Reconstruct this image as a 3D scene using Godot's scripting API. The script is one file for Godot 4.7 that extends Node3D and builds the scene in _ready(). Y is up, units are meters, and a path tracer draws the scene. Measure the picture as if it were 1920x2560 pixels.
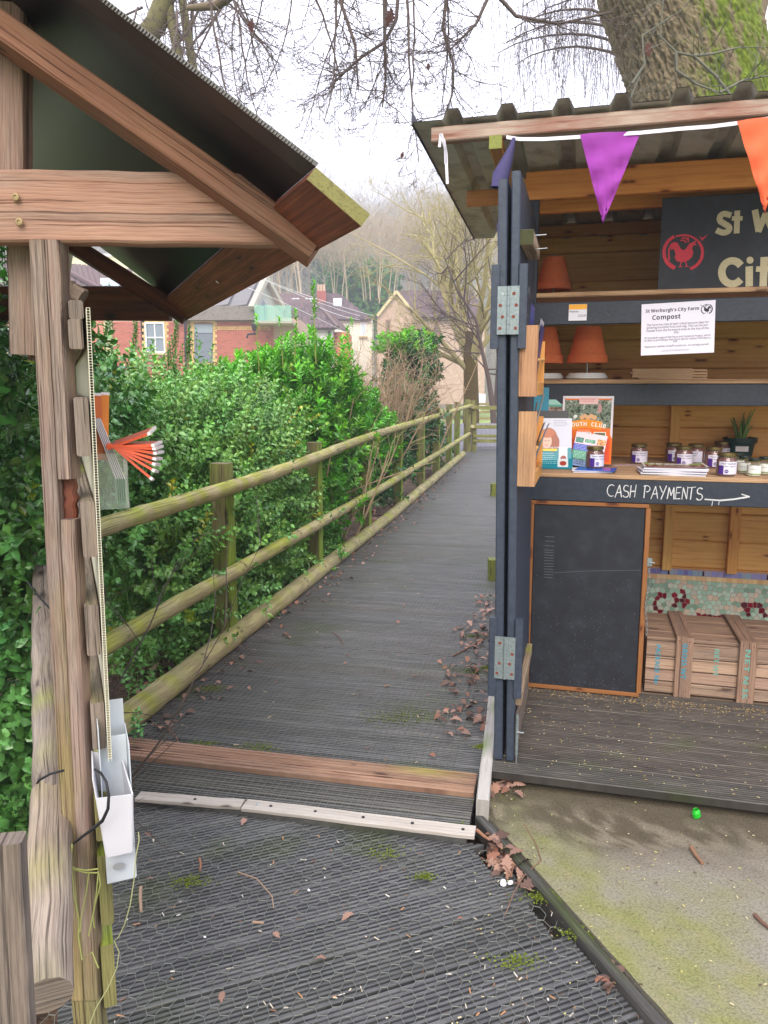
extends Node3D
# Boardwalk beside a farm stall, seen from the end of a small noticeboard shelter. Units are metres, y is up, the boardwalk surface is y = 0.

const EYE := Vector3(0, 1.4, 0)
const FOCAL := 1922.0          # of the photograph, in its pixels
const TILT := 9.16
var rng := RandomNumberGenerator.new()
var M := {}
var noise := FastNoiseLite.new()
var used := {}
var camera: Camera3D

# ---------------------------------------------------------------- geometry collector
class G:
	var v := PackedVector3Array()
	var n := PackedVector3Array()
	var uv := PackedVector2Array()
	var c := PackedColorArray()
	var ix := PackedInt32Array()
	var col := Color.WHITE
	func vert(p: Vector3, nn: Vector3, t := Vector2.ZERO) -> int:
		v.append(p); n.append(nn); uv.append(t); c.append(col)
		return v.size() - 1
	func tri(a: int, b: int, d: int) -> void:
		if (v[b] - v[a]).cross(v[d] - v[a]).dot(n[a]) > 0.0:
			ix.append(a); ix.append(d); ix.append(b)
		else:
			ix.append(a); ix.append(b); ix.append(d)
	func quad(a: Vector3, b: Vector3, d: Vector3, e: Vector3, nn: Vector3, t0 := Vector2.ZERO, t1 := Vector2(1, 1)) -> void:
		var i := vert(a, nn, t0)
		vert(b, nn, Vector2(t1.x, t0.y)); vert(d, nn, t1); vert(e, nn, Vector2(t0.x, t1.y))
		tri(i, i + 1, i + 2); tri(i, i + 2, i + 3)
	func flat(a: Vector3, b: Vector3, d: Vector3, out: Vector3) -> void:
		var nn := (b - a).cross(d - a).normalized()
		if nn.dot(out) < 0.0: nn = -nn
		var i := vert(a, nn, Vector2(a.x, a.z)); vert(b, nn, Vector2(b.x, b.z)); vert(d, nn, Vector2(d.x, d.z))
		tri(i, i + 1, i + 2)
	func box(x: Transform3D, s: Vector3, skip_back := false) -> void:
		var h := s * 0.5
		for k in 3:
			for sg in [-1.0, 1.0]:
				if skip_back and k == 2 and sg < 0: continue
				var nn := Vector3.ZERO; nn[k] = sg
				var a := Vector3.ZERO; a[(k + 1) % 3] = 1
				var b := Vector3.ZERO; b[(k + 2) % 3] = 1
				var o := nn * h
				quad(x * (o - a * h - b * h), x * (o + a * h - b * h), x * (o + a * h + b * h), x * (o - a * h + b * h), (x.basis * nn).normalized())
	func tube(p: PackedVector3Array, r: PackedFloat32Array, sides := 6, cap := false, uo := Vector2.ZERO, rough := 0.0, cn = null) -> void:
		var m := p.size()
		if m < 2: return
		var d := (p[1] - p[0]).normalized()
		var a := d.cross(Vector3.UP if absf(d.y) < 0.9 else Vector3.RIGHT).normalized()
		var run := 0.0
		var base := v.size()
		for i in m:
			if i > 0: run += p[i].distance_to(p[i - 1])
			var dd := (p[mini(i + 1, m - 1)] - p[maxi(i - 1, 0)]).normalized()
			a = (a - dd * a.dot(dd)).normalized()
			var b := dd.cross(a)
			for k in sides + 1:
				var t := TAU * k / sides
				var nn := a * cos(t) + b * sin(t)
				var rr := r[i] * (1.0 + rough * sin(t * 3.0 + i * 2.3) * sin(i * 1.7 + t))
				if cn != null: col = cn.call(p[i], nn, run)
				vert(p[i] + nn * rr, nn, uo + Vector2(run / 1.6, t * r[i] / 0.3))
		for i in m - 1:
			for k in sides:
				var q := base + i * (sides + 1) + k
				tri(q, q + 1, q + sides + 2); tri(q, q + sides + 2, q + sides + 1)
		if cap:
			for e in [0, m - 1]:
				var dd2 := (p[1] - p[0]) if e == 0 else (p[m - 1] - p[m - 2])
				var nn2: Vector3 = dd2.normalized() * (-1.0 if e == 0 else 1.0)
				var ci := vert(p[e], nn2, uo)
				var first := v.size()
				for k in sides + 1:
					vert(v[base + e * (sides + 1) + k], nn2, uo + Vector2(0.01 * cos(TAU * k / sides), 0.1 * sin(TAU * k / sides)))
				for k in sides: tri(ci, first + k, first + k + 1)
	func lathe(prof: Array, sides := 20, at := Vector3.ZERO, sx := 1.0, sz := 1.0) -> void:
		# prof: [radius, height] from bottom to top
		for i in prof.size() - 1:
			var e := Vector2(prof[i + 1][0] - prof[i][0], prof[i + 1][1] - prof[i][1])
			var q := Vector2(e.y, -e.x).normalized()
			var base := v.size()
			for k in sides + 1:
				var t := TAU * k / sides
				var w := Vector3(cos(t) * sx, 0, sin(t) * sz)
				var nn := Vector3(w.x * q.x, q.y, w.z * q.x).normalized()
				vert(at + w * prof[i][0] + Vector3.UP * prof[i][1], nn, Vector2(float(k) / sides, prof[i][1]))
				vert(at + w * prof[i + 1][0] + Vector3.UP * prof[i + 1][1], nn, Vector2(float(k) / sides, prof[i + 1][1]))
			for k in sides:
				var z := base + k * 2
				tri(z, z + 1, z + 3); tri(z, z + 3, z + 2)
	func mesh() -> ArrayMesh:
		var m := ArrayMesh.new()
		if v.is_empty(): return m
		var arr := []; arr.resize(Mesh.ARRAY_MAX)
		arr[Mesh.ARRAY_VERTEX] = v; arr[Mesh.ARRAY_NORMAL] = n; arr[Mesh.ARRAY_TEX_UV] = uv; arr[Mesh.ARRAY_COLOR] = c; arr[Mesh.ARRAY_INDEX] = ix
		m.add_surface_from_arrays(Mesh.PRIMITIVE_TRIANGLES, arr)
		return m

# ---------------------------------------------------------------- where things stand
func dir_of(x: float, y: float) -> Vector3:
	var t := deg_to_rad(TILT)
	return Vector3(0, -sin(t), -cos(t)) * FOCAL + Vector3.RIGHT * (x - 960.0) - Vector3(0, cos(t), -sin(t)) * (y - 1280.0)
func P(x: float, y: float, depth: float) -> Vector3:     # a point seen there, at that distance into the scene
	var d := dir_of(x, y)
	return EYE + d * (depth / -d.z)
func ground(x: float, y: float, h := 0.0) -> Vector3:    # a point seen there, at that height
	var d := dir_of(x, y)
	return EYE + d * ((h - EYE.y) / d.y)

const SO := Vector3(0.387, 0.0, -2.583)                   # the stall's own frame: front left corner of its deck
var SR := Vector3(cos(deg_to_rad(14.7)), 0, sin(deg_to_rad(14.7)))
var SN := Vector3(-sin(deg_to_rad(14.7)), 0, cos(deg_to_rad(14.7)))
func S(x: float, y: float, z: float) -> Vector3: return SO + SR * x + SN * z + Vector3.UP * y
const PO := Vector3(-1.07, 0, -3.03)                      # the boardwalk's frame: s along, t across
var PA := Vector3(sin(deg_to_rad(12.2)), 0, -cos(deg_to_rad(12.2)))
var PT := Vector3(cos(deg_to_rad(12.2)), 0, sin(deg_to_rad(12.2)))
func rise(s: float) -> float: return maxf(0.0, s - 5.0) * 0.017
func W(s: float, t: float, y := 0.0) -> Vector3: return PO + PA * s + PT * t + Vector3.UP * (y + rise(s))

# ---------------------------------------------------------------- scene tree helpers
func numbered(called: String) -> String:
	used[called] = used.get(called, -1) + 1
	return called if used[called] == 0 else "%s_%03d" % [called, used[called]]
func tag(o: Node, label: String, category := "", group := "", kind := "") -> Node:
	if label: o.set_meta("label", label)
	if category: o.set_meta("category", category)
	if group: o.set_meta("group", group)
	if kind: o.set_meta("kind", kind)
	return o
func thing(called: String, label: String, category: String, at := Vector3.ZERO, group := "", kind := "") -> Node3D:
	var o := Node3D.new(); o.name = numbered(called); add_child(o, true)
	o.position = at
	tag(o, label, category, group, kind)
	return o
func part(parent: Node3D, called: String, mesh: Mesh, mat: Material, x := Transform3D.IDENTITY) -> MeshInstance3D:
	var m := MeshInstance3D.new()
	m.mesh = mesh; m.material_override = mat
	m.name = numbered(called) if parent == self else called
	parent.add_child(m, true)
	if parent == self: m.transform = x
	else: m.global_transform = x
	return m
func many(parent: Node3D, called: String, mesh: Mesh, mat: Material, xs: Array, cols := []) -> MultiMeshInstance3D:
	var mm := MultiMesh.new()
	mm.transform_format = MultiMesh.TRANSFORM_3D
	mm.use_colors = cols.size() > 0
	mm.mesh = mesh
	mm.instance_count = xs.size()
	for i in xs.size():
		mm.set_instance_transform(i, xs[i])
		if cols.size(): mm.set_instance_color(i, cols[i])
	var o := MultiMeshInstance3D.new()
	o.multimesh = mm; o.material_override = mat
	o.name = numbered(called) if parent == self else called
	parent.add_child(o, true)
	if parent != self: o.global_transform = Transform3D.IDENTITY
	if parent != self: o.set_meta("kind", "stuff")
	return o
func rn(a: float, b: float) -> float: return rng.randf_range(a, b)
func rvec() -> Vector3: return Vector3(rn(-1, 1), rn(-1, 1), rn(-1, 1)).normalized()
func tint(a: float) -> Color:
	var k := rn(1.0 - a, 1.0 + a)
	return Color(k * rn(0.97, 1.03), k, k * rn(0.97, 1.03))
func lin(r: float, g: float, b: float) -> Color: return Color(r / 255.0, g / 255.0, b / 255.0).srgb_to_linear()

# a sawn board: local x runs along it, edges chamfered, a wavering surface when seg > 1
func board(L: float, h: float, w: float, bev := 0.003, seg := 1, wob := 0.0, tone := Color.WHITE, cn = null) -> ArrayMesh:
	var g := G.new()
	bev = minf(bev, minf(h, w) * 0.3)
	var hy := h * 0.5; var hz := w * 0.5
	var ring := [Vector2(hy, -hz + bev), Vector2(hy, hz - bev), Vector2(hy - bev, hz), Vector2(-hy + bev, hz), Vector2(-hy, hz - bev), Vector2(-hy, -hz + bev), Vector2(-hy + bev, -hz), Vector2(hy - bev, -hz)]
	var uo := Vector2(rn(0, 1), rn(0, 1))
	var off := []
	for i in seg + 1:
		off.append(Vector2(rn(-wob, wob), rn(-wob, wob)))
	var acc := 0.0
	for k in 8:
		var a: Vector2 = ring[k]; var b: Vector2 = ring[(k + 1) % 8]
		var e := b - a
		var q := Vector2(-e.y, e.x).normalized()
		var mid := (a + b) * 0.5
		if q.dot(mid) < 0: q = -q
		var nn := Vector3(0, q.x, q.y)
		var base := g.v.size()
		for i in seg + 1:
			var x := L * i / seg
			for j in 2:
				var r2: Vector2 = (a if j == 0 else b) + off[i]
				g.col = tone
				if cn != null: g.col = tone * cn.call(Vector3(x, r2.x, r2.y), nn, x)
				g.vert(Vector3(x, r2.x, r2.y), nn, uo + Vector2(x / 1.6, (acc + e.length() * j) / 0.3))
		for i in seg:
			var z := base + i * 2
			g.tri(z, z + 1, z + 3); g.tri(z, z + 3, z + 2)
		acc += e.length()
	for e2 in 2:
		var x2 := L * e2
		var nn2 := Vector3(-1 + 2 * e2, 0, 0)
		g.col = tone * Color(0.85, 0.85, 0.85)
		var o2: Vector2 = off[seg * e2]
		var ci := g.vert(Vector3(x2, o2.x, o2.y), nn2, uo)
		for k in 8:
			var r3: Vector2 = ring[k] + o2
			g.vert(Vector3(x2, r3.x, r3.y), nn2, uo + Vector2(r3.x * 0.7, r3.y / 0.3))
		for k in 8: g.tri(ci, ci + 1 + k, ci + 1 + (k + 1) % 8)
	return g.mesh()
func frame_of(a: Vector3, b: Vector3, up := Vector3.UP) -> Transform3D:
	var x := (b - a).normalized()
	if absf(x.dot(up)) > 0.98: up = Vector3.BACK if absf(x.z) < 0.9 else Vector3.UP
	var z := x.cross(up).normalized()
	return Transform3D(Basis(x, z.cross(x), z), a)
func bar(parent: Node3D, called: String, a: Vector3, b: Vector3, h: float, w: float, mat: Material, up := Vector3.UP, bev := 0.003, seg := 1, wob := 0.0, tone := Color.WHITE, cn = null) -> MeshInstance3D:
	return part(parent, called, board(a.distance_to(b), h, w, bev, seg, wob, tone, cn), mat, frame_of(a, b, up))
# a box in the stall's frame, its grain along the longest side
func sbox(parent: Node3D, called: String, x0: float, x1: float, y0: float, y1: float, z0: float, z1: float, mat: Material, tone := Color.WHITE, bev := 0.003, seg := 1, cn = null) -> MeshInstance3D:
	var c := Vector3((x0 + x1) / 2, (y0 + y1) / 2, (z0 + z1) / 2)
	var d := Vector3(x1 - x0, y1 - y0, z1 - z0)
	if d.x >= d.y and d.x >= d.z: return bar(parent, called, S(x0, c.y, c.z), S(x1, c.y, c.z), d.y, d.z, mat, Vector3.UP, bev, seg, 0.0, tone, cn)
	if d.z >= d.y: return bar(parent, called, S(c.x, c.y, z0), S(c.x, c.y, z1), d.y, d.x, mat, Vector3.UP, bev, seg, 0.0, tone, cn)
	return bar(parent, called, S(c.x, y0, c.z), S(c.x, y1, c.z), d.z, d.x, mat, SN, bev, seg, 0.0, tone, cn)
func sframe(x: float, y: float, z: float, turn := 0.0) -> Transform3D:      # upright frame standing in the stall, turned about y
	return Transform3D(Basis(SR, Vector3.UP, SN).rotated(Vector3.UP, turn), S(x, y, z))
func text(parent: Node3D, called: String, s: String, high: float, x: Transform3D, mat: Material, bold := false, wide := 1.0) -> MeshInstance3D:
	var t := TextMesh.new()
	var f := SystemFont.new(); f.font_names = PackedStringArray(["Droid Sans"]); f.font_weight = 700 if bold else 400
	t.font = f; t.text = s; t.font_size = 32; t.pixel_size = high / 24.0; t.depth = 0.0006; t.curve_step = 2.0
	t.horizontal_alignment = HORIZONTAL_ALIGNMENT_LEFT; t.vertical_alignment = VERTICAL_ALIGNMENT_CENTER
	return part(parent, called, t, mat, x.scaled_local(Vector3(wide, 1, 1)))
# painted or chalked strokes: flat ribbons in the xy plane of x, points in metres
func strokes(g: G, x: Transform3D, lines: Array, width: float, lift := 0.001, jit := 0.0) -> void:
	for line: Array in lines:
		for i in line.size() - 1:
			var a: Vector2 = line[i]; var b: Vector2 = line[i + 1]
			var d := (b - a).normalized(); var q := Vector2(-d.y, d.x) * width * 0.5 * (1.0 + rn(-jit, jit))
			var e := d * width * 0.18
			var nn := x.basis.z.normalized()
			var l2 := lift + 0.00003 * (g.v.size() % 40)
			g.quad(x * Vector3(a.x - e.x + q.x, a.y - e.y + q.y, l2), x * Vector3(b.x + e.x + q.x, b.y + e.y + q.y, l2), x * Vector3(b.x + e.x - q.x, b.y + e.y - q.y, l2), x * Vector3(a.x - e.x - q.x, a.y - e.y - q.y, l2), nn)
func arc(cx: float, cy: float, rx: float, ry: float, a0: float, a1: float, n := 10) -> Array:
	var o := []
	for i in n + 1:
		var t := deg_to_rad(lerpf(a0, a1, float(i) / n))
		o.append(Vector2(cx + cos(t) * rx, cy + sin(t) * ry))
	return o
func polygon(g: G, x: Transform3D, pts: PackedVector2Array, lift: float, thick := 0.0) -> void:
	var id := Geometry2D.triangulate_polygon(pts)
	var nn := x.basis.z.normalized()
	var base := g.v.size()
	for p in pts: g.vert(x * Vector3(p.x, p.y, lift + thick), nn, p)
	for i in range(0, id.size(), 3): g.tri(base + id[i], base + id[i + 1], base + id[i + 2])
	if thick > 0.0:
		for i in pts.size():
			var a := pts[i]; var b := pts[(i + 1) % pts.size()]
			var q := x.basis * Vector3((b - a).y, -(b - a).x, 0).normalized()
			g.quad(x * Vector3(a.x, a.y, lift), x * Vector3(b.x, b.y, lift), x * Vector3(b.x, b.y, lift + thick), x * Vector3(a.x, a.y, lift + thick), q if not Geometry2D.is_polygon_clockwise(pts) else -q)

# ---------------------------------------------------------------- materials
func std(c: Color, rough := 0.8, metal := 0.0) -> StandardMaterial3D:
	var m := StandardMaterial3D.new()
	m.albedo_color = c; m.roughness = rough; m.metallic = metal
	return m
func c8(r: int, g: int, b: int) -> Color: return Color8(r, g, b)
func painted(c: Color, rough := 0.8) -> StandardMaterial3D:   # plain colour times the mesh's own vertex colours
	var m := std(c, rough); m.vertex_color_use_as_albedo = true
	return m
func ramp_tex(ramp: Array, freq: float, sd: int, octaves := 4, size := 512, normal := false) -> NoiseTexture2D:
	var f := FastNoiseLite.new(); f.seed = sd; f.frequency = freq; f.fractal_octaves = octaves
	var t := NoiseTexture2D.new(); t.width = size; t.height = size; t.seamless = true; t.noise = f
	if ramp.size():
		var gr := Gradient.new()
		gr.offsets = PackedFloat32Array(); gr.colors = PackedColorArray()
		for i in ramp.size(): gr.add_point(float(i) / (ramp.size() - 1), ramp[i])
		while gr.get_point_count() > ramp.size(): gr.remove_point(0)
		t.color_ramp = gr
	if normal: t.as_normal_map = true
	return t
func mottled(ramp: Array, metres: float, rough := 0.85, sd := 1, freq := 0.02, bump := 0.0, octaves := 4) -> StandardMaterial3D:
	var m := std(Color.WHITE, rough)
	m.albedo_texture = ramp_tex(ramp, freq, sd, octaves)
	m.uv1_triplanar = true; m.uv1_world_triplanar = true
	m.uv1_scale = Vector3.ONE / metres
	m.vertex_color_use_as_albedo = true
	if bump > 0.0:
		m.heightmap_enabled = true; m.heightmap_scale = bump
		m.heightmap_texture = ramp_tex([], freq * 2.0, sd + 50, 5)
	return m
# sawn timber: rings, knots and fine grain, 1.6 m along and 0.3 m across
func timber(ramp: Array, sd: int, knots: int, rings: float, rough := 0.8, relief := 0.12, stain := 0.25, weather := 0.0) -> StandardMaterial3D:
	var w := 512; var h := 384
	var a := PackedByteArray(); a.resize(w * h * 3)
	var b := PackedByteArray(); b.resize(w * h)
	noise.seed = sd; noise.frequency = 1.0; noise.fractal_octaves = 3
	rng.seed = sd * 77
	var kn := []
	for i in knots: kn.append(Vector3(rn(0.05, 0.8), rn(0.01, 0.14), rn(0.008, 0.018)))
	for y in h:
		var vv := absf(float(y) / h * 2.0 - 1.0) * 0.15
		for x in w:
			var uu := absf(float(x) / w * 2.0 - 1.0) * 0.8
			var s := vv + noise.get_noise_2d(uu * 1.6, vv * 9.0) * 0.009
			var dark := 0.0
			for k: Vector3 in kn:
				var dx := (uu - k.x) * 0.4; var dy := vv - k.y
				var q := (dx * dx + dy * dy) / (k.z * k.z)
				if q < 9.0:
					s += exp(-q) * k.z * 1.6 * signf(dy)
					dark = maxf(dark, exp(-q * 2.2))
			var f := fposmod(s * rings, 1.0)
			f = f * f * (1.0 if f < 0.9 else (1.0 - f) * 10.0)
			var fine := noise.get_noise_2d(uu * 14.0 + 31.0, vv * 520.0) * 0.5 + 0.5
			var big := noise.get_noise_2d(uu * 3.0 + 77.0, vv * 22.0) * 0.5 + 0.5
			var crack := smoothstep(0.30, 0.42, noise.get_noise_2d(uu * 1.1 + 51.0, vv * 130.0)) * (0.9 if weather > 0.0 else 0.25)
			var t := clampf(0.22 * f + 0.42 * fine + stain * (big - 0.35) * 1.6 + dark * 0.7 + crack * 0.5 - 0.04, 0.0, 1.0)
			var k2 := t * (ramp.size() - 1)
			var i0 := mini(int(k2), ramp.size() - 2)
			var cc: Color = ramp[i0].lerp(ramp[i0 + 1], k2 - i0)
			cc = cc.lerp(Color(0.60, 0.56, 0.53) * (1.15 - 0.6 * fine), clampf((noise.get_noise_2d(uu * 2.2 + 17.0, vv * 16.0) + 0.15) * 2.0, 0.0, 1.0) * weather)
			var o := (y * w + x) * 3
			a[o] = cc.r8; a[o + 1] = cc.g8; a[o + 2] = cc.b8
			b[y * w + x] = int(255.0 * (1.0 - clampf(0.35 * f + 0.45 * fine + crack * 0.7, 0, 1)))
	var m := std(Color.WHITE, rough)
	m.albedo_texture = ImageTexture.create_from_image(Image.create_from_data(w, h, false, Image.FORMAT_RGB8, a))
	m.vertex_color_use_as_albedo = true
	if relief > 0.0:
		m.heightmap_enabled = true; m.heightmap_scale = relief
		m.heightmap_texture = ImageTexture.create_from_image(Image.create_from_data(w, h, false, Image.FORMAT_L8, b))
	return m
func leafy(c: Color, rough := 0.35, back := Color(0.25, 0.35, 0.08)) -> StandardMaterial3D:
	var m := std(c, rough); m.vertex_color_use_as_albedo = true
	m.backlight_enabled = true; m.backlight = back
	return m
func glassy(c: Color, alpha: float) -> StandardMaterial3D:
	var m := std(Color(c.r, c.g, c.b, alpha), 0.06); m.transparency = BaseMaterial3D.TRANSPARENCY_ALPHA
	return m
func printed(w: int, h: int, draw: Callable, rough := 0.4) -> StandardMaterial3D:
	var im := Image.create(w, h, false, Image.FORMAT_RGB8)
	im.fill(Color.WHITE)
	draw.call(im)
	var m := std(Color.WHITE, rough)
	m.albedo_texture = ImageTexture.create_from_image(im)
	return m
func blob(im: Image, cx: float, cy: float, rx: float, ry: float, c: Color) -> void:
	for y in range(maxi(0, int(cy - ry)), mini(im.get_height(), int(cy + ry) + 1)):
		for x in range(maxi(0, int(cx - rx)), mini(im.get_width(), int(cx + rx) + 1)):
			var q := pow((x - cx) / rx, 2) + pow((y - cy) / ry, 2)
			if q < 1.0: im.set_pixel(x, y, c)
func lines(im: Image, x: int, y: int, w: int, n: int, gap: int, c: Color) -> void:
	for i in n:
		var xx := x
		var end := x + int(w * rn(0.75, 1.0))
		while xx < end:
			var ww := rng.randi_range(3, 9)
			im.fill_rect(Rect2i(xx, y + i * gap, mini(ww, end - xx), maxi(1, gap / 3)), c)
			xx += ww + 2
func speckle(im: Image, r: Rect2i, cols: Array, f: float) -> void:
	noise.frequency = f
	for y in range(r.position.y, r.end.y):
		for x in range(r.position.x, r.end.x):
			var t := clampf(noise.get_noise_2d(x, y) * 0.9 + 0.5 + rn(-0.1, 0.1), 0, 0.999) * (cols.size() - 1)
			im.set_pixel(x, y, cols[int(t)].lerp(cols[int(t) + 1], t - int(t)))
# a printed sheet: stands in frame x, printed on the front (+z), its origin at the bottom centre
func sheet(parent: Node3D, called: String, w: float, h: float, mat: Material, x: Transform3D, bend := 0.0, back: Material = null) -> MeshInstance3D:
	var g := G.new()
	var n := 6
	for side in [1.0, -1.0]:
		for i in n:
			var y0 := h * i / n; var y1 := h * (i + 1) / n
			var z0 = bend * pow(y0 / h, 2) + 0.0004 * side; var z1 = bend * pow(y1 / h, 2) + 0.0004 * side
			var nn = (x.basis * Vector3(0, -(z1 - z0), (y1 - y0)) * side).normalized()
			g.quad(x * Vector3(-w / 2, y0, z0), x * Vector3(w / 2, y0, z0), x * Vector3(w / 2, y1, z1), x * Vector3(-w / 2, y1, z1), nn, Vector2(0, 1.0 - y0 / h), Vector2(1, 1.0 - y1 / h))
	return part(parent, called, g.mesh(), mat)

# ---------------------------------------------------------------- the scene
func _ready() -> void:
	camera = Camera3D.new(); camera.name = "camera"; camera.keep_aspect = Camera3D.KEEP_HEIGHT
	camera.fov = rad_to_deg(2.0 * atan(1280.0 / FOCAL)); camera.near = 0.05; camera.far = 900.0
	add_child(camera); camera.position = EYE; camera.rotation_degrees = Vector3(-TILT, 0, 0); camera.current = true
	var env := Environment.new()
	env.background_mode = Environment.BG_SKY
	var sm := ProceduralSkyMaterial.new()
	sm.sky_top_color = Color(0.84, 0.85, 0.90); sm.sky_horizon_color = Color(0.515, 0.515, 0.56); sm.sky_curve = 0.9
	sm.ground_bottom_color = Color(0.2, 0.19, 0.17); sm.ground_horizon_color = Color(0.55, 0.55, 0.55)
	sm.sky_energy_multiplier = 1.35
	var cl := ramp_tex([Color(0.0, 0.0, 0.0), Color(0.05, 0.05, 0.055), Color(0.10, 0.10, 0.10)], 0.006, 9, 5, 1024)
	cl.height = 512
	sm.sky_cover = cl
	env.sky = Sky.new(); env.sky.sky_material = sm
	env.tonemap_mode = Environment.TONE_MAPPER_LINEAR
	env.tonemap_exposure = 3.3
	env.sdfgi_enabled = true; env.ssao_enabled = true; env.ssil_enabled = true
	env.fog_enabled = true; env.fog_light_color = Color(0.86, 0.87, 0.92); env.fog_density = 0.0036
	var we := WorldEnvironment.new(); we.name = "environment"; we.environment = env; add_child(we)
	var sun := DirectionalLight3D.new(); sun.name = "overcast_sun"
	sun.light_energy = 0.42; sun.light_angular_distance = 40.0; sun.light_color = Color(1.0, 0.97, 0.93); sun.shadow_enabled = true
	add_child(sun); sun.rotation_degrees = Vector3(-40, -4, 0)

	make_materials()
	make_ground()
	make_boardwalk()
	make_fences()
	make_stall()
	make_stock()
	make_shelter()
	make_houses()
	make_trees()
	make_bushes()
	make_litter()

func make_materials() -> void:
	M.deck = timber([c8(60, 61, 63), c8(88, 88, 89), c8(124, 123, 121), c8(48, 46, 46)], 11, 0, 60.0, 0.38, 0.1)
	M.pine = timber([c8(242, 198, 128), c8(234, 184, 110), c8(208, 148, 82), c8(116, 70, 38)], 12, 5, 45.0, 0.65, 0.04, 0.3)
	M.red_wood = timber([c8(194, 154, 134), c8(176, 134, 114), c8(148, 106, 88), c8(86, 58, 46)], 13, 2, 150.0, 0.8, 0.12, 0.3, 0.35)
	M.grey_wood = timber([c8(184, 170, 156), c8(158, 144, 132), c8(118, 106, 96), c8(56, 48, 44)], 14, 2, 130.0, 0.85, 0.2, 0.4, 0.4)
	M.pole = timber([c8(188, 178, 132), c8(166, 154, 112), c8(132, 122, 88), c8(76, 70, 52)], 15, 4, 90.0, 0.8, 0.14, 0.4, 0.2)
	M.stain = timber([c8(150, 88, 58), c8(124, 68, 46), c8(92, 48, 36), c8(30, 20, 18)], 16, 1, 40.0, 0.6, 0.05, 0.6)
	M.crate = timber([c8(206, 182, 160), c8(184, 158, 138), c8(154, 126, 110), c8(84, 62, 52)], 17, 2, 90.0, 0.85, 0.14, 0.35, 0.3)
	M.paint = mottled([c8(33, 40, 54), c8(40, 48, 62), c8(49, 57, 71)], 0.5, 0.5, 21, 0.03, 0.06)
	M.door = mottled([c8(48, 57, 72), c8(56, 66, 82), c8(66, 76, 92)], 0.5, 0.5, 66, 0.03, 0.06)
	M.board = mottled([c8(24, 27, 36), c8(30, 34, 43), c8(44, 48, 58)], 0.6, 0.65, 22, 0.012, 0.02)
	M.steel = std(c8(176, 184, 188), 0.42, 0.85)
	M.zinc = mottled([c8(118, 132, 136), c8(142, 156, 160), c8(160, 168, 168)], 0.12, 0.45, 23, 0.02)
	M.zinc.metallic = 0.5
	M.rust = std(c8(122, 62, 50), 0.8)
	M.sheet_top = mottled([c8(52, 54, 60), c8(66, 68, 74)], 0.7, 0.6, 24)
	M.sheet_under = mottled([c8(176, 180, 178), c8(194, 196, 192), c8(148, 146, 140)], 0.9, 0.6, 25, 0.012)
	M.terracotta = mottled([c8(236, 122, 76), c8(242, 132, 84), c8(226, 110, 66)], 0.3, 0.8, 26, 0.02, 0.02)
	M.white = std(c8(228, 228, 232), 0.6)
	M.paper = std(c8(226, 224, 236), 0.55)
	M.kraft = mottled([c8(214, 178, 146), c8(200, 162, 130)], 0.1, 0.85, 27)
	M.ink = std(c8(34, 30, 52), 0.6)
	M.chalk = std(c8(206, 208, 212), 0.95)
	M.gold_paint = mottled([c8(176, 160, 122), c8(190, 180, 152), c8(160, 140, 100)], 0.1, 0.7, 28)
	M.red_paint = mottled([c8(186, 38, 58), c8(200, 52, 70), c8(150, 26, 46)], 0.1, 0.7, 29)
	M.soil = mottled([c8(44, 34, 26), c8(74, 56, 42), c8(96, 74, 54), c8(58, 62, 34)], 1.4, 0.95, 30, 0.02, 3.0)
	M.grass = mottled([c8(96, 128, 52), c8(122, 150, 66), c8(136, 140, 84), c8(108, 136, 58)], 5.0, 0.95, 31, 0.02, 3.0)
	M.hill = mottled([c8(112, 106, 84), c8(126, 116, 94), c8(104, 108, 78), c8(132, 122, 102)], 30.0, 0.95, 32)
	M.concrete = mottled([c8(92, 88, 78), c8(122, 118, 107), c8(132, 128, 117), c8(142, 138, 127), c8(116, 110, 98)], 0.4, 0.92, 33, 0.07, 0.35, 5)
	M.black = std(c8(22, 23, 26), 0.6)
	M.wire = std(c8(118, 120, 113), 0.5, 0.2)
	M.twine = painted(c8(176, 178, 128), 0.95)
	M.brick = painted(c8(196, 116, 98), 0.9)
	M.mortar = std(c8(188, 158, 142), 0.95)
	M.yellow_brick = painted(c8(216, 180, 118), 0.9)
	M.render_white = mottled([c8(226, 226, 226), c8(214, 214, 216), c8(234, 232, 230)], 4.0, 0.9, 34)
	M.render_pink = mottled([c8(198, 172, 154), c8(184, 158, 142), c8(208, 184, 166)], 3.0, 0.9, 35)
	M.render_cream = mottled([c8(236, 230, 190), c8(226, 220, 182)], 3.0, 0.9, 36)
	M.tile = painted(c8(98, 80, 78), 0.85)
	M.cedar = mottled([c8(120, 112, 108), c8(140, 132, 126), c8(104, 96, 94)], 3.0, 0.85, 37)
	M.frame_white = std(c8(232, 232, 236), 0.5)
	M.pane = std(c8(120, 132, 142), 0.08); M.pane.metallic = 0.3
	M.pane_sky = std(c8(206, 222, 232), 0.12)
	M.stone_trim = std(c8(206, 190, 150), 0.85)
	M.green_glass = glassy(c8(150, 216, 190), 0.35)
	M.bark = mottled([c8(86, 78, 62), c8(104, 96, 78), c8(70, 64, 52)], 0.5, 0.95, 38, 0.03, 1.0)
	M.bark_green = mottled([c8(112, 108, 70), c8(128, 122, 84), c8(92, 86, 62)], 0.8, 0.95, 39)
	M.twig = painted(c8(92, 80, 76), 0.9)
	M.twig_green = painted(c8(168, 158, 112), 0.9)
	M.twig_tan = painted(c8(176, 150, 122), 0.9)
	M.wood_far = painted(c8(172, 168, 160), 0.95)
	M.leaf_bright = leafy(c8(122, 196, 64), 0.34)
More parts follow.
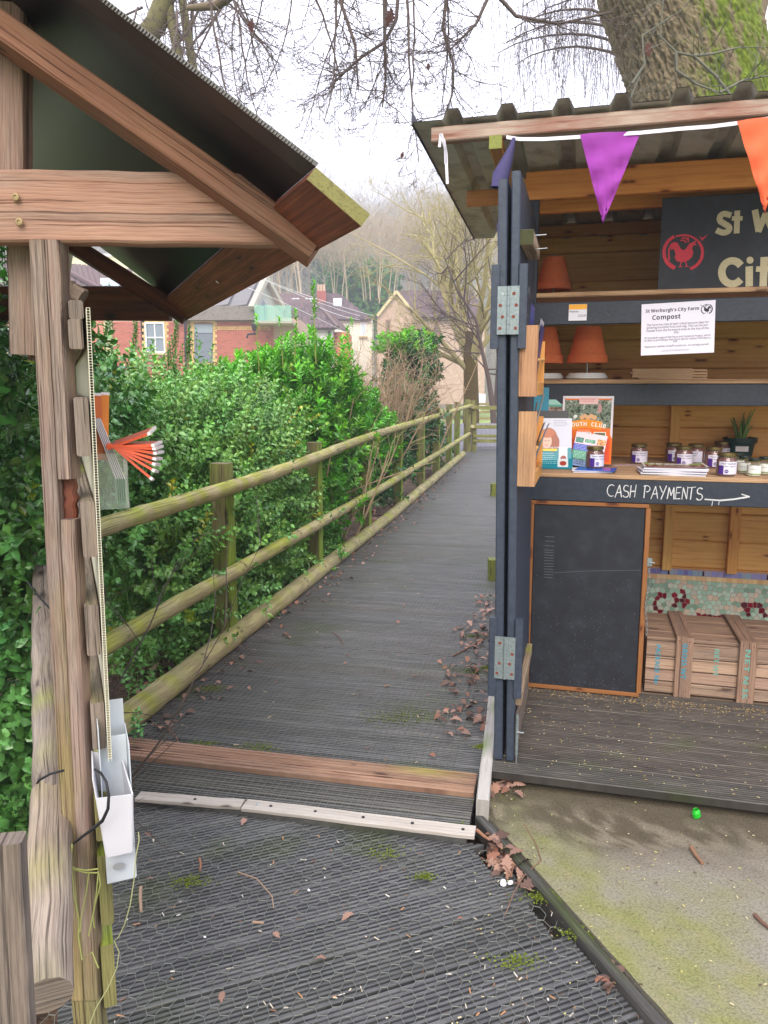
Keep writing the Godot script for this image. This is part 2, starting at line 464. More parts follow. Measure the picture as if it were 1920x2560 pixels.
	M.leaf_dark = leafy(c8(112, 158, 92), 0.26, Color(0.2, 0.3, 0.08))
	M.leaf_deep = leafy(c8(70, 118, 66), 0.24, Color(0.1, 0.16, 0.05))
	M.leaf_far = leafy(c8(104, 142, 90), 0.7, Color(0.1, 0.15, 0.05))
	M.dead_leaf = leafy(c8(142, 112, 98), 0.7, Color(0.2, 0.14, 0.1))
	M.moss = painted(c8(118, 134, 36), 0.98)
	M.brass = std(c8(160, 140, 104), 0.5, 0.5)
	M.roof_dark = mottled([c8(15, 21, 26), c8(22, 29, 34), c8(21, 24, 33)], 0.5, 0.35, 40)
	M.post_wood = timber([c8(168, 148, 136), c8(144, 122, 112), c8(112, 92, 84), c8(58, 46, 42)], 18, 2, 150.0, 0.85, 0.2, 0.4, 0.5)
	M.pale_wood = timber([c8(228, 222, 214), c8(212, 204, 196), c8(186, 178, 170), c8(120, 112, 106)], 19, 2, 60.0, 0.85, 0.12, 0.3)
	M.beam_wood = timber([c8(186, 168, 154), c8(168, 146, 132), c8(146, 102, 86), c8(88, 56, 46)], 20, 2, 50.0, 0.8, 0.1, 0.5)
	M.cell_edge = std(c8(120, 116, 104), 0.6)
	M.cell = std(c8(226, 222, 200), 0.5)
	M.frosted = std(Color(0.86, 0.89, 0.92, 0.72), 0.3); M.frosted.transparency = BaseMaterial3D.TRANSPARENCY_ALPHA
	M.cream_paint = std(c8(170, 166, 154), 0.7)
	M.render_cream2 = mottled([c8(236, 234, 222), c8(226, 222, 208)], 3.0, 0.9, 47)
	M.green_plastic = std(c8(40, 190, 50), 0.25)
	M.core = std(c8(24, 34, 18), 1.0)

# ---------------------------------------------------------------- ground
func make_ground() -> void:
	var g := G.new()                                    # leafy soil under the boardwalk and behind the fence
	sheet_grid(g, -9, 9, -30, 2.5, 60, 90, func(x: float, z: float) -> float: return -0.16 - 0.22 * smoothstep(0.2, 3.0, absf(x - (-0.4 - z * 0.2) ) - 0.8) + noise_at(x, z, 0.7) * 0.05 + maxf(0.0, -z - 9.0) * 0.012)
	tag(part(self, "soil_ground", g.mesh(), M.soil), "", "", "", "structure")
	g = G.new()
	sheet_grid(g, -160, 160, -400, 40, 40, 60, func(_x: float, z: float) -> float: return -0.75 if z > -34.0 else -0.6 + maxf(0.0, -z - 34.0) * 0.008)
	tag(part(self, "grass_ground", g.mesh(), M.grass), "", "", "", "structure")
	g = G.new()
	sheet_grid(g, -190, 190, -330, -52, 50, 40, hill_height)
	tag(part(self, "hillside", g.mesh(), M.hill), "", "", "", "structure")
	# concrete apron before the stall: damp brown strip by the deck, mossy along its edge
	g = G.new()
	var a := Vector3(0.345, 0.004, -2.345); var b := a + SR * 4.5
	var c := a + Vector3(0.93, 0, 2.6); var d := b + Vector3(0.9, 0, 2.4)
	a -= SN * -0.0; 
	var base := g.v.size()
	var ha := S(-0.045, 0.004, -0.06); var hb := S(4.4, 0.004, -0.06)
	for i in 121:
		for j in 121:
			var u := pow(i / 120.0, 1.9); var v := j / 120.0
			var p := (ha.lerp(a, v / 0.1) if v < 0.1 else a.lerp(c, (v - 0.1) / 0.9)).lerp(hb.lerp(b, v / 0.1) if v < 0.1 else b.lerp(d, (v - 0.1) / 0.9), u)
			var off := (p - S(0, 0, 0)).dot(SN)
			var wet := smoothstep(0.46, 0.20, off + noise_at(p.x, p.z, 3.0) * 0.14 + noise_at(p.x, p.z, 10.0) * 0.05)
			var green := smoothstep(0.55, 0.05, (p - a).cross((c - a).normalized()).length() + noise_at(p.x + 9, p.z, 2.2) * 0.4) * (1.0 - wet * 0.7)
			var pale := smoothstep(0.02, 0.22, noise_at(p.x, p.z, 11.0) + noise_at(p.x, p.z, 5.0) * 0.5) * wet * smoothstep(0.06, 0.2, off)
			var grit := 1.0 + 0.18 * noise_at(p.x, p.z, 11.0)
			var k := (Color(1.05, 1.0, 0.97).lerp(Color(0.42, 0.36, 0.27), wet).lerp(Color(0.95, 0.88, 0.78), pale * 0.75)) * grit
			g.col = k.lerp(k * Color(0.86, 1.0, 0.44), clampf(green * (0.75 + noise_at(p.x, p.z, 9.0) * 0.7), 0, 1))
			g.col.a = 1.0
			p.y += noise_at(p.x, p.z, 6.0) * 0.004 + noise_at(p.x, p.z, 9.0) * 0.002
			g.vert(p, Vector3.UP, Vector2(u, v))
	for i in 120:
		for j in 120:
			var q := base + i * 121 + j
			g.tri(q, q + 1, q + 122); g.tri(q, q + 122, q + 121)
	g.quad(a, c, c - Vector3.UP * 0.2, a - Vector3.UP * 0.2, Vector3(-0.94, 0, 0.33))
	tag(part(self, "concrete_pavement", g.mesh(), M.concrete), "", "", "", "structure")
	var e := thing("concrete_edging", "thin dark timber edging along the mossy concrete apron", "edging", a, "", "structure")
	bar(e, "edging_board", a + Vector3(-0.03, -0.028, 0.0), c + Vector3(-0.03, -0.028, 0), 0.07, 0.028, M.deck, Vector3.UP, 0.004, 24, 0.003, Color(0.75, 0.72, 0.66), func(p: Vector3, nn: Vector3, _x: float) -> Color: return Color(0.8, 1.0, 0.5) if nn.y > 0.5 and noise_at(p.x * 3, p.z, 5.0) > 0.15 else Color.WHITE)
	# the path that goes on past the far fence, and a strip of pale road before the houses
	g = G.new()
	for i in 20:
		var s0 := 15.0 + i * 1.3; var s1 := s0 + 1.3
		var yy := -0.35
		g.quad(PO + PA * s0 + PT * 0.2 + Vector3.UP * yy, PO + PA * s0 + PT * 1.5 + Vector3.UP * yy, PO + PA * s1 + PT * 1.5 + Vector3.UP * yy, PO + PA * s1 + PT * 0.2 + Vector3.UP * yy, Vector3.UP)
	tag(part(self, "far_path", g.mesh(), M.concrete), "", "", "", "structure")
func noise_at(x: float, z: float, f: float) -> float:
	noise.frequency = 1.0; noise.seed = 5
	return noise.get_noise_2d(x * f, z * f)
func hill_height(x: float, z: float) -> float:
	return -1.2 + maxf(0.0, -z - 62.0) * 0.21 + noise_at(x * 0.02, z * 0.02, 1.0) * 3.0 * smoothstep(60.0, 120.0, -z)
func sheet_grid(g: G, x0: float, x1: float, z0: float, z1: float, nx: int, nz: int, height: Callable) -> void:
	var base := g.v.size()
	for i in nx + 1:
		for j in nz + 1:
			var x := lerpf(x0, x1, float(i) / nx); var z := lerpf(z0, z1, float(j) / nz)
			var e := 0.2
			var h: float = height.call(x, z)
			var nn := Vector3(h - float(height.call(x + e, z)), e, h - float(height.call(x, z + e))).normalized()
			g.vert(Vector3(x, h, z), nn, Vector2(x, z))
	for i in nx:
		for j in nz:
			var q := base + i * (nz + 1) + j
			g.tri(q, q + 1, q + nz + 2); g.tri(q, q + nz + 2, q + nz + 1)

# ---------------------------------------------------------------- boardwalk
# a grooved plank from start to end, each long line of it ending where the two cut lines say; cuts are points and normals in xz
func plank_mesh(a: Vector3, dirn: Vector3, across: Vector3, width: float, ridges: int, cut0: Array, cut1: Array, thick := 0.028, groove := 0.011, tone := Color.WHITE, seg := 1) -> ArrayMesh:
	var g := G.new()
	var prof := [Vector2(0, -thick), Vector2(0, -0.003), Vector2(0.003, 0)]
	var pit := width / ridges
	for k in ridges:
		var x := pit * k
		if k > 0:
			prof.append(Vector2(x + pit * 0.16, -groove)); prof.append(Vector2(x + pit * 0.25, -0.0012)); prof.append(Vector2(x + pit * 0.36, 0))
		if k < ridges - 1:
			prof.append(Vector2(x + pit * 0.70, 0)); prof.append(Vector2(x + pit * 0.81, -0.0012)); prof.append(Vector2(x + pit * 0.90, -groove))
	prof.append(Vector2(width - 0.003, 0)); prof.append(Vector2(width, -0.003)); prof.append(Vector2(width, -thick))
	var uo := Vector2(rn(0, 1), rn(0, 1))
	var top := Vector3.UP
	for i in prof.size() - 1:
		var p0: Vector2 = prof[i]; var p1: Vector2 = prof[i + 1]
		var e := p1 - p0
		var nn := (across * -e.y + top * e.x).normalized()
		if i == 0: nn = -across
		var low := (p0.y + p1.y) * 0.5 < -0.001
		var rs := [PackedFloat32Array(), PackedFloat32Array()]
		var base := g.v.size()
		for q in 2:
			var pp := p0 if q == 0 else p1
			var o := a + across * pp.x + top * pp.y
			var t0: float = (Vector3(cut0[0]) - o).dot(cut0[1]) / dirn.dot(cut0[1])
			var t1: float = (Vector3(cut1[0]) - o).dot(cut1[1]) / dirn.dot(cut1[1])
			for s in seg + 1:
				var tt := lerpf(t0, t1, float(s) / seg)
				var w := o + dirn * tt
				var m := noise_at(w.x, w.z, 1.7)
				g.col = tone * (0.92 + 0.22 * noise_at(w.x * 2.0, w.z * 2.0, 4.0))
				g.col = g.col.lerp(lin(120, 140, 60) * 2.6, smoothstep(0.28, 0.6, m) * (0.5 if not low else 0.85))
				g.col.a = 1.0
				g.vert(w, nn, uo + Vector2(tt / 1.6, pp.x / 0.3))
		for s in seg:
			g.tri(base + s, base + s + 1, base + seg + 2 + s); g.tri(base + s, base + seg + 2 + s, base + seg + 1 + s)
	for end in 2:                                       # the sawn ends
		var cut := cut0 if end == 0 else cut1
		var o2 := a
		var ta: float = (Vector3(cut[0]) - o2).dot(cut[1]) / dirn.dot(cut[1])
		o2 = a + across * width
		var tb: float = (Vector3(cut[0]) - o2).dot(cut[1]) / dirn.dot(cut[1])
		var pa := a + dirn * ta; var pb := o2 + dirn * tb
		g.col = tone * 0.8
		g.quad(pa - top * 0.004, pb - top * 0.004, pb - top * thick, pa - top * thick, dirn * (-1.0 if end == 0 else 1.0), uo, uo + Vector2(0.02, width / 0.3))
	return g.mesh()
func make_boardwalk() -> void:
	var root := thing("boardwalk", "", "", Vector3.ZERO, "", "structure")
	rng.seed = 101
	# planks across the path
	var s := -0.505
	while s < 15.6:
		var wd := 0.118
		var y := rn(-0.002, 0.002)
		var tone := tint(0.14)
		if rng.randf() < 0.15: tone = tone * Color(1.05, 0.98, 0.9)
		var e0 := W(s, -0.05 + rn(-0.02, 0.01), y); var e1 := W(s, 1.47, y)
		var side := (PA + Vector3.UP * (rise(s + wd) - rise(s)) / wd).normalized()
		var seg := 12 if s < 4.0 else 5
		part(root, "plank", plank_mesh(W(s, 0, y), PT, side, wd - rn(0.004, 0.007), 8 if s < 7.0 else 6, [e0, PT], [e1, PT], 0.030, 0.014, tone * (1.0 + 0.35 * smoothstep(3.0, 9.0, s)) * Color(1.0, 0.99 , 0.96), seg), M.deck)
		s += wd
	# planks of the near deck, laid on the slant and cut against the strip and the concrete edge
	var nd := Vector3(sin(deg_to_rad(68.5)), 0, -cos(deg_to_rad(68.5)))
	var na := Vector3(-nd.z, 0, nd.x) * -1.0
	na = Vector3(-0.366, 0, -0.930)
	var edge0 := Vector3(0.345, 0, -2.345); var edge_d := Vector3(0.93, 0, 2.6).normalized()
	var edge_n := Vector3(edge_d.z, 0, -edge_d.x)
	var strip0 := W(-0.498, 0.7); 
	var k := -6
	while k < 18:
		var wd2 := 0.1435
		var a := Vector3(-0.70, -0.016, -1.05) + na * wd2 * k + Vector3.UP * rn(-0.002, 0.002)
		var inset := rn(0.035, 0.09) if k > 1 else rn(0.034, 0.05)
		if k in [10, 7, 4]: inset += 0.06
		var c0 := [Vector3(-1.08, 0, -2.4), Vector3(0.93, 0, -0.366)]
		var c1 := [edge0 - edge_n * inset, edge_n]
		# whichever of the strip and the concrete edge comes first ends the plank
		var mid := a + na * wd2 * 0.5
		var te := (edge0 - mid).dot(edge_n) / nd.dot(edge_n)
		var ts := (strip0 - mid).dot(PA) / nd.dot(PA)
		if ts < te: c1 = [strip0, PA]
		if ts > -0.6 or te < ts:
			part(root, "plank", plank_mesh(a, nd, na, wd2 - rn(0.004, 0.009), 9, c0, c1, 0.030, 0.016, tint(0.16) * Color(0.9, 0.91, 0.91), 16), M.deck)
		k += 1
	# joists below, seen through the gaps
	for t in [0.1, 0.75, 1.35]:
		bar(root, "joist", W(5.0, t, -0.1), W(15.5, t, -0.1), 0.1, 0.05, M.deck, Vector3.UP, 0.003, 1, 0, Color(0.5, 0.5, 0.5))
		bar(root, "joist", W(-0.45, t, -0.1), W(5.0, t, -0.1), 0.1, 0.05, M.deck, Vector3.UP, 0.003, 1, 0, Color(0.5, 0.5, 0.5))
	# brown grooved batten lying across
	var bt := thing("brown_batten", "newer brown grooved board fixed across the grey boardwalk as a step", "board", W(-0.2, 0.7))
	part(bt, "grooved_board", plank_mesh(W(-0.262, 0, 0.023), PT, PA, 0.138, 7, [W(-0.2, 0.0), PT], [W(-0.2, 1.468), PT], 0.021, 0.005, Color(0.66, 0.54, 0.48), 8), M.crate)
	# pale strip in two lengths with its screws
	var ps := thing("pale_strip", "pale weathered timber strip in two lengths over the boardwalk joint", "strip", W(-0.5, 0.7))
	var q0 := ground(345, 1992, 0.009); var q1 := ground(607, 2012, 0.009); var q2 := ground(612, 2012, 0.009); var q3 := ground(1188, 2082, 0.009)
	var up := Vector3.UP
	bar(ps, "strip_board", q0, q1, 0.014, 0.05, M.pale_wood, up, 0.002, 8, 0.0012, Color(0.66, 0.65, 0.63))
	bar(ps, "strip_board", q2, q3, 0.014, 0.06, M.pale_wood, up, 0.002, 12, 0.0012, Color(0.68, 0.67, 0.65))
	for f in [[0, 0.55], [1, 0.06], [1, 0.12], [1, 0.32], [1, 0.53], [1, 0.74], [1, 0.95]]:
		var p: Vector3 = q0.lerp(q1, f[1]) if f[0] == 0 else q2.lerp(q3, f[1])
		var g := G.new(); g.lathe([[0.0055, 0.0], [0.0055, 0.002], [0.002, 0.003], [0.0, 0.0022]], 10)
		part(ps, "screw", g.mesh(), M.black if f[1] > 0.1 else M.steel, Transform3D(Basis(), p + up * 0.0068))
	# pale kerb along the stall side
	var kb := thing("timber_kerb", "pale grey weathered timber kerb between boardwalk and stall deck", "kerb", W(0, 1.5), "", "structure")
	bar(kb, "kerb_board", Vector3(0.322, 0.012, -2.34), Vector3(0.322, 0.012, -2.34) + Vector3(0.182, 0, -0.983) * 2.6, 0.11, 0.042, M.pale_wood, up, 0.004, 20, 0.0015, Color(0.62, 0.64, 0.65), func(p: Vector3, _n: Vector3, x: float) -> Color: return Color(0.45, 0.6, 0.28) if noise_at(x * 3.0, p.z, 3.0) > 0.38 else Color.WHITE)
	# welded square mesh over the path
	var wm := thing("welded_wire_mesh", "square galvanised wire mesh laid over the boardwalk planks for grip", "wire mesh", W(3, 0.7), "", "stuff")
	var g2 := G.new()
	for zone in [[-0.47, -0.29, 0.02, 1.38], [-0.11, 13.5, 0.10, 1.39]]:
		var t0: float = zone[2]
		while t0 < zone[3]:
			g2.tube(PackedVector3Array([W(zone[0], t0, 0.0035), W(minf(5.0, zone[1]), t0 + rn(-0.002, 0.002), 0.0035), W(zone[1], t0, 0.0035)]), PackedFloat32Array([0.0008, 0.0008, 0.0008]), 3)
			t0 += 0.0254
		var s0: float = zone[0]
		while s0 < zone[1]:
			var w2 := sin(s0 * 2.0) * 0.03
			g2.tube(PackedVector3Array([W(s0, zone[2] + w2 * 0.5, 0.005), W(s0 + rn(-0.002, 0.002), 0.6, 0.006), W(s0, zone[3] + w2, 0.005)]), PackedFloat32Array([0.0008, 0.0008, 0.0008]), 3)
			s0 += 0.0254 if s0 < 5.0 else 0.0508
	part(wm, "wire_grid", g2.mesh(), M.wire)
	# chicken wire over the near deck
	var cw := thing("chicken_wire", "hexagonal chicken wire stapled over the slanting near planks", "wire mesh", Vector3(-0.2, 0, -1.8), "", "stuff")
	g2 = G.new()
	var cx := 0.056; var cz := 0.034
	for i in range(-22, 12):
		for j in range(0, 60):
			var ox := i * cx + (cx * 0.5 if j % 2 == 1 else 0.0)
			var pz := -1.2 - j * cz * 0.78
			var c := Vector3(ox, 0, pz) 
			var node := func(px: float, pz2: float) -> Vector3:
				var h := -0.011 + 0.005 * noise_at(px, pz2, 9.0)
				return Vector3(px + 0.006 * noise_at(px + 3.0, pz2, 14.0), h, pz2 + 0.006 * noise_at(px, pz2 + 7.0, 14.0))
			var left: Vector3 = node.call(ox - cx * 0.15, pz); var right: Vector3 = node.call(ox + cx * 0.15, pz)
			var up1: Vector3 = node.call(ox + cx * 0.5 - cx * 0.15, pz - cz * 0.78)
			var dn1: Vector3 = node.call(ox + cx * 0.5 - cx * 0.15, pz + cz * 0.78)
			if (right - edge0).dot(edge_n) > -0.06 or (right - strip0).dot(PA) > -0.03: continue
			if ox < -1.1: continue
			c = (left + right) * 0.5
			g2.tube(PackedVector3Array([left, right]), PackedFloat32Array([0.0013, 0.0013]), 3)
			g2.tube(PackedVector3Array([right, up1 + Vector3(0, 0, 0)]), PackedFloat32Array([0.0009, 0.0009]), 3)
			g2.tube(PackedVector3Array([right, dn1]), PackedFloat32Array([0.0009, 0.0009]), 3)
	part(cw, "hexagon_wire", g2.mesh(), M.wire)

# ---------------------------------------------------------------- fences
func mossy(amount: float, fr := 3.0) -> Callable:
	return func(p: Vector3, nn: Vector3, x: float) -> Color:
		var m := noise_at(p.x * 2.0 + x * 1.3, p.z * 3.0 + p.y * 4.0, fr) + nn.y * 0.25 + nn.z * 0.12
		var k := Color.WHITE.lerp(Color(0.80, 1.18, 0.22), clampf((m + amount - 0.35) * 1.8, 0.0, 1.0))
		var d := noise_at(x * 6.0, p.y * 9.0 + p.z, 2.0)
		return k * (1.0 - clampf(d - 0.25, 0, 1) * 0.9)
func pole(parent: Node3D, called: String, pts: PackedVector3Array, r: float, moss: float, tone := Color.WHITE, mat: Material = null) -> MeshInstance3D:
	var g := G.new()
	var out := PackedVector3Array(); var rad := PackedFloat32Array()
	for i in pts.size() - 1:
		var n := maxi(2, int(pts[i].distance_to(pts[i + 1]) / 0.07))
		for k in n:
			out.append(pts[i].lerp(pts[i + 1], float(k) / n) + rvec() * 0.0015); rad.append(r * (1.0 + 0.05 * noise_at(out.size() * 0.3, r * 90.0 + pts[0].y * 3.0, 1.0)))
	out.append(pts[pts.size() - 1]); rad.append(r)
	var f := mossy(moss)
	g.tube(out, rad, 12, true, Vector2(rn(0, 1), rn(0, 1)), 0.03, func(p: Vector3, nn: Vector3, x: float) -> Color: return tone * f.call(p, nn, x))
	return part(parent, called, g.mesh(), mat if mat else M.pole)
func make_fences() -> void:
	rng.seed = 202
	var f := thing("rail_fence", "long mossy post and rail fence of round poles along the boardwalk", "fence", W(0, 0))
	var fd := Vector3(0.2165, 0, -0.9763)
	var fr := Vector3(0.9763, 0, 0.2165)
	for zz in [-1.5, -4.13, -5.74, -7.3, -8.83, -10.33, -11.69, -13.05, -14.14, -15.6]:
		var b = PO + fd * ((-3.03 - zz) / 0.9763) - fr * 0.055
		var h := 1.0 if zz > -9.0 else 1.04
		var up := rise((b - PO).dot(PA))
		if zz == -1.5: continue
		bar(f, "post", b + Vector3.UP * -0.45, b + Vector3.UP * (h + up), 0.1, 0.098, M.pole, fd, 0.006, 14, 0.0015, Color(0.5, 0.5, 0.42), func(p: Vector3, nn: Vector3, x: float) -> Color:
			var m := noise_at(x * 1.6, p.z * 6.0 + zz, 2.0) + (0.62 if nn.z < -0.5 else 0.0) + clampf(0.5 - absf(x - 0.95), 0, 0.5) * 0.5
			return Color.WHITE.lerp(Color(1.0, 1.75, 0.2), clampf(m * 1.6, 0, 1)))
	var rails := [[0.02, 0.0, 0.058], [0.40, 0.035, 0.039], [0.88, 0.035, 0.039]]
	for r in rails:
		var cuts := [-0.3, 1.13, 3.9, 6.9, 10.2, 12.8] if r[0] < 0.5 else [-0.3, 2.55, 6.0, 9.2, 12.8]
		if r[0] < 0.1: cuts = [-0.4, 3.1, 6.1, 9.3, 11.9]
		for i in cuts.size() - 1:
			var pts := PackedVector3Array()
			for q in 4:
				var s: float = lerpf(cuts[i] + (0.004 if i else 0.0), cuts[i + 1] - 0.004, q / 3.0)
				var hh: float = r[0] + (0.09 * smoothstep(1.0, 5.0, s) if r[0] > 0.5 else 0.02) + rise(s) * (0.6 if r[0] > 0.1 else 1.0)
				pts.append(PO + fd * s + fr * float(r[1]) + Vector3.UP * hh)
			pole(f, "rail", pts, r[2] * (1.0 - 0.012 * i), 0.38 if r[0] > 0.1 else 0.16, Color(1.0, 1.03, 0.95))
		if r[0] > 0.1:                                   # the last length swings up to the corner post
			var e = PO + fd * 12.8 + fr * float(r[1]) + Vector3.UP * (r[0] + (0.09 if r[0] > 0.5 else 0.02) + rise(12.8) * 0.6)
			pole(f, "rail", PackedVector3Array([e, P(1181, 1017 if r[0] > 0.5 else 1066, 15.3)]), r[2], 0.3)
	# the board fence that closes the end of the path
	var ef := thing("board_fence", "green mossy flat board fence closing the far end of the boardwalk", "fence", W(13.2, 1.0))
	var zc := 15.5
	for x in [1172, 1185]:
		bar(ef, "post", P(x, 1130, zc), P(x, 1001, zc), 0.09, 0.09, M.pole, Vector3.BACK, 0.004, 8, 0.001, Color(0.55, 0.62, 0.36))
	for yy in [[1019, 0.075], [1067, 0.075], [1090, 0.06], [1102, 0.07]]:
		bar(ef, "rail_board", P(1182, yy[0], zc - 0.06), P(1330, yy[0] + 1, zc - 0.1), yy[1], 0.035, M.pole, Vector3.UP, 0.003, 8, 0.001, Color(0.62, 0.72, 0.4))
	bar(ef, "post", P(1330, 1130, zc), P(1330, 1001, zc), 0.09, 0.09, M.pole, Vector3.BACK, 0.004, 4, 0, Color(0.55, 0.62, 0.36))
	# corrugated sheet behind it
	var cs := thing("corrugated_sheet", "low weathered grey corrugated sheet standing behind the far board fence", "metal sheet", P(1230, 1110, 16.6))
	var g := G.new()
	for i in 120:
		var x0 := i * 0.02; var x1 := x0 + 0.02
		var z0 := 0.012 * sin(x0 * TAU / 0.09); var z1 := 0.012 * sin(x1 * TAU / 0.09)
		var o := P(1110, 1110, 16.6)
		g.quad(o + Vector3(x0, -0.3, z0), o + Vector3(x1, -0.3, z1), o + Vector3(x1, 0.44, z1), o + Vector3(x0, 0.44, z0), Vector3(-(z1 - z0), 0, 0.02).normalized())
	part(cs, "sheet", g.mesh(), mottled([c8(176, 178, 190), c8(150, 150, 168), c8(200, 200, 208)], 0.6, 0.5, 41))
	# gate and little rail fence further off
	var gt := thing("paddock_gate", "pale wooden rail gate across the grass beyond the far fence", "gate", P(1230, 1050, 24.0))
	for yy in [1010, 1030, 1046]: bar(gt, "gate_rail", P(1186, yy, 24.0), P(1330, yy, 24.2), 0.07, 0.03, M.pole, Vector3.UP, 0.003, 1, 0, Color(1.2, 1.0, 0.72))
	for x in [1188, 1328]: bar(gt, "gate_stile", P(x, 1054, 24.03), P(x, 1003, 24.03), 0.07, 0.05, M.pole, Vector3.BACK, 0.003, 1, 0, Color(1.1, 0.95, 0.7))
	var wf := thing("white_picket_fence", "short run of pale pickets receding across the far grass", "fence", P(1200, 1015, 30.0))
	for i in 9:
		var b := P(1192 + i * 2.2, 1014 - i * 0.8, 26.0 + i * 1.3)
		bar(wf, "picket", b - Vector3.UP * 0.2, b + Vector3.UP * 0.42, 0.03, 0.14, M.frame_white, Vector3.BACK, 0.004, 1, 0, Color.WHITE)
	bar(wf, "picket_rail", P(1191, 1004, 26.1), P(1211, 998, 36.5), 0.06, 0.03, M.frame_white)
	# stubs of the right hand rail that show past the stall
	for q in [[1233, 1428, 0.16], [1232, 1225, 0.2]]:
		var st := thing("mossy_stub_post", "low green mossy post stub beside the stall door, %s the boardwalk" % ["nearer along" if q[1] > 1300 else "farther along"], "post", ground(q[0], q[1]))
		var b := ground(q[0] + 4, q[1] + 22)
		bar(st, "stub", b - Vector3.UP * 0.1, b + Vector3.UP * float(q[2]), 0.1, 0.1, M.pole, Vector3.BACK, 0.006, 6, 0.002, Color(0.5, 0.66, 0.2))
	# rail that comes towards the camera at the left, in two lengths
	var nf := thing("near_rail_fence", "weathered grey rounded rail running towards the viewer beside the noticeboard", "fence", Vector3(-0.8, -0.3, -1.8))
	pole(nf, "rail", PackedVector3Array([P(110, 1395, 2.6), P(120, 1700, 1.82), P(132, 2020, 1.36)]), 0.037, -0.05, Color(0.92, 0.92, 0.95), M.grey_wood)
	pole(nf, "rail", PackedVector3Array([P(128, 1985, 1.40), P(119, 2300, 1.08), P(116, 2490, 0.97)]), 0.0375, -0.02, Color(1.02, 0.98, 0.92), M.grey_wood)
	bar(nf, "post", Vector3(-1.13, -0.5, -2.68), P(106, 1262, 2.68), 0.09, 0.09, M.pole, Vector3.BACK, 0.005, 8, 0.001, Color(0.42, 0.45, 0.36))
	bar(nf, "back_rail", P(88, 1288, 2.66), P(-160, 1300, 2.4), 0.07, 0.035, M.pole, Vector3.UP, 0.003, 4, 0.001, Color(0.4, 0.4, 0.34))
	var np := thing("corner_post", "stout grey square post cut off at the lower left corner", "post", P(10, 2400, 0.86))
	bar(np, "post_shaft", P(22, 2700, 0.84) - Vector3.UP * 0.4, P(4, 2098, 0.86), 0.03, 0.05, M.grey_wood, Vector3(0.2, 0, 1), 0.003, 10, 0.0006, Color(0.58, 0.56, 0.54))

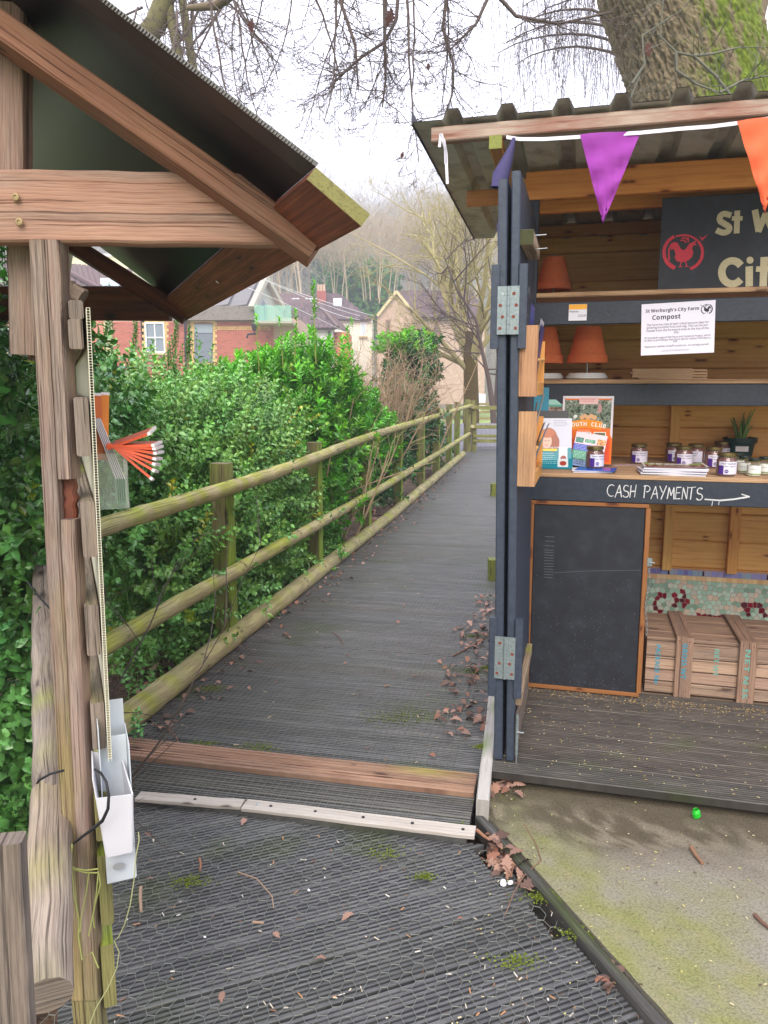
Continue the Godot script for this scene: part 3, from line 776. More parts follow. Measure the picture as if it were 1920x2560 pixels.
# ---------------------------------------------------------------- the stall
func make_stall() -> void:
	rng.seed = 303
	var st := thing("market_stall", "dark blue painted farm stall with pine interior and corrugated roof", "stall", S(0, 0, 0))
	var pine := func() -> Color: return tint(0.12)
	# deck: grooved boards along the front
	for i in 7:
		var z1 := 0.034 - i * 0.125
		var tone := (Color(0.74, 0.61, 0.52) if i > 0 else Color(0.66, 0.6, 0.52)) * rn(0.8, 0.98) * 1.05
		part(st, "deck_board", plank_mesh(S(-0.025, 0.06, z1 - 0.122), SR, SN, 0.121, 9, [S(-0.025, 0, 0), SR], [S(2.6, 0, 0), SR], 0.03, 0.005, tone, 40), M.deck)
	sbox(st, "deck_floor", 0.02, 2.6, 0.02, 0.055, -1.7, -0.84, M.grey_wood, Color(0.75, 0.66, 0.55))
	sbox(st, "deck_bearer", 0.0, 2.55, -0.1, 0.03, -0.06, -0.02, M.deck, Color(0.4, 0.4, 0.4))
	# back wall of pine boards
	var y := 0.0
	var back := -1.70
	var i2 := 0
	while y < 2.15:
		var h: float = [0.15, 0.148, 0.152][i2 % 3]
		var tn: Color = Color(1.06, 1.0, 0.96) * rn(0.86, 1.04)
		if y > 1.55: tn = Color(1.0, 0.94, 0.88) * rn(0.8, 1.04)
		sbox(st, "wall_board", 0.0, 2.6, y, y + h - 0.0015, back - 0.022 - 0.006 * (i2 % 2), back - 0.006 * (i2 % 2), M.pine, tn, 0.007)
		sbox(st, "wall_board", -0.02, 0.0, y, y + h - 0.001, back, -0.77, M.pine, tn * 0.9, 0.004)
		y += h; i2 += 1
	sbox(st, "wall_post", 0.70, 0.748, 0.44, 1.33, back, back + 0.045, M.pine, Color(1.08, 1.0, 0.95))
	sbox(st, "wall_post", 1.02, 1.07, 0.44, 0.92, back, back + 0.05, M.pine, Color(0.9, 0.75, 0.66))
	sbox(st, "wall_post", 0.005, 0.055, 0.06, 2.2, -0.83, -0.785, M.paint)
	sbox(st, "added_light_stop", -0.02, 2.64, 0.0, 2.2, back - 0.05, back - 0.03, M.paint)  # unseen dark sheet, added to stop light leaking between the wall boards
	sbox(st, "side_wall", 2.6, 2.64, 0.0, 2.2, back, -0.77, M.pine)
	# dark fascia strips and shelves
	for f in [[1.66, 1.752, -0.77, 0.022], [1.322, 1.418, -1.1, 0.001], [0.92, 1.018, -0.77, 0.001]]:
		sbox(st, "fascia_strip", 0.02, 2.6, f[0], f[1], f[2] - 0.025, f[2], M.paint, Color.WHITE, 0.003)
		sbox(st, "shelf", 0.022, 2.6, f[1] + f[3], f[1] + f[3] + 0.02, back, f[2] - 0.005 - f[3], M.crate, Color(0.98, 0.84, 0.64), 0.003)
	# cupboard: blackboard panel in a thin orange brown frame
	var cp := sbox(st, "cupboard_door", 0.075, 0.535, 0.085, 0.9, -0.79, -0.772, M.board)
	for fr in [[0.062, 0.548, 0.902, 0.918], [0.062, 0.548, 0.066, 0.084]]: sbox(cp, "door_frame", fr[0], fr[1], fr[2], fr[3], -0.79, -0.766, M.pine, Color(0.36, 0.24, 0.2), 0.002)
	for fr in [[0.062, 0.0745], [0.536, 0.556]]: sbox(cp, "door_frame", fr[0], fr[1], 0.0845, 0.9015, -0.79, -0.765, M.pine, Color(0.36, 0.24, 0.2), 0.002)
	var g := G.new()
	for k in 14:
		var yy: float = 0.74 - k * 0.0125 if k > 3 else 0.76 - k * 0.02
		strokes(g, sframe(0, 0, -0.7718), [[Vector2(0.125, yy), Vector2(0.165, yy + rn(-0.001, 0.001))]], 0.0018, 0.0002)
	strokes(g, sframe(0, 0, -0.7718), [[Vector2(0.17, 0.60), Vector2(0.3, 0.616), Vector2(0.53, 0.634)]], 0.0012, 0.0002)
	for k in 260:
		var p := Vector2(rn(0.08, 0.53), 0.09 + 0.5 * pow(rng.randf(), 2.2))
		strokes(g, sframe(0, 0, -0.7718), [[p, p + Vector2(rn(-0.003, 0.003), rn(0.0005, 0.005))]], 0.0012, 0.0002)
	part(cp, "scratches", g.mesh(), mottled([c8(120, 124, 132), c8(96, 100, 110)], 0.1, 0.9, 42)).set_meta("kind", "stuff")
	sbox(cp, "latch_plate", 0.552, 0.572, 0.655, 0.69, -0.765, -0.762, M.zinc)
	sbox(cp, "latch_bolt", 0.562, 0.582, 0.668, 0.674, -0.762, -0.755, M.steel)
	g = G.new()
	for k in 26:                                        # safety chain hanging by the cupboard
		var c := S(0.560 + 0.006 * sin(k * 0.35), 0.64 - k * 0.0115, -0.758)
		var ring := PackedVector3Array(); var rr := PackedFloat32Array()
		for q in 9:
			var t := TAU * q / 8.0
			ring.append(c + (SR if k % 2 == 0 else SN) * 0.004 * cos(t) + Vector3.UP * 0.0075 * sin(t)); rr.append(0.0011)
		g.tube(ring, rr, 4)
	part(cp, "chain", g.mesh(), M.steel)
	# chalked CASH PAYMENTS with its arrow
	g = G.new()
	var cf := Transform3D(Basis(SR, Vector3.UP, SN).rotated(SN, -0.006), S(0.375, 0.972, -0.769))
	var u := 0.00158
	var L := {"C": [arc(14, 0, 13, 17, 55, 300)], "A": [[Vector2(0, -20), Vector2(12, 17), Vector2(20, -18)], [Vector2(4, -6), Vector2(19, -4)]], "S": [arc(9, 8, 8, 9, 40, 260, 8) + arc(8, -9, 9, 9, 80, -150, 9)], "H": [[Vector2(2, 17), Vector2(0, -18)], [Vector2(17, 19), Vector2(14, -17)], [Vector2(1, -1), Vector2(16, 1)]], "P": [[Vector2(4, 18), Vector2(2, -18)], [Vector2(0, 16)] + arc(9, 9, 10, 9, 90, -90, 8)], "Y": [[Vector2(0, 18), Vector2(9, 0)], [Vector2(20, 20), Vector2(6, -20)]], "M": [[Vector2(0, -18), Vector2(4, 15), Vector2(11, -8), Vector2(18, 15), Vector2(20, -18)]], "E": [[Vector2(2, 16), Vector2(0, -17), Vector2(14, -16)], [Vector2(2, 16), Vector2(15, 17)], [Vector2(1, 0), Vector2(12, 1)]], "N": [[Vector2(0, -18), Vector2(2, 16), Vector2(14, -16), Vector2(15, 19)]], "T": [[Vector2(-3, 16), Vector2(19, 19)], [Vector2(8, 17), Vector2(6, -17)]]}
	var cx := 0.0
	for ch in "CASH PAYMENTS":
		if ch == " ":
			part(st, "chalk_lettering", g.mesh(), M.chalk); g = G.new(); cx += 16.0; continue
		var w := 0.0
		for pl: Array in L[ch]:
			var out := []
			for v: Vector2 in pl:
				w = maxf(w, v.x)
				out.append((Vector2(cx, 0.0) + v * Vector2(0.84, 0.92)) * u)
			strokes(g, cf, [out], 0.0038, 0.0004, 0.35)
		cx += w * 0.84 + 3.5
	var ax := 0.764 - 0.375
	part(st, "chalk_lettering", g.mesh(), M.chalk); g = G.new()
	strokes(g, cf, [[Vector2(ax, -0.022), Vector2(ax + 0.06, -0.024), Vector2(ax + 0.11, -0.017), Vector2(ax + 0.165, -0.004)]], 0.006, 0.0004, 0.2)
	strokes(g, cf, [[Vector2(ax + 0.138, 0.005), Vector2(ax + 0.168, -0.004), Vector2(ax + 0.142, -0.011)]], 0.005, 0.0004, 0.2)
	strokes(g, cf, [[Vector2(ax + 0.03, -0.028), Vector2(ax + 0.028, -0.048)], [Vector2(ax + 0.055, -0.028), Vector2(ax + 0.054, -0.043)]], 0.0025, 0.0004, 0.2)
	part(st, "chalk_arrow", g.mesh(), M.chalk)
	# mosaic on the low wall behind the crate
	var mw := sbox(st, "mosaic_wall", 0.5, 2.2, 0.0, 0.446, back + 0.002, back + 0.016, mottled([c8(196, 166, 160), c8(182, 152, 148)], 0.2, 0.95, 43))
	make_mosaic(mw, back + 0.016)
	# roof: fascia beam, joists, box profile sheets
	var roof_y := func(z: float) -> float: return 2.335 - 0.072 * (-0.3 - z)
	bar(st, "roof_beam", S(-0.3, 2.297, -0.31), S(2.7, 2.297, -0.31), 0.05, 0.045, M.beam_wood, Vector3.UP, 0.004, 6, 0.001, Color(1, 1, 1))
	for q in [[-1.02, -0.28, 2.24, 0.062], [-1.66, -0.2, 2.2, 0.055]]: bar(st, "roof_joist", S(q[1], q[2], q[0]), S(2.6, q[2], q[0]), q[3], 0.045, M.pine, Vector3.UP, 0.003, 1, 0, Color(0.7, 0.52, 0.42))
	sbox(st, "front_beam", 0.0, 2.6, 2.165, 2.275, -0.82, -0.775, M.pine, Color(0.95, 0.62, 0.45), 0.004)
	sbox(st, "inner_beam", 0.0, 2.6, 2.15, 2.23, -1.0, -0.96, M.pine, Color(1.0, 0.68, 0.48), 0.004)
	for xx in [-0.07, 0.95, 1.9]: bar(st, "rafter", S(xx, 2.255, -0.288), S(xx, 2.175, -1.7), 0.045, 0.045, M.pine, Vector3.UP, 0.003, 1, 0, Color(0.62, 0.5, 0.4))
	g = G.new(); g.box(sframe(-0.07, 2.255, -0.2865), Vector3(0.0445, 0.0445, 0.002))
	part(st, "rafter_end", g.mesh(), mottled([c8(124, 132, 62), c8(142, 148, 78), c8(98, 106, 52)], 0.1, 0.9, 44))
	for k in 4: sbox(st, "roof_bracket", 0.12 + k * 0.19, 0.16 + k * 0.19, 2.17, 2.225, back + 0.001, back + 0.004, M.zinc)
	g = G.new()
	var under := G.new()
	var px := -0.365
	var prof := []
	while px < 2.8:
		for q in [[0.0, 0.0], [0.108, 0.0], [0.126, 0.034], [0.164, 0.034], [0.182, 0.0]]: prof.append(Vector2(px + q[0], q[1]))
		px += 0.19
	for k in prof.size() - 1:
		var a: Vector2 = prof[k]; var b: Vector2 = prof[k + 1]
		var nn := (Vector3.UP * (b.x - a.x) - SR * (b.y - a.y)).normalized()
		var zf := -0.268; var zb := -1.86
		for sd in 2:
			var gg := g if sd == 0 else under
			var dy := 0.0012 - 0.0024 * sd
			gg.quad(S(a.x, float(roof_y.call(zf)) + a.y + dy, zf), S(b.x, float(roof_y.call(zf)) + b.y + dy, zf), S(b.x, float(roof_y.call(zb)) + b.y + dy, zb), S(a.x, float(roof_y.call(zb)) + a.y + dy, zb), nn if sd == 0 else -nn)
	var rs := part(st, "roof_sheet", g.mesh(), M.sheet_top)
	part(rs, "sheet_underside", under.mesh(), M.sheet_under)
	g = G.new()                                         # folded edge of the end sheet
	var e0 := S(-0.366, roof_y.call(-0.262), -0.262); var e1 := S(-0.366, roof_y.call(-1.862), -1.862)
	g.box(Transform3D(frame_of(e0, e1).basis, (e0 + e1) * 0.5 + Vector3.UP * 0.012), Vector3(e0.distance_to(e1), 0.045, 0.004))
	part(rs, "sheet_edge", g.mesh(), M.sheet_top)
	# the folded door: two leaves side by side, standing out from the stall
	var lean := func(yy: float) -> float: return -0.0155 * (yy - 0.06)
	var doors := thing("folding_door", "dark blue bi-fold stall door folded open, seen edge on with two steel hinges", "door", S(0.03, 0.06, -0.4))
	for lf in [[0.018, 2.07, 0.03], [0.060, 2.092, 0.028]]:
		var x: float = lf[0]
		var m := board(float(lf[1]) - 0.07, 0.72, lf[2], 0.004, 12, 0.0, Color.WHITE, func(p: Vector3, _n: Vector3, yy: float) -> Color: return Color.WHITE.lerp(Color(2.0, 1.7, 1.3), smoothstep(0.30, 0.0, yy + 0.1 * noise_at(p.y * 9.0, yy * 4.0, 1.0)) * 0.5))
		var a := S(x, 0.068, -0.40); var b := S(x + float(lean.call(2.07)), 2.07, -0.40)
		var fx := frame_of(a, b, SN)
		var leaf := part(doors, "door_leaf", m, M.door, fx)
		for hy in [[1.53, 1.80], [0.31, 0.60]]:
			var lx: float = x + float(lean.call(hy[0])) + (-0.024 if x < 0.03 else 0.024)
			sbox(leaf, "hinge_pad", lx - 0.014, lx + 0.014, hy[0], hy[1], -0.055, -0.03, M.door)
	for hy in [1.575, 0.38]:
		var xm: float = 0.040 + float(lean.call(hy + 0.08))
		var hi := sbox(doors, "hinge", xm - 0.036, xm - 0.003, hy, hy + 0.155, -0.0295, -0.0265, M.zinc, Color.WHITE, 0.001)
		sbox(hi, "hinge_leaf", xm + 0.003, xm + 0.036, hy, hy + 0.155, -0.0295, -0.0265, M.zinc, Color.WHITE, 0.001)
		g = G.new()
		for k in 5: g.tube(PackedVector3Array([S(xm, hy + k * 0.031 + 0.0005, -0.0265), S(xm, hy + k * 0.031 + 0.0305, -0.0265)]), PackedFloat32Array([0.0055, 0.0055]), 10, true)
		part(hi, "hinge_barrel", g.mesh(), M.zinc)
		for k in 8:
			g = G.new(); g.lathe([[0.0058, 0.0], [0.005, 0.0016], [0.0, 0.0012]], 10)
			var sx := xm + (-1.0 if k < 4 else 1.0) * (0.026 if k % 2 == 0 else 0.018)
			part(hi, "hinge_screw", g.mesh(), M.rust if (k * 7 + int(hy * 3)) % 5 else M.steel, Transform3D(Basis(SR, SN, -Vector3.UP), S(sx, hy + 0.02 + 0.037 * (k % 4), -0.0265)))
	var fx0 := 0.075 + float(lean.call(1.92))
	var blk := bar(doors, "stop_block", S(fx0 + 0.022, 1.885, -0.05), S(fx0 + 0.022, 1.885, -0.36), 0.048, 0.045, M.grey_wood, Vector3.UP, 0.004, 4, 0.001, Color(0.95, 0.85, 0.7))
	for k in 2: g = G.new(); g.tube(PackedVector3Array([S(fx0 + 0.04, 1.902 - k * 0.03, -0.12 - k * 0.08), S(fx0 + 0.08, 1.903 - k * 0.03, -0.12 - k * 0.08)]), PackedFloat32Array([0.0018, 0.0018]), 6, true); part(blk, "nail", g.mesh(), M.steel)
	g = G.new(); g.box(sframe(fx0 + 0.022, 1.885, -0.0485), Vector3(0.044, 0.047, 0.002)); part(blk, "block_end", g.mesh(), mottled([c8(48, 50, 36), c8(74, 78, 46), c8(40, 36, 30)], 0.08, 0.95, 45))
	bar(doors, "lower_batten", S(0.082, 0.285, -0.09), S(0.082, 0.295, -0.62), 0.05, 0.022, M.grey_wood, Vector3.UP, 0.003, 8, 0.001, Color(1.0, 0.88, 0.72), mossy(0.05))
	bar(doors, "bare_panel", S(0.0755, 0.15, -0.06), S(0.0755, 0.15, -0.70), 0.17, 0.004, M.grey_wood, Vector3.UP, 0.001, 1, 0, Color(0.62, 0.58, 0.55))
	var bo := sbox(doors, "barrel_bolt", 0.078, 0.088, 0.09, 0.245, -0.05, -0.038, M.zinc)
	g = G.new(); g.tube(PackedVector3Array([S(0.083, 0.06, -0.044), S(0.083, 0.15, -0.044)]), PackedFloat32Array([0.004, 0.004]), 8, true); g.tube(PackedVector3Array([S(0.083, 0.18, -0.040), S(0.108, 0.181, -0.036)]), PackedFloat32Array([0.003, 0.0036]), 8, true)
	part(bo, "bolt_pin", g.mesh(), M.rust if false else M.steel)
	g = G.new()
	strokes(g, Transform3D(Basis(-SN, Vector3.UP, SR), S(0.0762 + float(lean.call(1.72)), 1.72, -0.35)), [arc(0, 0.04, 0.02, 0.012, 40, 320, 6), [Vector2(0.03, 0.03), Vector2(0.05, 0.05), Vector2(0.07, 0.03)], [Vector2(0.08, 0.03), Vector2(0.08, 0.055), Vector2(0.1, 0.03)], [Vector2(0.0, -0.05), Vector2(0.03, -0.05), Vector2(0.0, -0.08), Vector2(0.03, -0.08)], [Vector2(0.05, -0.05), Vector2(0.07, -0.05), Vector2(0.05, -0.08), Vector2(0.07, -0.08)]], 0.004, 0.0005, 0.2)
	part(doors, "chalk_marks", g.mesh(), M.chalk)
func make_mosaic(mw: Node3D, z: float) -> void:
	rng.seed = 31
	var face := sframe(0, 0, z)
	var mat := painted(Color.WHITE, 0.3)
	var x := 0.63
	while x < 1.3:                                      # blue border, then a row of cream squares
		var w := rn(0.012, 0.034)
		var g := G.new()
		g.col = [lin(150, 150, 214), lin(126, 150, 210), lin(36, 32, 66), lin(148, 176, 204), lin(160, 166, 200), lin(122, 120, 190)][rng.randi() % 6]
		if g.col.b < 0.1: w = 0.012
		polygon(g, face, PackedVector2Array([Vector2(x, 0.413), Vector2(x + w - 0.002, 0.413 + rn(-0.001, 0.001)), Vector2(x + w - 0.002 + rn(-0.003, 0.001), 0.440), Vector2(x + rn(0, 0.002), 0.440)]), 0.0, rn(0.002, 0.0035))
		part(mw, "mosaic_tile", g.mesh(), mat); x += w
	x = 0.63
	while x < 1.3:
		var g := G.new()
		g.col = [lin(232, 200, 150), lin(222, 180, 130), lin(238, 212, 166)][rng.randi() % 3] * rn(0.9, 1.05)
		polygon(g, face, PackedVector2Array([Vector2(x, 0.386), Vector2(x + 0.0235, 0.386), Vector2(x + 0.0235, 0.410), Vector2(x, 0.410)]), 0.0, rn(0.002, 0.003))
		part(mw, "mosaic_tile", g.mesh(), mat); x += 0.025
	# broken green and pink pieces, dark red where the letters run
	var pts := []
	var letter := [[Vector2(0.672, 0.25), Vector2(0.70, 0.295), Vector2(0.75, 0.31), Vector2(0.782, 0.28), Vector2(0.785, 0.25)], [Vector2(0.826, 0.32), Vector2(0.832, 0.21)], [Vector2(1.135, 0.28), Vector2(1.2, 0.262), Vector2(1.24, 0.22)], [Vector2(1.135, 0.28), Vector2(1.15, 0.22)], [Vector2(0.68, 0.215), Vector2(0.76, 0.205)], [Vector2(0.9, 0.2), Vector2(1.03, 0.196)]]
	for i in 27:
		for j in 8: pts.append(Vector2(0.625 + i * 0.0255 + (0.0127 if j % 2 else 0.0) + rn(-0.008, 0.008), 0.195 + j * 0.0255 + rn(-0.008, 0.008)))
	for k in pts.size():
		var c: Vector2 = pts[k]
		var cell := PackedVector2Array([c + Vector2(-0.04, -0.04), c + Vector2(0.04, -0.04), c + Vector2(0.04, 0.04), c + Vector2(-0.04, 0.04)])
		for q in pts.size():
			if q == k or c.distance_squared_to(pts[q]) > 0.0049: continue
			var d: Vector2 = (pts[q] - c).normalized()
			var mid: Vector2 = (pts[q] + c) * 0.5 - d * 0.0013
			var keep := PackedVector2Array()
			for e in cell.size():
				var a := cell[e]; var b := cell[(e + 1) % cell.size()]
				var da := (a - mid).dot(d); var db := (b - mid).dot(d)
				if da <= 0: keep.append(a)
				if da * db < 0: keep.append(a.lerp(b, da / (da - db)))
			cell = keep
		var lim := PackedVector2Array()
		for e in cell: lim.append(Vector2(e.x, clampf(e.y, 0.18, 0.384)))
		if lim.size() < 3: continue
		var red := false
		for ln: Array in letter:
			for e in ln.size() - 1:
				if Geometry2D.get_closest_point_to_segment(c, ln[e], ln[e + 1]).distance_to(c) < 0.0135: red = true
		var g := G.new()
		g.col = ([lin(122, 24, 44), lin(140, 34, 52), lin(96, 44, 54)][k % 3] if red else [lin(172, 208, 190), lin(186, 218, 202), lin(158, 196, 176), lin(214, 196, 176), lin(196, 216, 200), lin(138, 176, 156), lin(206, 210, 196)][rng.randi() % 7]) * rn(0.88, 1.06)
		polygon(g, face, lim, 0.0, rn(0.0018, 0.0034))
		part(mw, "mosaic_tile", g.mesh(), mat)

# ---------------------------------------------------------------- goods, notices and signs on the stall
func seen(px: float, py: float, z: float) -> Vector3:      # stall coordinates of what is seen there on the stall's plane z
	var d := dir_of(px, py)
	var p := EYE + d * ((S(0, 0, z) - EYE).dot(SN) / d.dot(SN))
	return Vector3((p - SO).dot(SR), p.y, z)
func fit(parent: Node3D, called: String, s: String, high: float, width: float, x: Transform3D, mat: Material, bold := false) -> MeshInstance3D:
	var m := text(parent, called, s, high, x, mat, bold)
	var bb := m.mesh.get_aabb()
	m.global_transform = x.scaled_local(Vector3(width / maxf(bb.size.x, 0.0001), 1, 1)).translated_local(Vector3(-bb.position.x, -bb.get_center().y if s.length() < 9 else 0.0, 0))
	return m
func rooster(g: G, at: Callable, x: Transform3D, lift: float) -> void:
	var lay := func(a: Array) -> PackedVector2Array:
		var o := PackedVector2Array()
		for p: Vector2 in a: o.append(at.call(p))
		return o
	polygon(g, x, lay.call([Vector2(450, 648), Vector2(490, 660), Vector2(515, 715), Vector2(545, 752), Vector2(585, 748), Vector2(615, 705), Vector2(640, 668), Vector2(672, 656), Vector2(735, 622), Vector2(712, 662), Vector2(738, 690), Vector2(690, 690), Vector2(676, 730), Vector2(690, 790), Vector2(672, 845), Vector2(620, 890), Vector2(545, 912), Vector2(478, 898), Vector2(448, 850), Vector2(462, 800), Vector2(440, 745), Vector2(418, 738), Vector2(402, 755), Vector2(404, 700), Vector2(425, 662)]), lift)
	var ss := func(a: Array, w: float) -> void:
		var s: float = (at.call(Vector2(1, 0)) - at.call(Vector2(0, 0))).length()
		strokes(g, x, [Array(lay.call(a))], w * s, lift)
	ss.call(arc(565, 785, 255, 235, 150, 240, 12), 42.0)
	ss.call(arc(565, 785, 255, 225, 118, 152, 6), 52.0)
	ss.call(arc(565, 785, 250, 225, 248, 318, 10), 24.0)
	ss.call(arc(565, 785, 245, 225, 322, 360, 8), 34.0)
	ss.call(arc(565, 785, 245, 225, 0, 68, 10), 38.0)
	ss.call([Vector2(400, 690), Vector2(376, 740), Vector2(372, 800), Vector2(378, 880)], 20.0)
	ss.call([Vector2(452, 655), Vector2(410, 672), Vector2(390, 700)], 16.0)
	for l in [[530, 905, 520, 965], [590, 900, 605, 960]]:
		ss.call([Vector2(l[0], l[1]), Vector2(l[2], l[3])], 14.0)
		ss.call([Vector2(l[2] - 22, l[3] + 10), Vector2(l[2], l[3]), Vector2(l[2] + 26, l[3] + 8)], 10.0)
	for w in [[525, 630, 600, 655], [540, 600, 630, 625], [620, 600, 625, 650]]: ss.call([Vector2(w[0], w[1]), Vector2((w[0] + w[2]) * 0.5, w[1] - 6), Vector2(w[2], w[3])], 16.0)
	for b in [[345, 622, 405, 632, 432, 552, 392, 606], [762, 566, 808, 632, 880, 548, 806, 598], [862, 842, 806, 850, 822, 938, 790, 882]]:
		polygon(g, x, lay.call([Vector2(b[0], b[1]), Vector2(b[2], b[3]), Vector2(b[4], b[5]), Vector2(b[6], b[7])]), lift + 0.0001)
func jar(called: String, label: String, foot: Vector3, turn: float, group: String) -> Node3D:
	var o := thing(called, label, "jar", foot, group)
	o.rotation.y = -deg_to_rad(14.7) + turn
	var t := o.transform
	var g := G.new()
	g.lathe([[0.0, 0.001], [0.032, 0.001], [0.037, 0.006], [0.0385, 0.02], [0.0385, 0.062], [0.036, 0.071], [0.031, 0.077], [0.031, 0.079]], 28)
	part(o, "jam", g.mesh(), M.jam, t)
	g = G.new(); g.lathe([[0.0375, 0.0], [0.0396, 0.006], [0.0396, 0.064], [0.0335, 0.078], [0.0335, 0.083]], 28)
	part(o, "glass", g.mesh(), M.jar_glass, t)
	g = G.new(); g.lathe([[0.0352, 0.081], [0.0368, 0.0825], [0.0368, 0.093], [0.0352, 0.0955], [0.031, 0.0965], [0.03, 0.0955], [0.0, 0.0958]], 32)
	part(o, "lid", g.mesh(), M.lid, t)
	g = G.new()
	var n := 16
	for band in [[-62.0, -32.0, lin(74, 40, 138)], [-32.0, 78.0, lin(222, 220, 240)]]:
		g.col = band[2]
		for i in n:
			var a := deg_to_rad(lerpf(band[0], band[1], float(i) / n)); var b := deg_to_rad(lerpf(band[0], band[1], float(i + 1) / n))
			var r := 0.04005
			g.quad(Vector3(sin(a) * r, 0.010, cos(a) * r), Vector3(sin(b) * r, 0.010, cos(b) * r), Vector3(sin(b) * r, 0.062, cos(b) * r), Vector3(sin(a) * r, 0.062, cos(a) * r), Vector3(sin((a + b) / 2), 0, cos((a + b) / 2)))
	g.col = lin(222, 220, 240)
	for i in 6:
		var a := deg_to_rad(-62.0 + 5.0 * i); var b := deg_to_rad(-57.0 + 5.0 * i); var r := 0.0403
		g.quad(Vector3(sin(a) * r, 0.046, cos(a) * r), Vector3(sin(b) * r, 0.046, cos(b) * r), Vector3(sin(b) * r, 0.062, cos(b) * r), Vector3(sin(a) * r, 0.062, cos(a) * r), Vector3(sin(a), 0, cos(a)))
	var lb := part(o, "jar_label", g.mesh(), M.label_paper, t)
	# lettering bent round the jar
	g = G.new()
	curve_text(g, "Plum + Apple Jam", 0.0058, -46.0, 0.0405, 0.053, true)
	curve_text(g, "Plum + Apple Jam", 0.0042, -26.0, 0.0405, 0.042, true)
	part(lb, "label_lettering", g.mesh(), M.ink, t)
	g = G.new(); g.col = lin(74, 40, 138)
	var c0 := deg_to_rad(-15.0)
	for i in 14:
		var a := TAU * i / 14.0; var b := TAU * (i + 1) / 14.0; var r := 0.0405
		var at := func(q: float, k: float) -> Vector3: return Vector3(sin(c0 + cos(q) * k / 0.04) * r, 0.022 + sin(q) * k, cos(c0 + cos(q) * k / 0.04) * r)
		g.flat(at.call(0, 0.0), at.call(a, 0.0078), at.call(b, 0.0078), Vector3(sin(c0), 0, cos(c0)))
	part(lb, "label_badge", g.mesh(), M.label_paper, t)
	g = G.new()
	curve_text(g, "£4", 0.0062, -21.5, 0.0408, 0.022, true)
	part(lb, "price_lettering", g.mesh(), M.paper, t)
	return o
func curve_text(g: G, s: String, high: float, a0: float, r: float, y: float, bold: bool) -> void:
	var t := TextMesh.new()
	var f := SystemFont.new(); f.font_names = PackedStringArray(["Droid Sans"]); f.font_weight = 700 if bold else 400
	t.font = f; t.text = s; t.font_size = 32; t.pixel_size = high / 24.0; t.depth = 0.0; t.curve_step = 3.0
	var a := t.get_mesh_arrays()
	var v: PackedVector3Array = a[Mesh.ARRAY_VERTEX]
	var bb := t.get_aabb()
	var base := g.v.size()
	for p in v:
		var q := deg_to_rad(a0) + (p.x - bb.position.x) / r
		g.vert(Vector3(sin(q) * r, y + p.y - bb.get_center().y, cos(q) * r), Vector3(sin(q), 0, cos(q)))
	var ix: PackedInt32Array = a[Mesh.ARRAY_INDEX]
	for i in range(0, ix.size(), 3): g.tri(base + ix[i], base + ix[i + 1], base + ix[i + 2])
func heat_lamp(label: String, foot: Vector3, size: float) -> void:
	var o := thing("heat_lamp", label, "lamp", foot, "terracotta pot heat lamps on the stall shelves")
	o.scale = Vector3.ONE * size
	var t := o.transform
	var g := G.new(); g.lathe([[0.0, 0.001], [0.082, 0.001], [0.09, 0.006], [0.091, 0.012], [0.086, 0.015], [0.078, 0.028], [0.07, 0.028], [0.066, 0.018], [0.0, 0.017]], 32)
	part(o, "saucer", g.mesh(), M.white, t)
	g = G.new(); g.lathe([[0.0042, 0.017], [0.0042, 0.24]], 10); g.lathe([[0.009, 0.017], [0.009, 0.022], [0.004, 0.022]], 6); g.lathe([[0.008, 0.229], [0.008, 0.234], [0.0035, 0.235], [0.0035, 0.243], [0.0, 0.244]], 6)
	part(o, "spindle", g.mesh(), M.steel, t)
	g = G.new(); g.lathe([[0.072, 0.074], [0.086, 0.072], [0.087, 0.076], [0.0845, 0.104], [0.083, 0.108], [0.078, 0.109], [0.052, 0.222], [0.049, 0.227], [0.008, 0.2285]], 40)
	g.lathe([[0.045, 0.22], [0.070, 0.109], [0.076, 0.072]], 40)
	part(o, "pot", g.mesh(), M.terracotta, t)
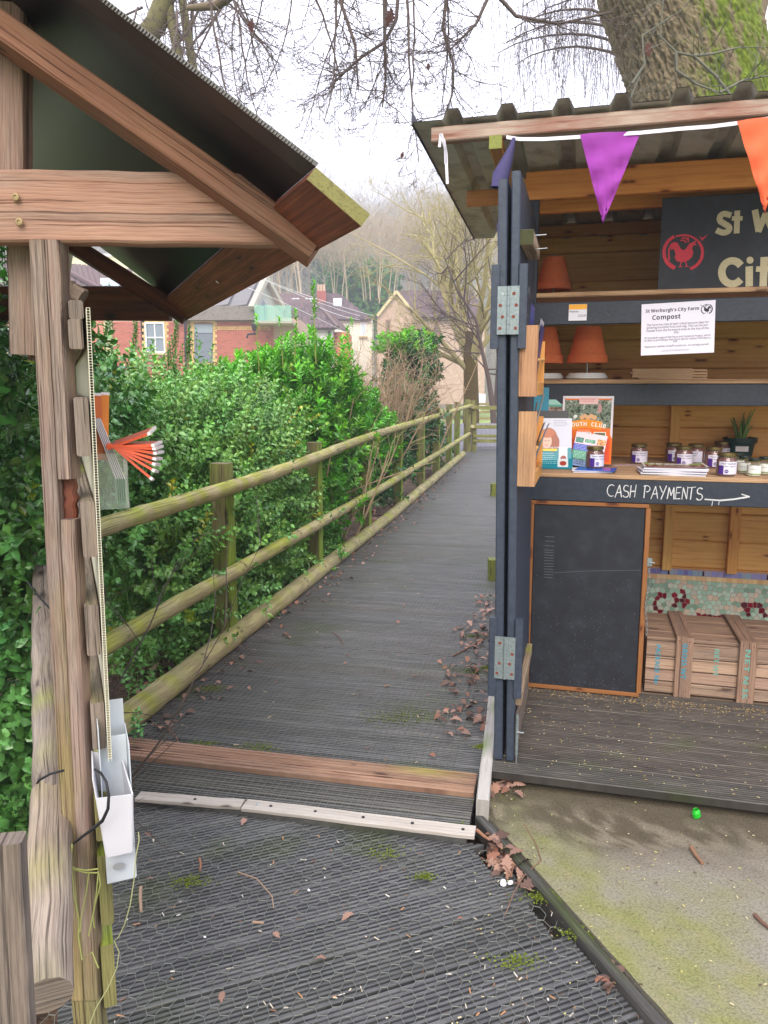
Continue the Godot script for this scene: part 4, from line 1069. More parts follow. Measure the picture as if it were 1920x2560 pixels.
func make_stock() -> void:
	rng.seed = 404
	M.jam = std(c8(96, 34, 26), 0.25); M.jam.subsurf_scatter_enabled = true; M.jam.subsurf_scatter_strength = 0.15
	M.jar_glass = glassy(Color(0.98, 0.98, 0.98), 0.06)
	M.lid = std(c8(120, 108, 70), 0.35, 0.75)
	M.label_paper = painted(Color.WHITE, 0.5)
	# the long dark sign behind the top strip
	var sz := -0.802
	var tl := seen(1653, 517, sz); var bl := seen(1643, 746, sz)
	var sg := thing("farm_sign", "large dark sign board with pale hand cut letters and red cockerel emblem", "sign", S(bl.x + 0.4, 1.773, sz))
	var x0 := bl.x
	sbox(sg, "sign_board", x0, 2.2, 1.7735, 2.148, sz - 0.012, sz, M.board, Color(0.85, 0.85, 0.9))
	var face := sframe(0, 0, sz)
	var zp := func(p: Vector2) -> Vector2:
		var q := seen(1600 + p.x / 5.184, 480 + p.y / 5.184, sz); return Vector2(q.x, q.y)
	var zl := func(a: Array) -> Array:
		var o := []
		for p: Vector2 in a: o.append(zp.call(p))
		return o
	var pxm: float = (zp.call(Vector2(1, 0)) - zp.call(Vector2(0, 0))).length()
	var g := G.new()
	strokes(g, face, [zl.call([Vector2(1168, 300)] + arc(1098, 345, 66, 62, -70, -220, 10) + arc(1085, 475, 72, 52, -50, 115, 10) + [Vector2(1000, 500)])], 74 * pxm, 0.0006)
	strokes(g, face, [zl.call([Vector2(1260, 255), Vector2(1252, 525)])], 70 * pxm, 0.0012)
	strokes(g, face, [zl.call([Vector2(1200, 344), Vector2(1318, 344)])], 56 * pxm, 0.0018)
	strokes(g, face, [zl.call([Vector2(1490, 245), Vector2(1535, 500)]), zl.call([Vector2(1535, 505), Vector2(1625, 290)]), zl.call([Vector2(1625, 290), Vector2(1715, 500)]), zl.call([Vector2(1715, 505), Vector2(1765, 245)])], 78 * pxm, 0.0012)
	strokes(g, face, [zl.call(arc(1195, 1042, 136, 150, 44, 318, 22))], 92 * pxm, 0.0006)
	strokes(g, face, [zl.call([Vector2(1415, 980), Vector2(1415, 1208)])], 90 * pxm, 0.0006)
	var dot := PackedVector2Array()
	for p: Vector2 in zl.call(arc(1425, 884, 46, 46, 0, 340, 17)): dot.append(p)
	polygon(g, face, dot, 0.0009)
	strokes(g, face, [zl.call([Vector2(1610, 860), Vector2(1596, 1210)])], 92 * pxm, 0.0006)
	strokes(g, face, [zl.call([Vector2(1515, 1000), Vector2(1720, 1000)])], 70 * pxm, 0.0016)
	part(sg, "sign_lettering", g.mesh(), M.gold_paint)
	g = G.new(); rooster(g, zp, face, 0.0008)
	part(sg, "cockerel_emblem", g.mesh(), M.red_paint)
	# laminated compost notice
	var nz := -0.7665
	var n0 := seen(1602, 889, nz); var n1 := seen(1785, 881, nz); var n2 := seen(1605, 761, nz)
	var ang := atan2(n1.y - n0.y, n1.x - n0.x)
	var nx := sframe(n0.x, n0.y, nz, 0.0).rotated_local(Vector3.BACK, ang)
	var nw := n0.distance_to(n1); var nh := n0.distance_to(n2)
	var nt := thing("compost_notice", "white laminated compost notice with cockerel emblem pinned to the top dark strip", "notice", nx.origin)
	g = G.new(); g.box(nx.translated_local(Vector3(nw / 2, nh / 2, 0)), Vector3(nw, nh, 0.0012))
	var np := std(c8(232, 228, 246), 0.25)
	part(nt, "sheet", g.mesh(), np)
	var lines_ := [["St Werburgh's City Farm", 0.058, 0.725, 0.862, 0.0135], ["Compost", 0.15, 0.385, 0.715, 0.019], ["The Farm has lots of well rotted manure ideal for", 0.075, 0.845, 0.590, 0.0082], ["growing bountiful fruit and veg. This can be pur-", 0.075, 0.845, 0.535, 0.0082], ["chased from the farmyard area at the top of the", 0.07, 0.85, 0.475, 0.0082], ["site.", 0.45, 0.07, 0.425, 0.0082], ["All proceeds support the Farm and Livestock Project, which", 0.045, 0.90, 0.338, 0.0075], ["as well as providing a free farm site for visitors 360 days a", 0.045, 0.90, 0.288, 0.0075], ["year", 0.445, 0.06, 0.245, 0.0075], ["Please ask a member of staff to assist you - do not help yourself.", 0.05, 0.88, 0.165, 0.0075]]
	for l in lines_:
		var m := fit(nt, "lettering", l[0], l[4], l[2] * nw, nx.translated_local(Vector3(l[1] * nw, l[3] * nh, 0.0009)), M.ink, l[4] > 0.009)
	g = G.new()
	var em := func(p: Vector2) -> Vector2: return Vector2(nw * 0.885 - (p.x - 565) * 0.000082, nh * 0.835 - (p.y - 785) * 0.000082)
	rooster(g, em, nx, 0.0009)
	for ln in [[0.30, 0.66, 0.085], [0.28, 0.66, 0.065]]: strokes(g, nx, [[Vector2(nw * ln[0], nh * ln[2]), Vector2(nw * ln[1], nh * (ln[2] + 0.002))]], 0.0007, 0.0009)
	part(nt, "cockerel_emblem", g.mesh(), M.ink)
	# price card
	var p0 := seen(1421, 802, nz); var p1 := seen(1468, 760, nz)
	var pc := thing("price_card", "small white price card with orange band on the top dark strip", "price card", S(p0.x, p0.y, nz))
	var px := sframe(p0.x, p0.y, nz)
	var pw := p1.x - p0.x; var ph := p1.y - p0.y
	g = G.new(); g.box(px.translated_local(Vector3(pw / 2, ph / 2, 0)), Vector3(pw, ph, 0.0012)); part(pc, "card", g.mesh(), M.paper)
	g = G.new(); g.box(px.translated_local(Vector3(pw / 2, ph * 0.84, 0.0008)), Vector3(pw * 0.98, ph * 0.30, 0.0004)); part(pc, "orange_band", g.mesh(), std(c8(240, 170, 44), 0.5))
	fit(pc, "lettering", "Heatlamp", 0.008, pw * 0.5, px.translated_local(Vector3(pw * 0.04, ph * 0.55, 0.0008)), M.ink)
	fit(pc, "lettering", "£20.00", 0.009, pw * 0.42, px.translated_local(Vector3(pw * 0.54, ph * 0.30, 0.0008)), M.ink)
	# heat lamps
	var l1 := seen(1466, 957, -1.21); heat_lamp("terracotta pot heat lamp standing clear on the middle shelf left of the paper bags", S(l1.x, 1.439, -1.21), 1.07)
	var l2 := seen(1357, 957, -1.21); heat_lamp("terracotta pot heat lamp half hidden behind the upper leaflet rack", S(l2.x, 1.439, -1.21), 1.07)
	var l3 := seen(1382, 757, -1.3); heat_lamp("terracotta pot heat lamp on the top shelf beside the door's stop block", S(l3.x, 1.794, -1.3), 0.97)
	# folded paper bags
	var bg := thing("paper_bag_stack", "stack of flat brown paper bags on the middle shelf", "paper bags", S(0.6, 1.439, -1.19))
	var b0 := seen(1578, 956, -1.12).x; var b1 := seen(1768, 956, -1.12).x
	for k in 11:
		var o := rn(-0.008, 0.008)
		g = G.new()
		var xa := b0 + o + (0.03 if k < 2 else 0.0); var xb := b1 + o * 0.5 + rn(-0.006, 0.0) - (0.06 if k % 3 == 1 else 0.0)
		g.box(sframe((xa + xb) / 2, 1.4412 + k * 0.0043, -1.19 + rn(-0.004, 0.004)).rotated_local(Vector3.BACK, rn(-0.006, 0.006)).rotated_local(Vector3.UP, rn(-0.02, 0.02)), Vector3(xb - xa, 0.0034, 0.14))
		part(bg, "paper_bag", g.mesh(), M.kraft)
	# jam jars
	var gj := "plum and apple jam jars on the stall counter"
	var top := 1.0392
	var spots := [["jam jar standing on blue flyers before the youth club poster", 1486, 1172, 1.052, 0.55], ["jam jar standing alone behind the magazine stack's left corner", 1597, 1161, top, 0.15], ["jam jar at the back left of the cluster of three", 1684, 1158, top, 0.35], ["jam jar at the back right of the cluster of three, label turned left", 1741, 1161, top, -0.7], ["jam jar at the front of the cluster of three, behind the magazines", 1710, 1169, top, 0.2], ["jam jar half hidden behind the frontmost jar at the right", 1785, 1172, top, 0.35], ["frontmost jam jar, beside the herb salt jars", 1818, 1192, top, 0.15], ["jam jar farthest back, below the green plant pot", 1805, 1152, top, 0.6]]
	for q in spots:
		jar("jam_jar", q[0], ground(q[1], q[2], q[3]) - SN * 0.038, q[4], gj)
	# herb salt jars
	var hs := [["clear herb salt jar, frontmost, with label facing out", 1887, 1192], ["herb salt jar just left of the frontmost, half hidden", 1862, 1185], ["herb salt jar tucked behind the frontmost jam jar", 1845, 1178], ["herb salt jar at the right picture edge", 1913, 1187]]
	for q in hs:
		var o := thing("herb_salt_jar", q[0], "jar", ground(q[1], q[2], top) - SN * 0.028, "herb salt jars with green lids and twine")
		o.rotation.y = -deg_to_rad(14.7) + rn(-0.2, 0.2)
		var t := o.transform
		g = G.new(); g.lathe([[0.0, 0.001], [0.024, 0.001], [0.028, 0.006], [0.028, 0.05], [0.022, 0.059], [0.022, 0.066]], 24); part(o, "glass", g.mesh(), M.jar_glass, t)
		g = G.new(); g.lathe([[0.0, 0.002], [0.0265, 0.003], [0.0265, 0.045], [0.0, 0.047]], 20); part(o, "salt", g.mesh(), mottled([c8(206, 206, 190), c8(176, 180, 156), c8(222, 220, 208)], 0.03, 0.9, 46), t)
		g = G.new(); g.lathe([[0.0235, 0.061], [0.025, 0.062], [0.025, 0.072], [0.0235, 0.0745], [0.0, 0.0752]], 24); part(o, "lid", g.mesh(), std(c8(20, 38, 34), 0.3), t)
		g = G.new(); g.col = lin(206, 178, 110)
		var ring := PackedVector3Array(); var rr := PackedFloat32Array()
		for k in 17: ring.append(Vector3(cos(TAU * k / 16.0) * 0.0262, 0.0605 + 0.001 * sin(k), sin(TAU * k / 16.0) * 0.0262)); rr.append(0.0011)
		g.tube(ring, rr, 4)
		g.tube(PackedVector3Array([Vector3(0.0, 0.06, 0.026), Vector3(0.012, 0.066, 0.03), Vector3(0.018, 0.055, 0.031), Vector3(0.008, 0.045, 0.031)]), PackedFloat32Array([0.001, 0.001, 0.001, 0.001]), 4)
		part(o, "twine", g.mesh(), M.twine, t)
		g = G.new()
		for i in 12:
			var a := deg_to_rad(-60.0 + i * 10.0); var b := deg_to_rad(-50.0 + i * 10.0)
			for bd in [[0.010, 0.013, lin(120, 156, 70)], [0.013, 0.046, lin(226, 230, 228)]]:
				g.col = bd[2]
				g.quad(Vector3(sin(a) * 0.0284, bd[0], cos(a) * 0.0284), Vector3(sin(b) * 0.0284, bd[0], cos(b) * 0.0284), Vector3(sin(b) * 0.0284, bd[1], cos(b) * 0.0284), Vector3(sin(a) * 0.0284, bd[1], cos(a) * 0.0284), Vector3(sin(a), 0, cos(a)))
		var lb := part(o, "jar_label", g.mesh(), M.label_paper, t)
		g = G.new(); curve_text(g, "HERB SALT", 0.0046, -34.0, 0.0288, 0.031, false); part(lb, "label_lettering", g.mesh(), std(c8(120, 124, 130), 0.6), t)
	# aloe in a green plastic pot
	var ap := thing("aloe_plant", "small spiky aloe in a dark green plastic pot on the counter", "pot plant", ground(1852, 1152, top) - SN * 0.06)
	var at := ap.transform
	g = G.new(); g.lathe([[0.0, 0.001], [0.054, 0.002], [0.058, 0.006], [0.070, 0.085], [0.078, 0.086], [0.080, 0.09], [0.082, 0.112], [0.079, 0.113], [0.073, 0.095], [0.0, 0.09]], 36); part(ap, "pot", g.mesh(), std(c8(22, 66, 66), 0.4), at)
	g = G.new(); g.lathe([[0.072, 0.098], [0.0, 0.102]], 20); part(ap, "soil", g.mesh(), M.soil, at)
	for k in 9:
		g = G.new()
		var a := -0.4 + k * 0.82; var lean := rn(0.12, 0.75) if k > 0 else 0.05
		var ln := rn(0.09, 0.17) if k != 2 else 0.19
		var pts := PackedVector3Array(); var rr := PackedFloat32Array()
		for q in 7:
			var t2 := q / 6.0
			pts.append(Vector3(cos(a) * (0.015 + lean * ln * t2 * (0.6 + t2 * 0.6)), 0.098 + ln * t2 * (1.0 - lean * 0.35 * t2), sin(a) * (0.015 + lean * ln * t2))); rr.append(lerpf(0.0095, 0.001, pow(t2, 1.3)))
		g.col = lin(120, 160, 90) * rn(0.7, 1.15)
		g.tube(pts, rr, 6, false, Vector2.ZERO, 0.12)
		part(ap, "leaf", g.mesh(), painted(Color.WHITE, 0.45), at)
	g = G.new(); g.box(Transform3D(Basis(SR, Vector3.UP, SN), ap.position + Vector3.UP * 0.06 + SN * 0.069), Vector3(0.06, 0.026, 0.0012)); part(ap, "pot_label", g.mesh(), M.white)
	# magazines
	var mg := thing("magazine_stack", "fanned stack of magazines with green and maroon covers on the counter", "magazines", ground(1685, 1190, top))
	var cover := printed(160, 110, func(im: Image) -> void:
		im.fill(c8(226, 226, 222)); im.fill_rect(Rect2i(6, 6, 148, 38), c8(138, 172, 52)); im.fill_rect(Rect2i(6, 44, 148, 60), c8(142, 70, 84))
		blob(im, 80, 58, 66, 38, c8(222, 222, 214)); blob(im, 80, 58, 62, 35, c8(126, 62, 74))
		speckle(im, Rect2i(38, 34, 84, 46), [c8(60, 44, 44), c8(150, 96, 88), c8(216, 196, 186), c8(88, 66, 60)], 0.06); lines(im, 112, 90, 34, 2, 6, c8(230, 228, 230)), 0.25)
	for k in 6:
		var mx := Transform3D(Basis(SR, Vector3.UP, SN).rotated(Vector3.UP, rn(-0.1, 0.1)), mg.position - SN * 0.09 + SR * rn(-0.012, 0.012) + Vector3.UP * (0.003 + k * 0.0052))
		g = G.new(); g.box(mx, Vector3(0.255, 0.0044, 0.175)); var mz := part(mg, "magazine", g.mesh(), M.paper)
		if k == 5:
			g = G.new(); var w2 := 0.1275
			for q in 8:
				var u0 := q / 8.0; var u1 := (q + 1) / 8.0
				var cz := func(u: float) -> float: return 0.0032 + 0.006 * pow(absf(u - 0.45) * 2.0, 3)
				g.quad(mx * Vector3(-w2 + 0.255 * u0, cz.call(u0), 0.0875), mx * Vector3(-w2 + 0.255 * u1, cz.call(u1), 0.0875), mx * Vector3(-w2 + 0.255 * u1, cz.call(u1) + 0.002, -0.0875), mx * Vector3(-w2 + 0.255 * u0, cz.call(u0) + 0.002, -0.0875), Vector3.UP, Vector2(u0, 1), Vector2(u1, 0))
			part(mz, "cover", g.mesh(), cover)
			fit(mz, "lettering", "VOCALER", 0.022, 0.2, Transform3D(mx.basis * Basis(Vector3.RIGHT, -PI / 2), mx * Vector3(-0.1, 0.0064, -0.062)), M.paper, true)
	# blue flyers under the first jar
	var bf := thing("blue_flyer_pile", "pile of blue flyers under a jam jar on the counter", "flyers", ground(1480, 1183, top))
	for k in 4:
		g = G.new(); g.box(Transform3D(Basis(SR, Vector3.UP, SN).rotated(Vector3.UP, [0.05, -0.03, 0.02, -0.12][k]), bf.position - SN * 0.07 + SR * [0.0, 0.004, -0.003, 0.018][k] + Vector3.UP * (0.002 + k * 0.0031)), Vector3(0.165, 0.0026, 0.14)); part(bf, "flyer", g.mesh(), [M.paper, std(c8(150, 160, 190), 0.4), M.paper, std(c8(34, 92, 206), 0.25)][k])
	g = G.new(); g.box(Transform3D(Basis(SR, Vector3.UP, SN).rotated(Vector3.UP, 0.5), ground(1560, 1163, top) + Vector3.UP * 0.001), Vector3(0.12, 0.001, 0.05))
	tag(part(self, "pink_slip", g.mesh(), std(c8(206, 172, 176), 0.6)), "loose pink paper slip lying on the counter between two jam jars", "paper slip")
	# youth club poster pinned to the middle strip
	var yz := -1.094
	var y0 := seen(1405, 1158, yz); var y1 := seen(1524, 1158, yz); var yt := seen(1466, 990, yz)
	var yc := thing("youth_club_poster", "orange youth club poster in a white sleeve pinned to the middle strip", "poster", S((y0.x + y1.x) / 2, y0.y, yz))
	var yx := sframe((y0.x + y1.x) / 2, y0.y, yz)
	var yw := y1.x - y0.x + 0.012; var yh := yt.y - y0.y
	var pm := printed(192, 270, func(im: Image) -> void:
		im.fill(c8(232, 226, 236)); im.fill_rect(Rect2i(8, 10, 176, 250), c8(236, 122, 60))
		speckle(im, Rect2i(8, 16, 176, 110), [c8(44, 56, 44), c8(92, 108, 92), c8(150, 160, 150), c8(70, 84, 66), c8(190, 196, 190)], 0.035)
		blob(im, 96, 230, 108, 132, c8(238, 112, 34)); im.fill_rect(Rect2i(8, 170, 176, 90), c8(230, 84, 48))
		for k in 5: blob(im, 74 + k * 12, 84 - (k % 2) * 5, 9, 9, c8(226, 176, 132))
		blob(im, 140, 48, 8, 20, c8(196, 150, 150)); blob(im, 50, 80, 7, 7, c8(235, 235, 235))
		im.fill_rect(Rect2i(62, 6, 72, 26), c8(240, 196, 196))
		for k in 11: im.fill_rect(Rect2i(34 + k * 10, 100 - int(8 * sin(k * PI / 10.0)), 18, 32), c8(240, 150, 44))
		im.fill_rect(Rect2i(122, 142, 46, 40), Color.WHITE); speckle(im, Rect2i(125, 145, 40, 34), [c8(60, 96, 50), c8(120, 150, 90), c8(80, 70, 60), c8(190, 180, 160)], 0.08)
		im.fill_rect(Rect2i(66, 142, 46, 40), Color.WHITE); speckle(im, Rect2i(69, 145, 40, 34), [c8(60, 76, 90), c8(150, 130, 110), c8(60, 60, 50)], 0.08)
		lines(im, 60, 134, 60, 2, 4, c8(250, 240, 230)), 0.3)
	sheet(yc, "poster_sheet", yw, yh, pm, yx)
	var white := std(c8(250, 246, 238), 0.5)
	var ws := "YOUTH CLUB"
	for i in ws.length():
		if ws[i] == " ": continue
		var u := (i - 4.5) / 4.5
		fit(yc, "lettering", ws[i], 0.020, 0.0135, yx.translated_local(Vector3(-0.008 + u * yw * 0.345, yh * 0.565 + 0.008 * (1.0 - u * u), 0.0012)).rotated_local(Vector3.BACK, -u * 0.22), white, true)
	fit(yc, "lettering", "youth ages", 0.009, 0.06, yx.translated_local(Vector3(0.02, yh * 0.24, 0.0012)), white, true)
	fit(yc, "lettering", "St Werburghs", 0.005, 0.07, yx.translated_local(Vector3(-0.035, yh * 0.955, 0.0012)), std(c8(206, 84, 84), 0.5))
	fit(yc, "lettering", "City Farm", 0.005, 0.05, yx.translated_local(Vector3(-0.025, yh * 0.925, 0.0012)), std(c8(206, 84, 84), 0.5))
	for s in [-1.0, 1.0]: g = G.new(); g.lathe([[0.0035, 0.0], [0.003, 0.002], [0.0, 0.0025]], 10); part(yc, "drawing_pin", g.mesh(), M.steel, Transform3D(Basis(SR, SN, -Vector3.UP), yx * Vector3(s * yw * 0.46, yh * 0.965, 0.001)))
	# leaflets standing at the left of the counter
	var hl := printed(120, 200, func(im: Image) -> void:
		im.fill(c8(206, 208, 228)); im.fill_rect(Rect2i(0, 118, 120, 82), c8(30, 140, 160))
		blob(im, 30, 84, 34, 46, c8(176, 92, 48)); blob(im, 46, 98, 26, 36, c8(160, 80, 44)); blob(im, 22, 92, 20, 28, c8(230, 188, 168)); blob(im, 22, 60, 30, 18, c8(190, 100, 52))
		blob(im, 17, 90, 2.5, 2, c8(60, 50, 60)); blob(im, 29, 90, 2.5, 2, c8(60, 50, 60)); blob(im, 22, 107, 6, 2, c8(190, 100, 100))
		im.fill_rect(Rect2i(4, 122, 60, 9), c8(235, 215, 40)); lines(im, 50, 8, 60, 4, 7, c8(120, 124, 160)); lines(im, 6, 140, 56, 6, 8, c8(190, 226, 232)); im.fill_rect(Rect2i(70, 116, 34, 62), c8(220, 226, 234)); blob(im, 88, 160, 12, 12, c8(150, 60, 50)), 0.3)
	var a0 := seen(1390, 1174, -0.99)
	var lf := thing("feeling_low_leaflet", "blue and teal leaflet showing a red haired child, standing on the counter", "leaflet", S(a0.x, 1.0393, -1.0))
	sheet(lf, "leaflet_sheet", 0.137, 0.23, hl, sframe(a0.x, 1.0395, -0.97, 0.12).rotated_local(Vector3.RIGHT, -0.22))
	fit(lf, "lettering", "feeling low", 0.007, 0.075, sframe(a0.x, 1.0395, -0.97, 0.12).rotated_local(Vector3.RIGHT, -0.22).translated_local(Vector3(-0.06, 0.096, 0.001)), M.paper, true)
	var tw := thing("teal_flyer", "teal flyer lying before the red haired child leaflet", "flyer", ground(1385, 1182, top))
	sheet(tw, "flyer_sheet", 0.16, 0.10, printed(96, 64, func(im: Image) -> void:
		im.fill(c8(24, 130, 150)); lines(im, 8, 8, 60, 5, 8, c8(170, 220, 226)); im.fill_rect(Rect2i(56, 10, 28, 46), c8(216, 224, 230)); blob(im, 70, 40, 9, 10, c8(160, 60, 44))), sframe(a0.x - 0.005, 1.041, -0.93, 0.05).rotated_local(Vector3.RIGHT, -0.9))
	var dg := seen(1382, 1040, -1.08)
	var dk := thing("grey_booklet", "dark grey booklet standing behind the red haired child leaflet", "booklet", S(dg.x, 1.0393, -0.9))
	sheet(dk, "booklet_sheet", 0.15, 0.26, std(c8(58, 58, 64), 0.4), sframe(dg.x, 1.0395, -1.03, 0.1).rotated_local(Vector3.RIGHT, -0.15))
	var pf := thing("photo_leaflet", "leaflet with brown photo band and mint stripe standing at the back left of the counter", "leaflet", S(dg.x, 1.0393, -0.95))
	sheet(pf, "leaflet_sheet", 0.14, 0.31, printed(64, 128, func(im: Image) -> void:
		im.fill(c8(70, 150, 132)); speckle(im, Rect2i(0, 14, 64, 60), [c8(60, 44, 40), c8(140, 104, 84), c8(190, 160, 140)], 0.09); im.fill_rect(Rect2i(0, 0, 64, 10), c8(150, 200, 190))), sframe(dg.x - 0.02, 1.0395, -1.06, 0.1).rotated_local(Vector3.RIGHT, -0.12))
	var cb := thing("blue_booklet", "bright blue booklet showing above the lower leaflet rack", "booklet", S(dg.x - 0.06, 1.0393, -0.88))
	sheet(cb, "booklet_sheet", 0.075, 0.365, std(c8(18, 132, 164), 0.35), sframe(dg.x - 0.055, 1.0395, -1.05, 0.1).rotated_local(Vector3.RIGHT, -0.1))
	var dp := thing("dance_party_flyer", "tilted pink, blue and green flyer standing on the counter upside down", "flyer", S(0.3, 1.04, -1.03))
	var dx := seen(1456, 1152, -1.02)
	var dxf := sframe(dx.x + 0.012, 1.046, -1.0, 0.0).rotated_local(Vector3.RIGHT, -0.45).rotated_local(Vector3.BACK, -0.16)
	sheet(dp, "flyer_sheet", 0.14, 0.165, printed(128, 190, func(im: Image) -> void:
		im.fill(c8(236, 206, 216)); im.fill_rect(Rect2i(0, 66, 116, 36), c8(40, 70, 190)); im.fill_rect(Rect2i(0, 102, 122, 56), c8(24, 140, 110)); im.fill_rect(Rect2i(0, 158, 128, 32), c8(110, 150, 214))
		speckle(im, Rect2i(4, 30, 32, 30), [c8(20, 90, 80), c8(60, 160, 140), c8(20, 60, 70)], 0.1); speckle(im, Rect2i(92, 26, 34, 32), [c8(90, 40, 20), c8(220, 140, 50), c8(240, 200, 150)], 0.1); im.fill_rect(Rect2i(42, 34, 42, 20), c8(24, 140, 110)); lines(im, 46, 37, 34, 3, 6, c8(220, 235, 225))
		lines(im, 6, 72, 100, 4, 8, c8(190, 200, 240)); lines(im, 8, 108, 100, 7, 7, c8(200, 236, 220))), dxf, 0.0)
	for q in [["PARTIES", 0.028, 0.05], ["DANCE", 0.017, 0.052], ["FAMILY", 0.006, 0.054]]:
		fit(dp, "lettering", q[0], 0.0088, q[2], dxf.translated_local(Vector3(-0.012, q[1] + 0.004, 0.0011)).rotated_local(Vector3.BACK, PI), M.ink, true)
	# two wooden leaflet racks fixed to the folded door, with what is in them
	for r in [["upper", 1.372, 1.605, 0.052], ["lower", 1.068, 1.322, 0.0555]]:
		var rx: float = r[3] + 0.001
		var rk := thing("leaflet_rack", "%s wooden leaflet rack on the inside of the folded door" % r[0], "leaflet rack", S(rx + 0.03, r[1], -0.3), "wooden leaflet racks on the stall door")
		sbox(rk, "end_panel", rx, rx + 0.062, r[1], r[2], -0.062, -0.046, M.crate, Color(0.86, 0.64, 0.46) if r[0] == "upper" else Color(1.0, 0.78, 0.54), 0.003)
		sbox(rk, "end_panel", rx, rx + 0.062, r[1] + 0.02, r[2] - 0.03, -0.46, -0.446, M.pine, Color(0.9, 0.7, 0.55))
		sbox(rk, "front_lip", rx + 0.052, rx + 0.062, r[1] + 0.001, r[1] + 0.05, -0.445, -0.063, M.pine, Color(0.8, 0.66, 0.56))
		sbox(rk, "back_board", rx, rx + 0.008, r[1] + 0.002, r[2] - 0.01, -0.445, -0.063, M.pine, Color(0.92, 0.66, 0.5))
		sbox(rk, "bottom", rx + 0.0085, rx + 0.0515, r[1] + 0.001, r[1] + 0.01, -0.445, -0.063, M.pine)
		g = G.new(); g.tube(PackedVector3Array([S(rx + 0.056, r[1] + 0.12, -0.07), S(rx + 0.06, r[1] + 0.135, -0.44)]), PackedFloat32Array([0.005, 0.005]), 8, true); part(rk, "rail_dowel", g.mesh(), M.pine)
	var cols := [c8(60, 66, 150), c8(214, 212, 226), c8(186, 160, 140), c8(70, 70, 130), c8(224, 222, 230)]
	var racked := [["white and blue leaflet standing tallest in the upper rack", 0.05, 0.31], ["pale leaflet leaning out of the upper rack", 0.2, 0.26], ["blue edged leaflet low in the upper rack", 0.1, 0.22], ["buff leaflet at the back of the upper rack", 0.16, 0.24]]
	for k in 4:
		var o := thing("rack_leaflet", racked[k][0], "leaflet", S(0.08, 1.384, -0.3), "leaflets in the upper rack")
		sheet(o, "leaflet_sheet", 0.2, racked[k][2], std(cols[k], 0.4), Transform3D(Basis(-SN, Vector3.UP, SR), S(0.064 + k * 0.006, 1.384, -0.3 - 0.01 * k)).rotated_local(Vector3.RIGHT, racked[k][1] * 0.8))
	var low := [["curled silver wrapped leaflet in the lower rack", c8(196, 188, 184), 0.27], ["tall crinkled leaflet in the lower rack", c8(170, 160, 158), 0.3], ["black and grey leaflet leaning over the lower rack's dowel", c8(36, 40, 46), 0.2], ["slate blue leaflet foremost in the lower rack", c8(104, 130, 150), 0.2]]
	for k in 4:
		var o := thing("rack_leaflet", low[k][0], "leaflet", S(0.08, 1.08, -0.3), "leaflets in the lower rack")
		sheet(o, "leaflet_sheet", 0.15 if k > 1 else 0.1, low[k][2], std(low[k][1], 0.35), Transform3D(Basis(-SN, Vector3.UP, SR), S(0.068 + k * 0.007, 1.081, -0.32 + 0.02 * k)).rotated_local(Vector3.RIGHT, 0.05 + k * 0.05), 0.02)
	# the packing crate under the counter
	var cr := thing("packing_crate", "long weathered wooden packing crate with stencilled blue letters under the counter", "crate", S(0.95, 0.056, -1.05))
	var ct := func() -> Color: return tint(0.16) * Color(0.74, 0.69, 0.66)
	for q in [[0.066, 0.118], [0.120, 0.172], [0.174, 0.232], [0.234, 0.300]]: sbox(cr, "front_plank", 0.577, 1.9, q[0], q[1] - 0.002, -0.868, -0.85, M.crate, ct.call(), 0.003, 6)
	for q in 4: sbox(cr, "lid_plank", 0.577, 1.9, 0.3005, 0.316, -0.858 - q * 0.1 - 0.095, -0.858 - q * 0.1, M.crate, Color(0.56, 0.49, 0.45) * rn(0.9, 1.1), 0.003, 6)
	for q in [[0.066, 0.180], [0.182, 0.299]]: sbox(cr, "end_plank", 0.577, 0.595, q[0], q[1], -1.25, -0.8685, M.crate, ct.call(), 0.003)
	for bx in [0.697, 0.952, 1.3, 1.7]:
		sbox(cr, "front_batten", bx, bx + 0.07, 0.058, 0.333, -0.8495, -0.832, M.crate, Color(0.62, 0.54, 0.50), 0.003)
		sbox(cr, "lid_batten", bx, bx + 0.07, 0.3165, 0.333, -1.25, -0.8497, M.crate, Color(0.50, 0.42, 0.39), 0.003)
		for nn in [[0.012, 0.315], [0.055, 0.313], [0.02, 0.09], [0.05, 0.088]]: g = G.new(); g.lathe([[0.0032, 0.0], [0.0, 0.001]], 8); part(cr, "nail", g.mesh(), M.rust, Transform3D(Basis(SR, SN, -Vector3.UP), S(bx + nn[0], nn[1], -0.832)))
	var blue := std(c8(52, 142, 168), 0.9); var teal := std(c8(104, 160, 150), 0.9)
	var turned := Basis(-Vector3.UP, SR, SN)
	for q in [["PACKAGE No", 0.625, 0.285, -0.8497, 0.18, blue], ["GROSS WT", 0.733, 0.305, -0.8317, 0.16, blue], ["NET WT", 0.865, 0.285, -0.8497, 0.12, teal], ["NET N IS", 0.985, 0.300, -0.8317, 0.22, teal]]:
		fit(cr, "stencil_lettering", q[0], 0.021, q[4], Transform3D(turned, S(q[1], q[2], q[3])), q[5], true)
	# bunting
	var bu := thing("bunting", "bunting tape with triangular purple and orange flags along the roof beam", "bunting", S(0.3, 2.25, -0.275))
	var bz := -0.272
	var bp := func(px2: float, py: float) -> Vector3: var q := seen(px2, py, bz); return S(q.x, q.y, bz)
	g = G.new()
	var tp := [[1266, 338], [1300, 343], [1360, 343], [1440, 338], [1520, 332], [1600, 327], [1700, 317], [1780, 311], [1842, 303], [1930, 290], [2060, 276]]
	for i in tp.size() - 1:
		var a: Vector3 = bp.call(tp[i][0], tp[i][1]); var b: Vector3 = bp.call(tp[i + 1][0], tp[i + 1][1])
		g.quad(a, b, b - Vector3.UP * 0.012, a - Vector3.UP * 0.012, SN)
	part(bu, "tape", g.mesh(), M.paper)
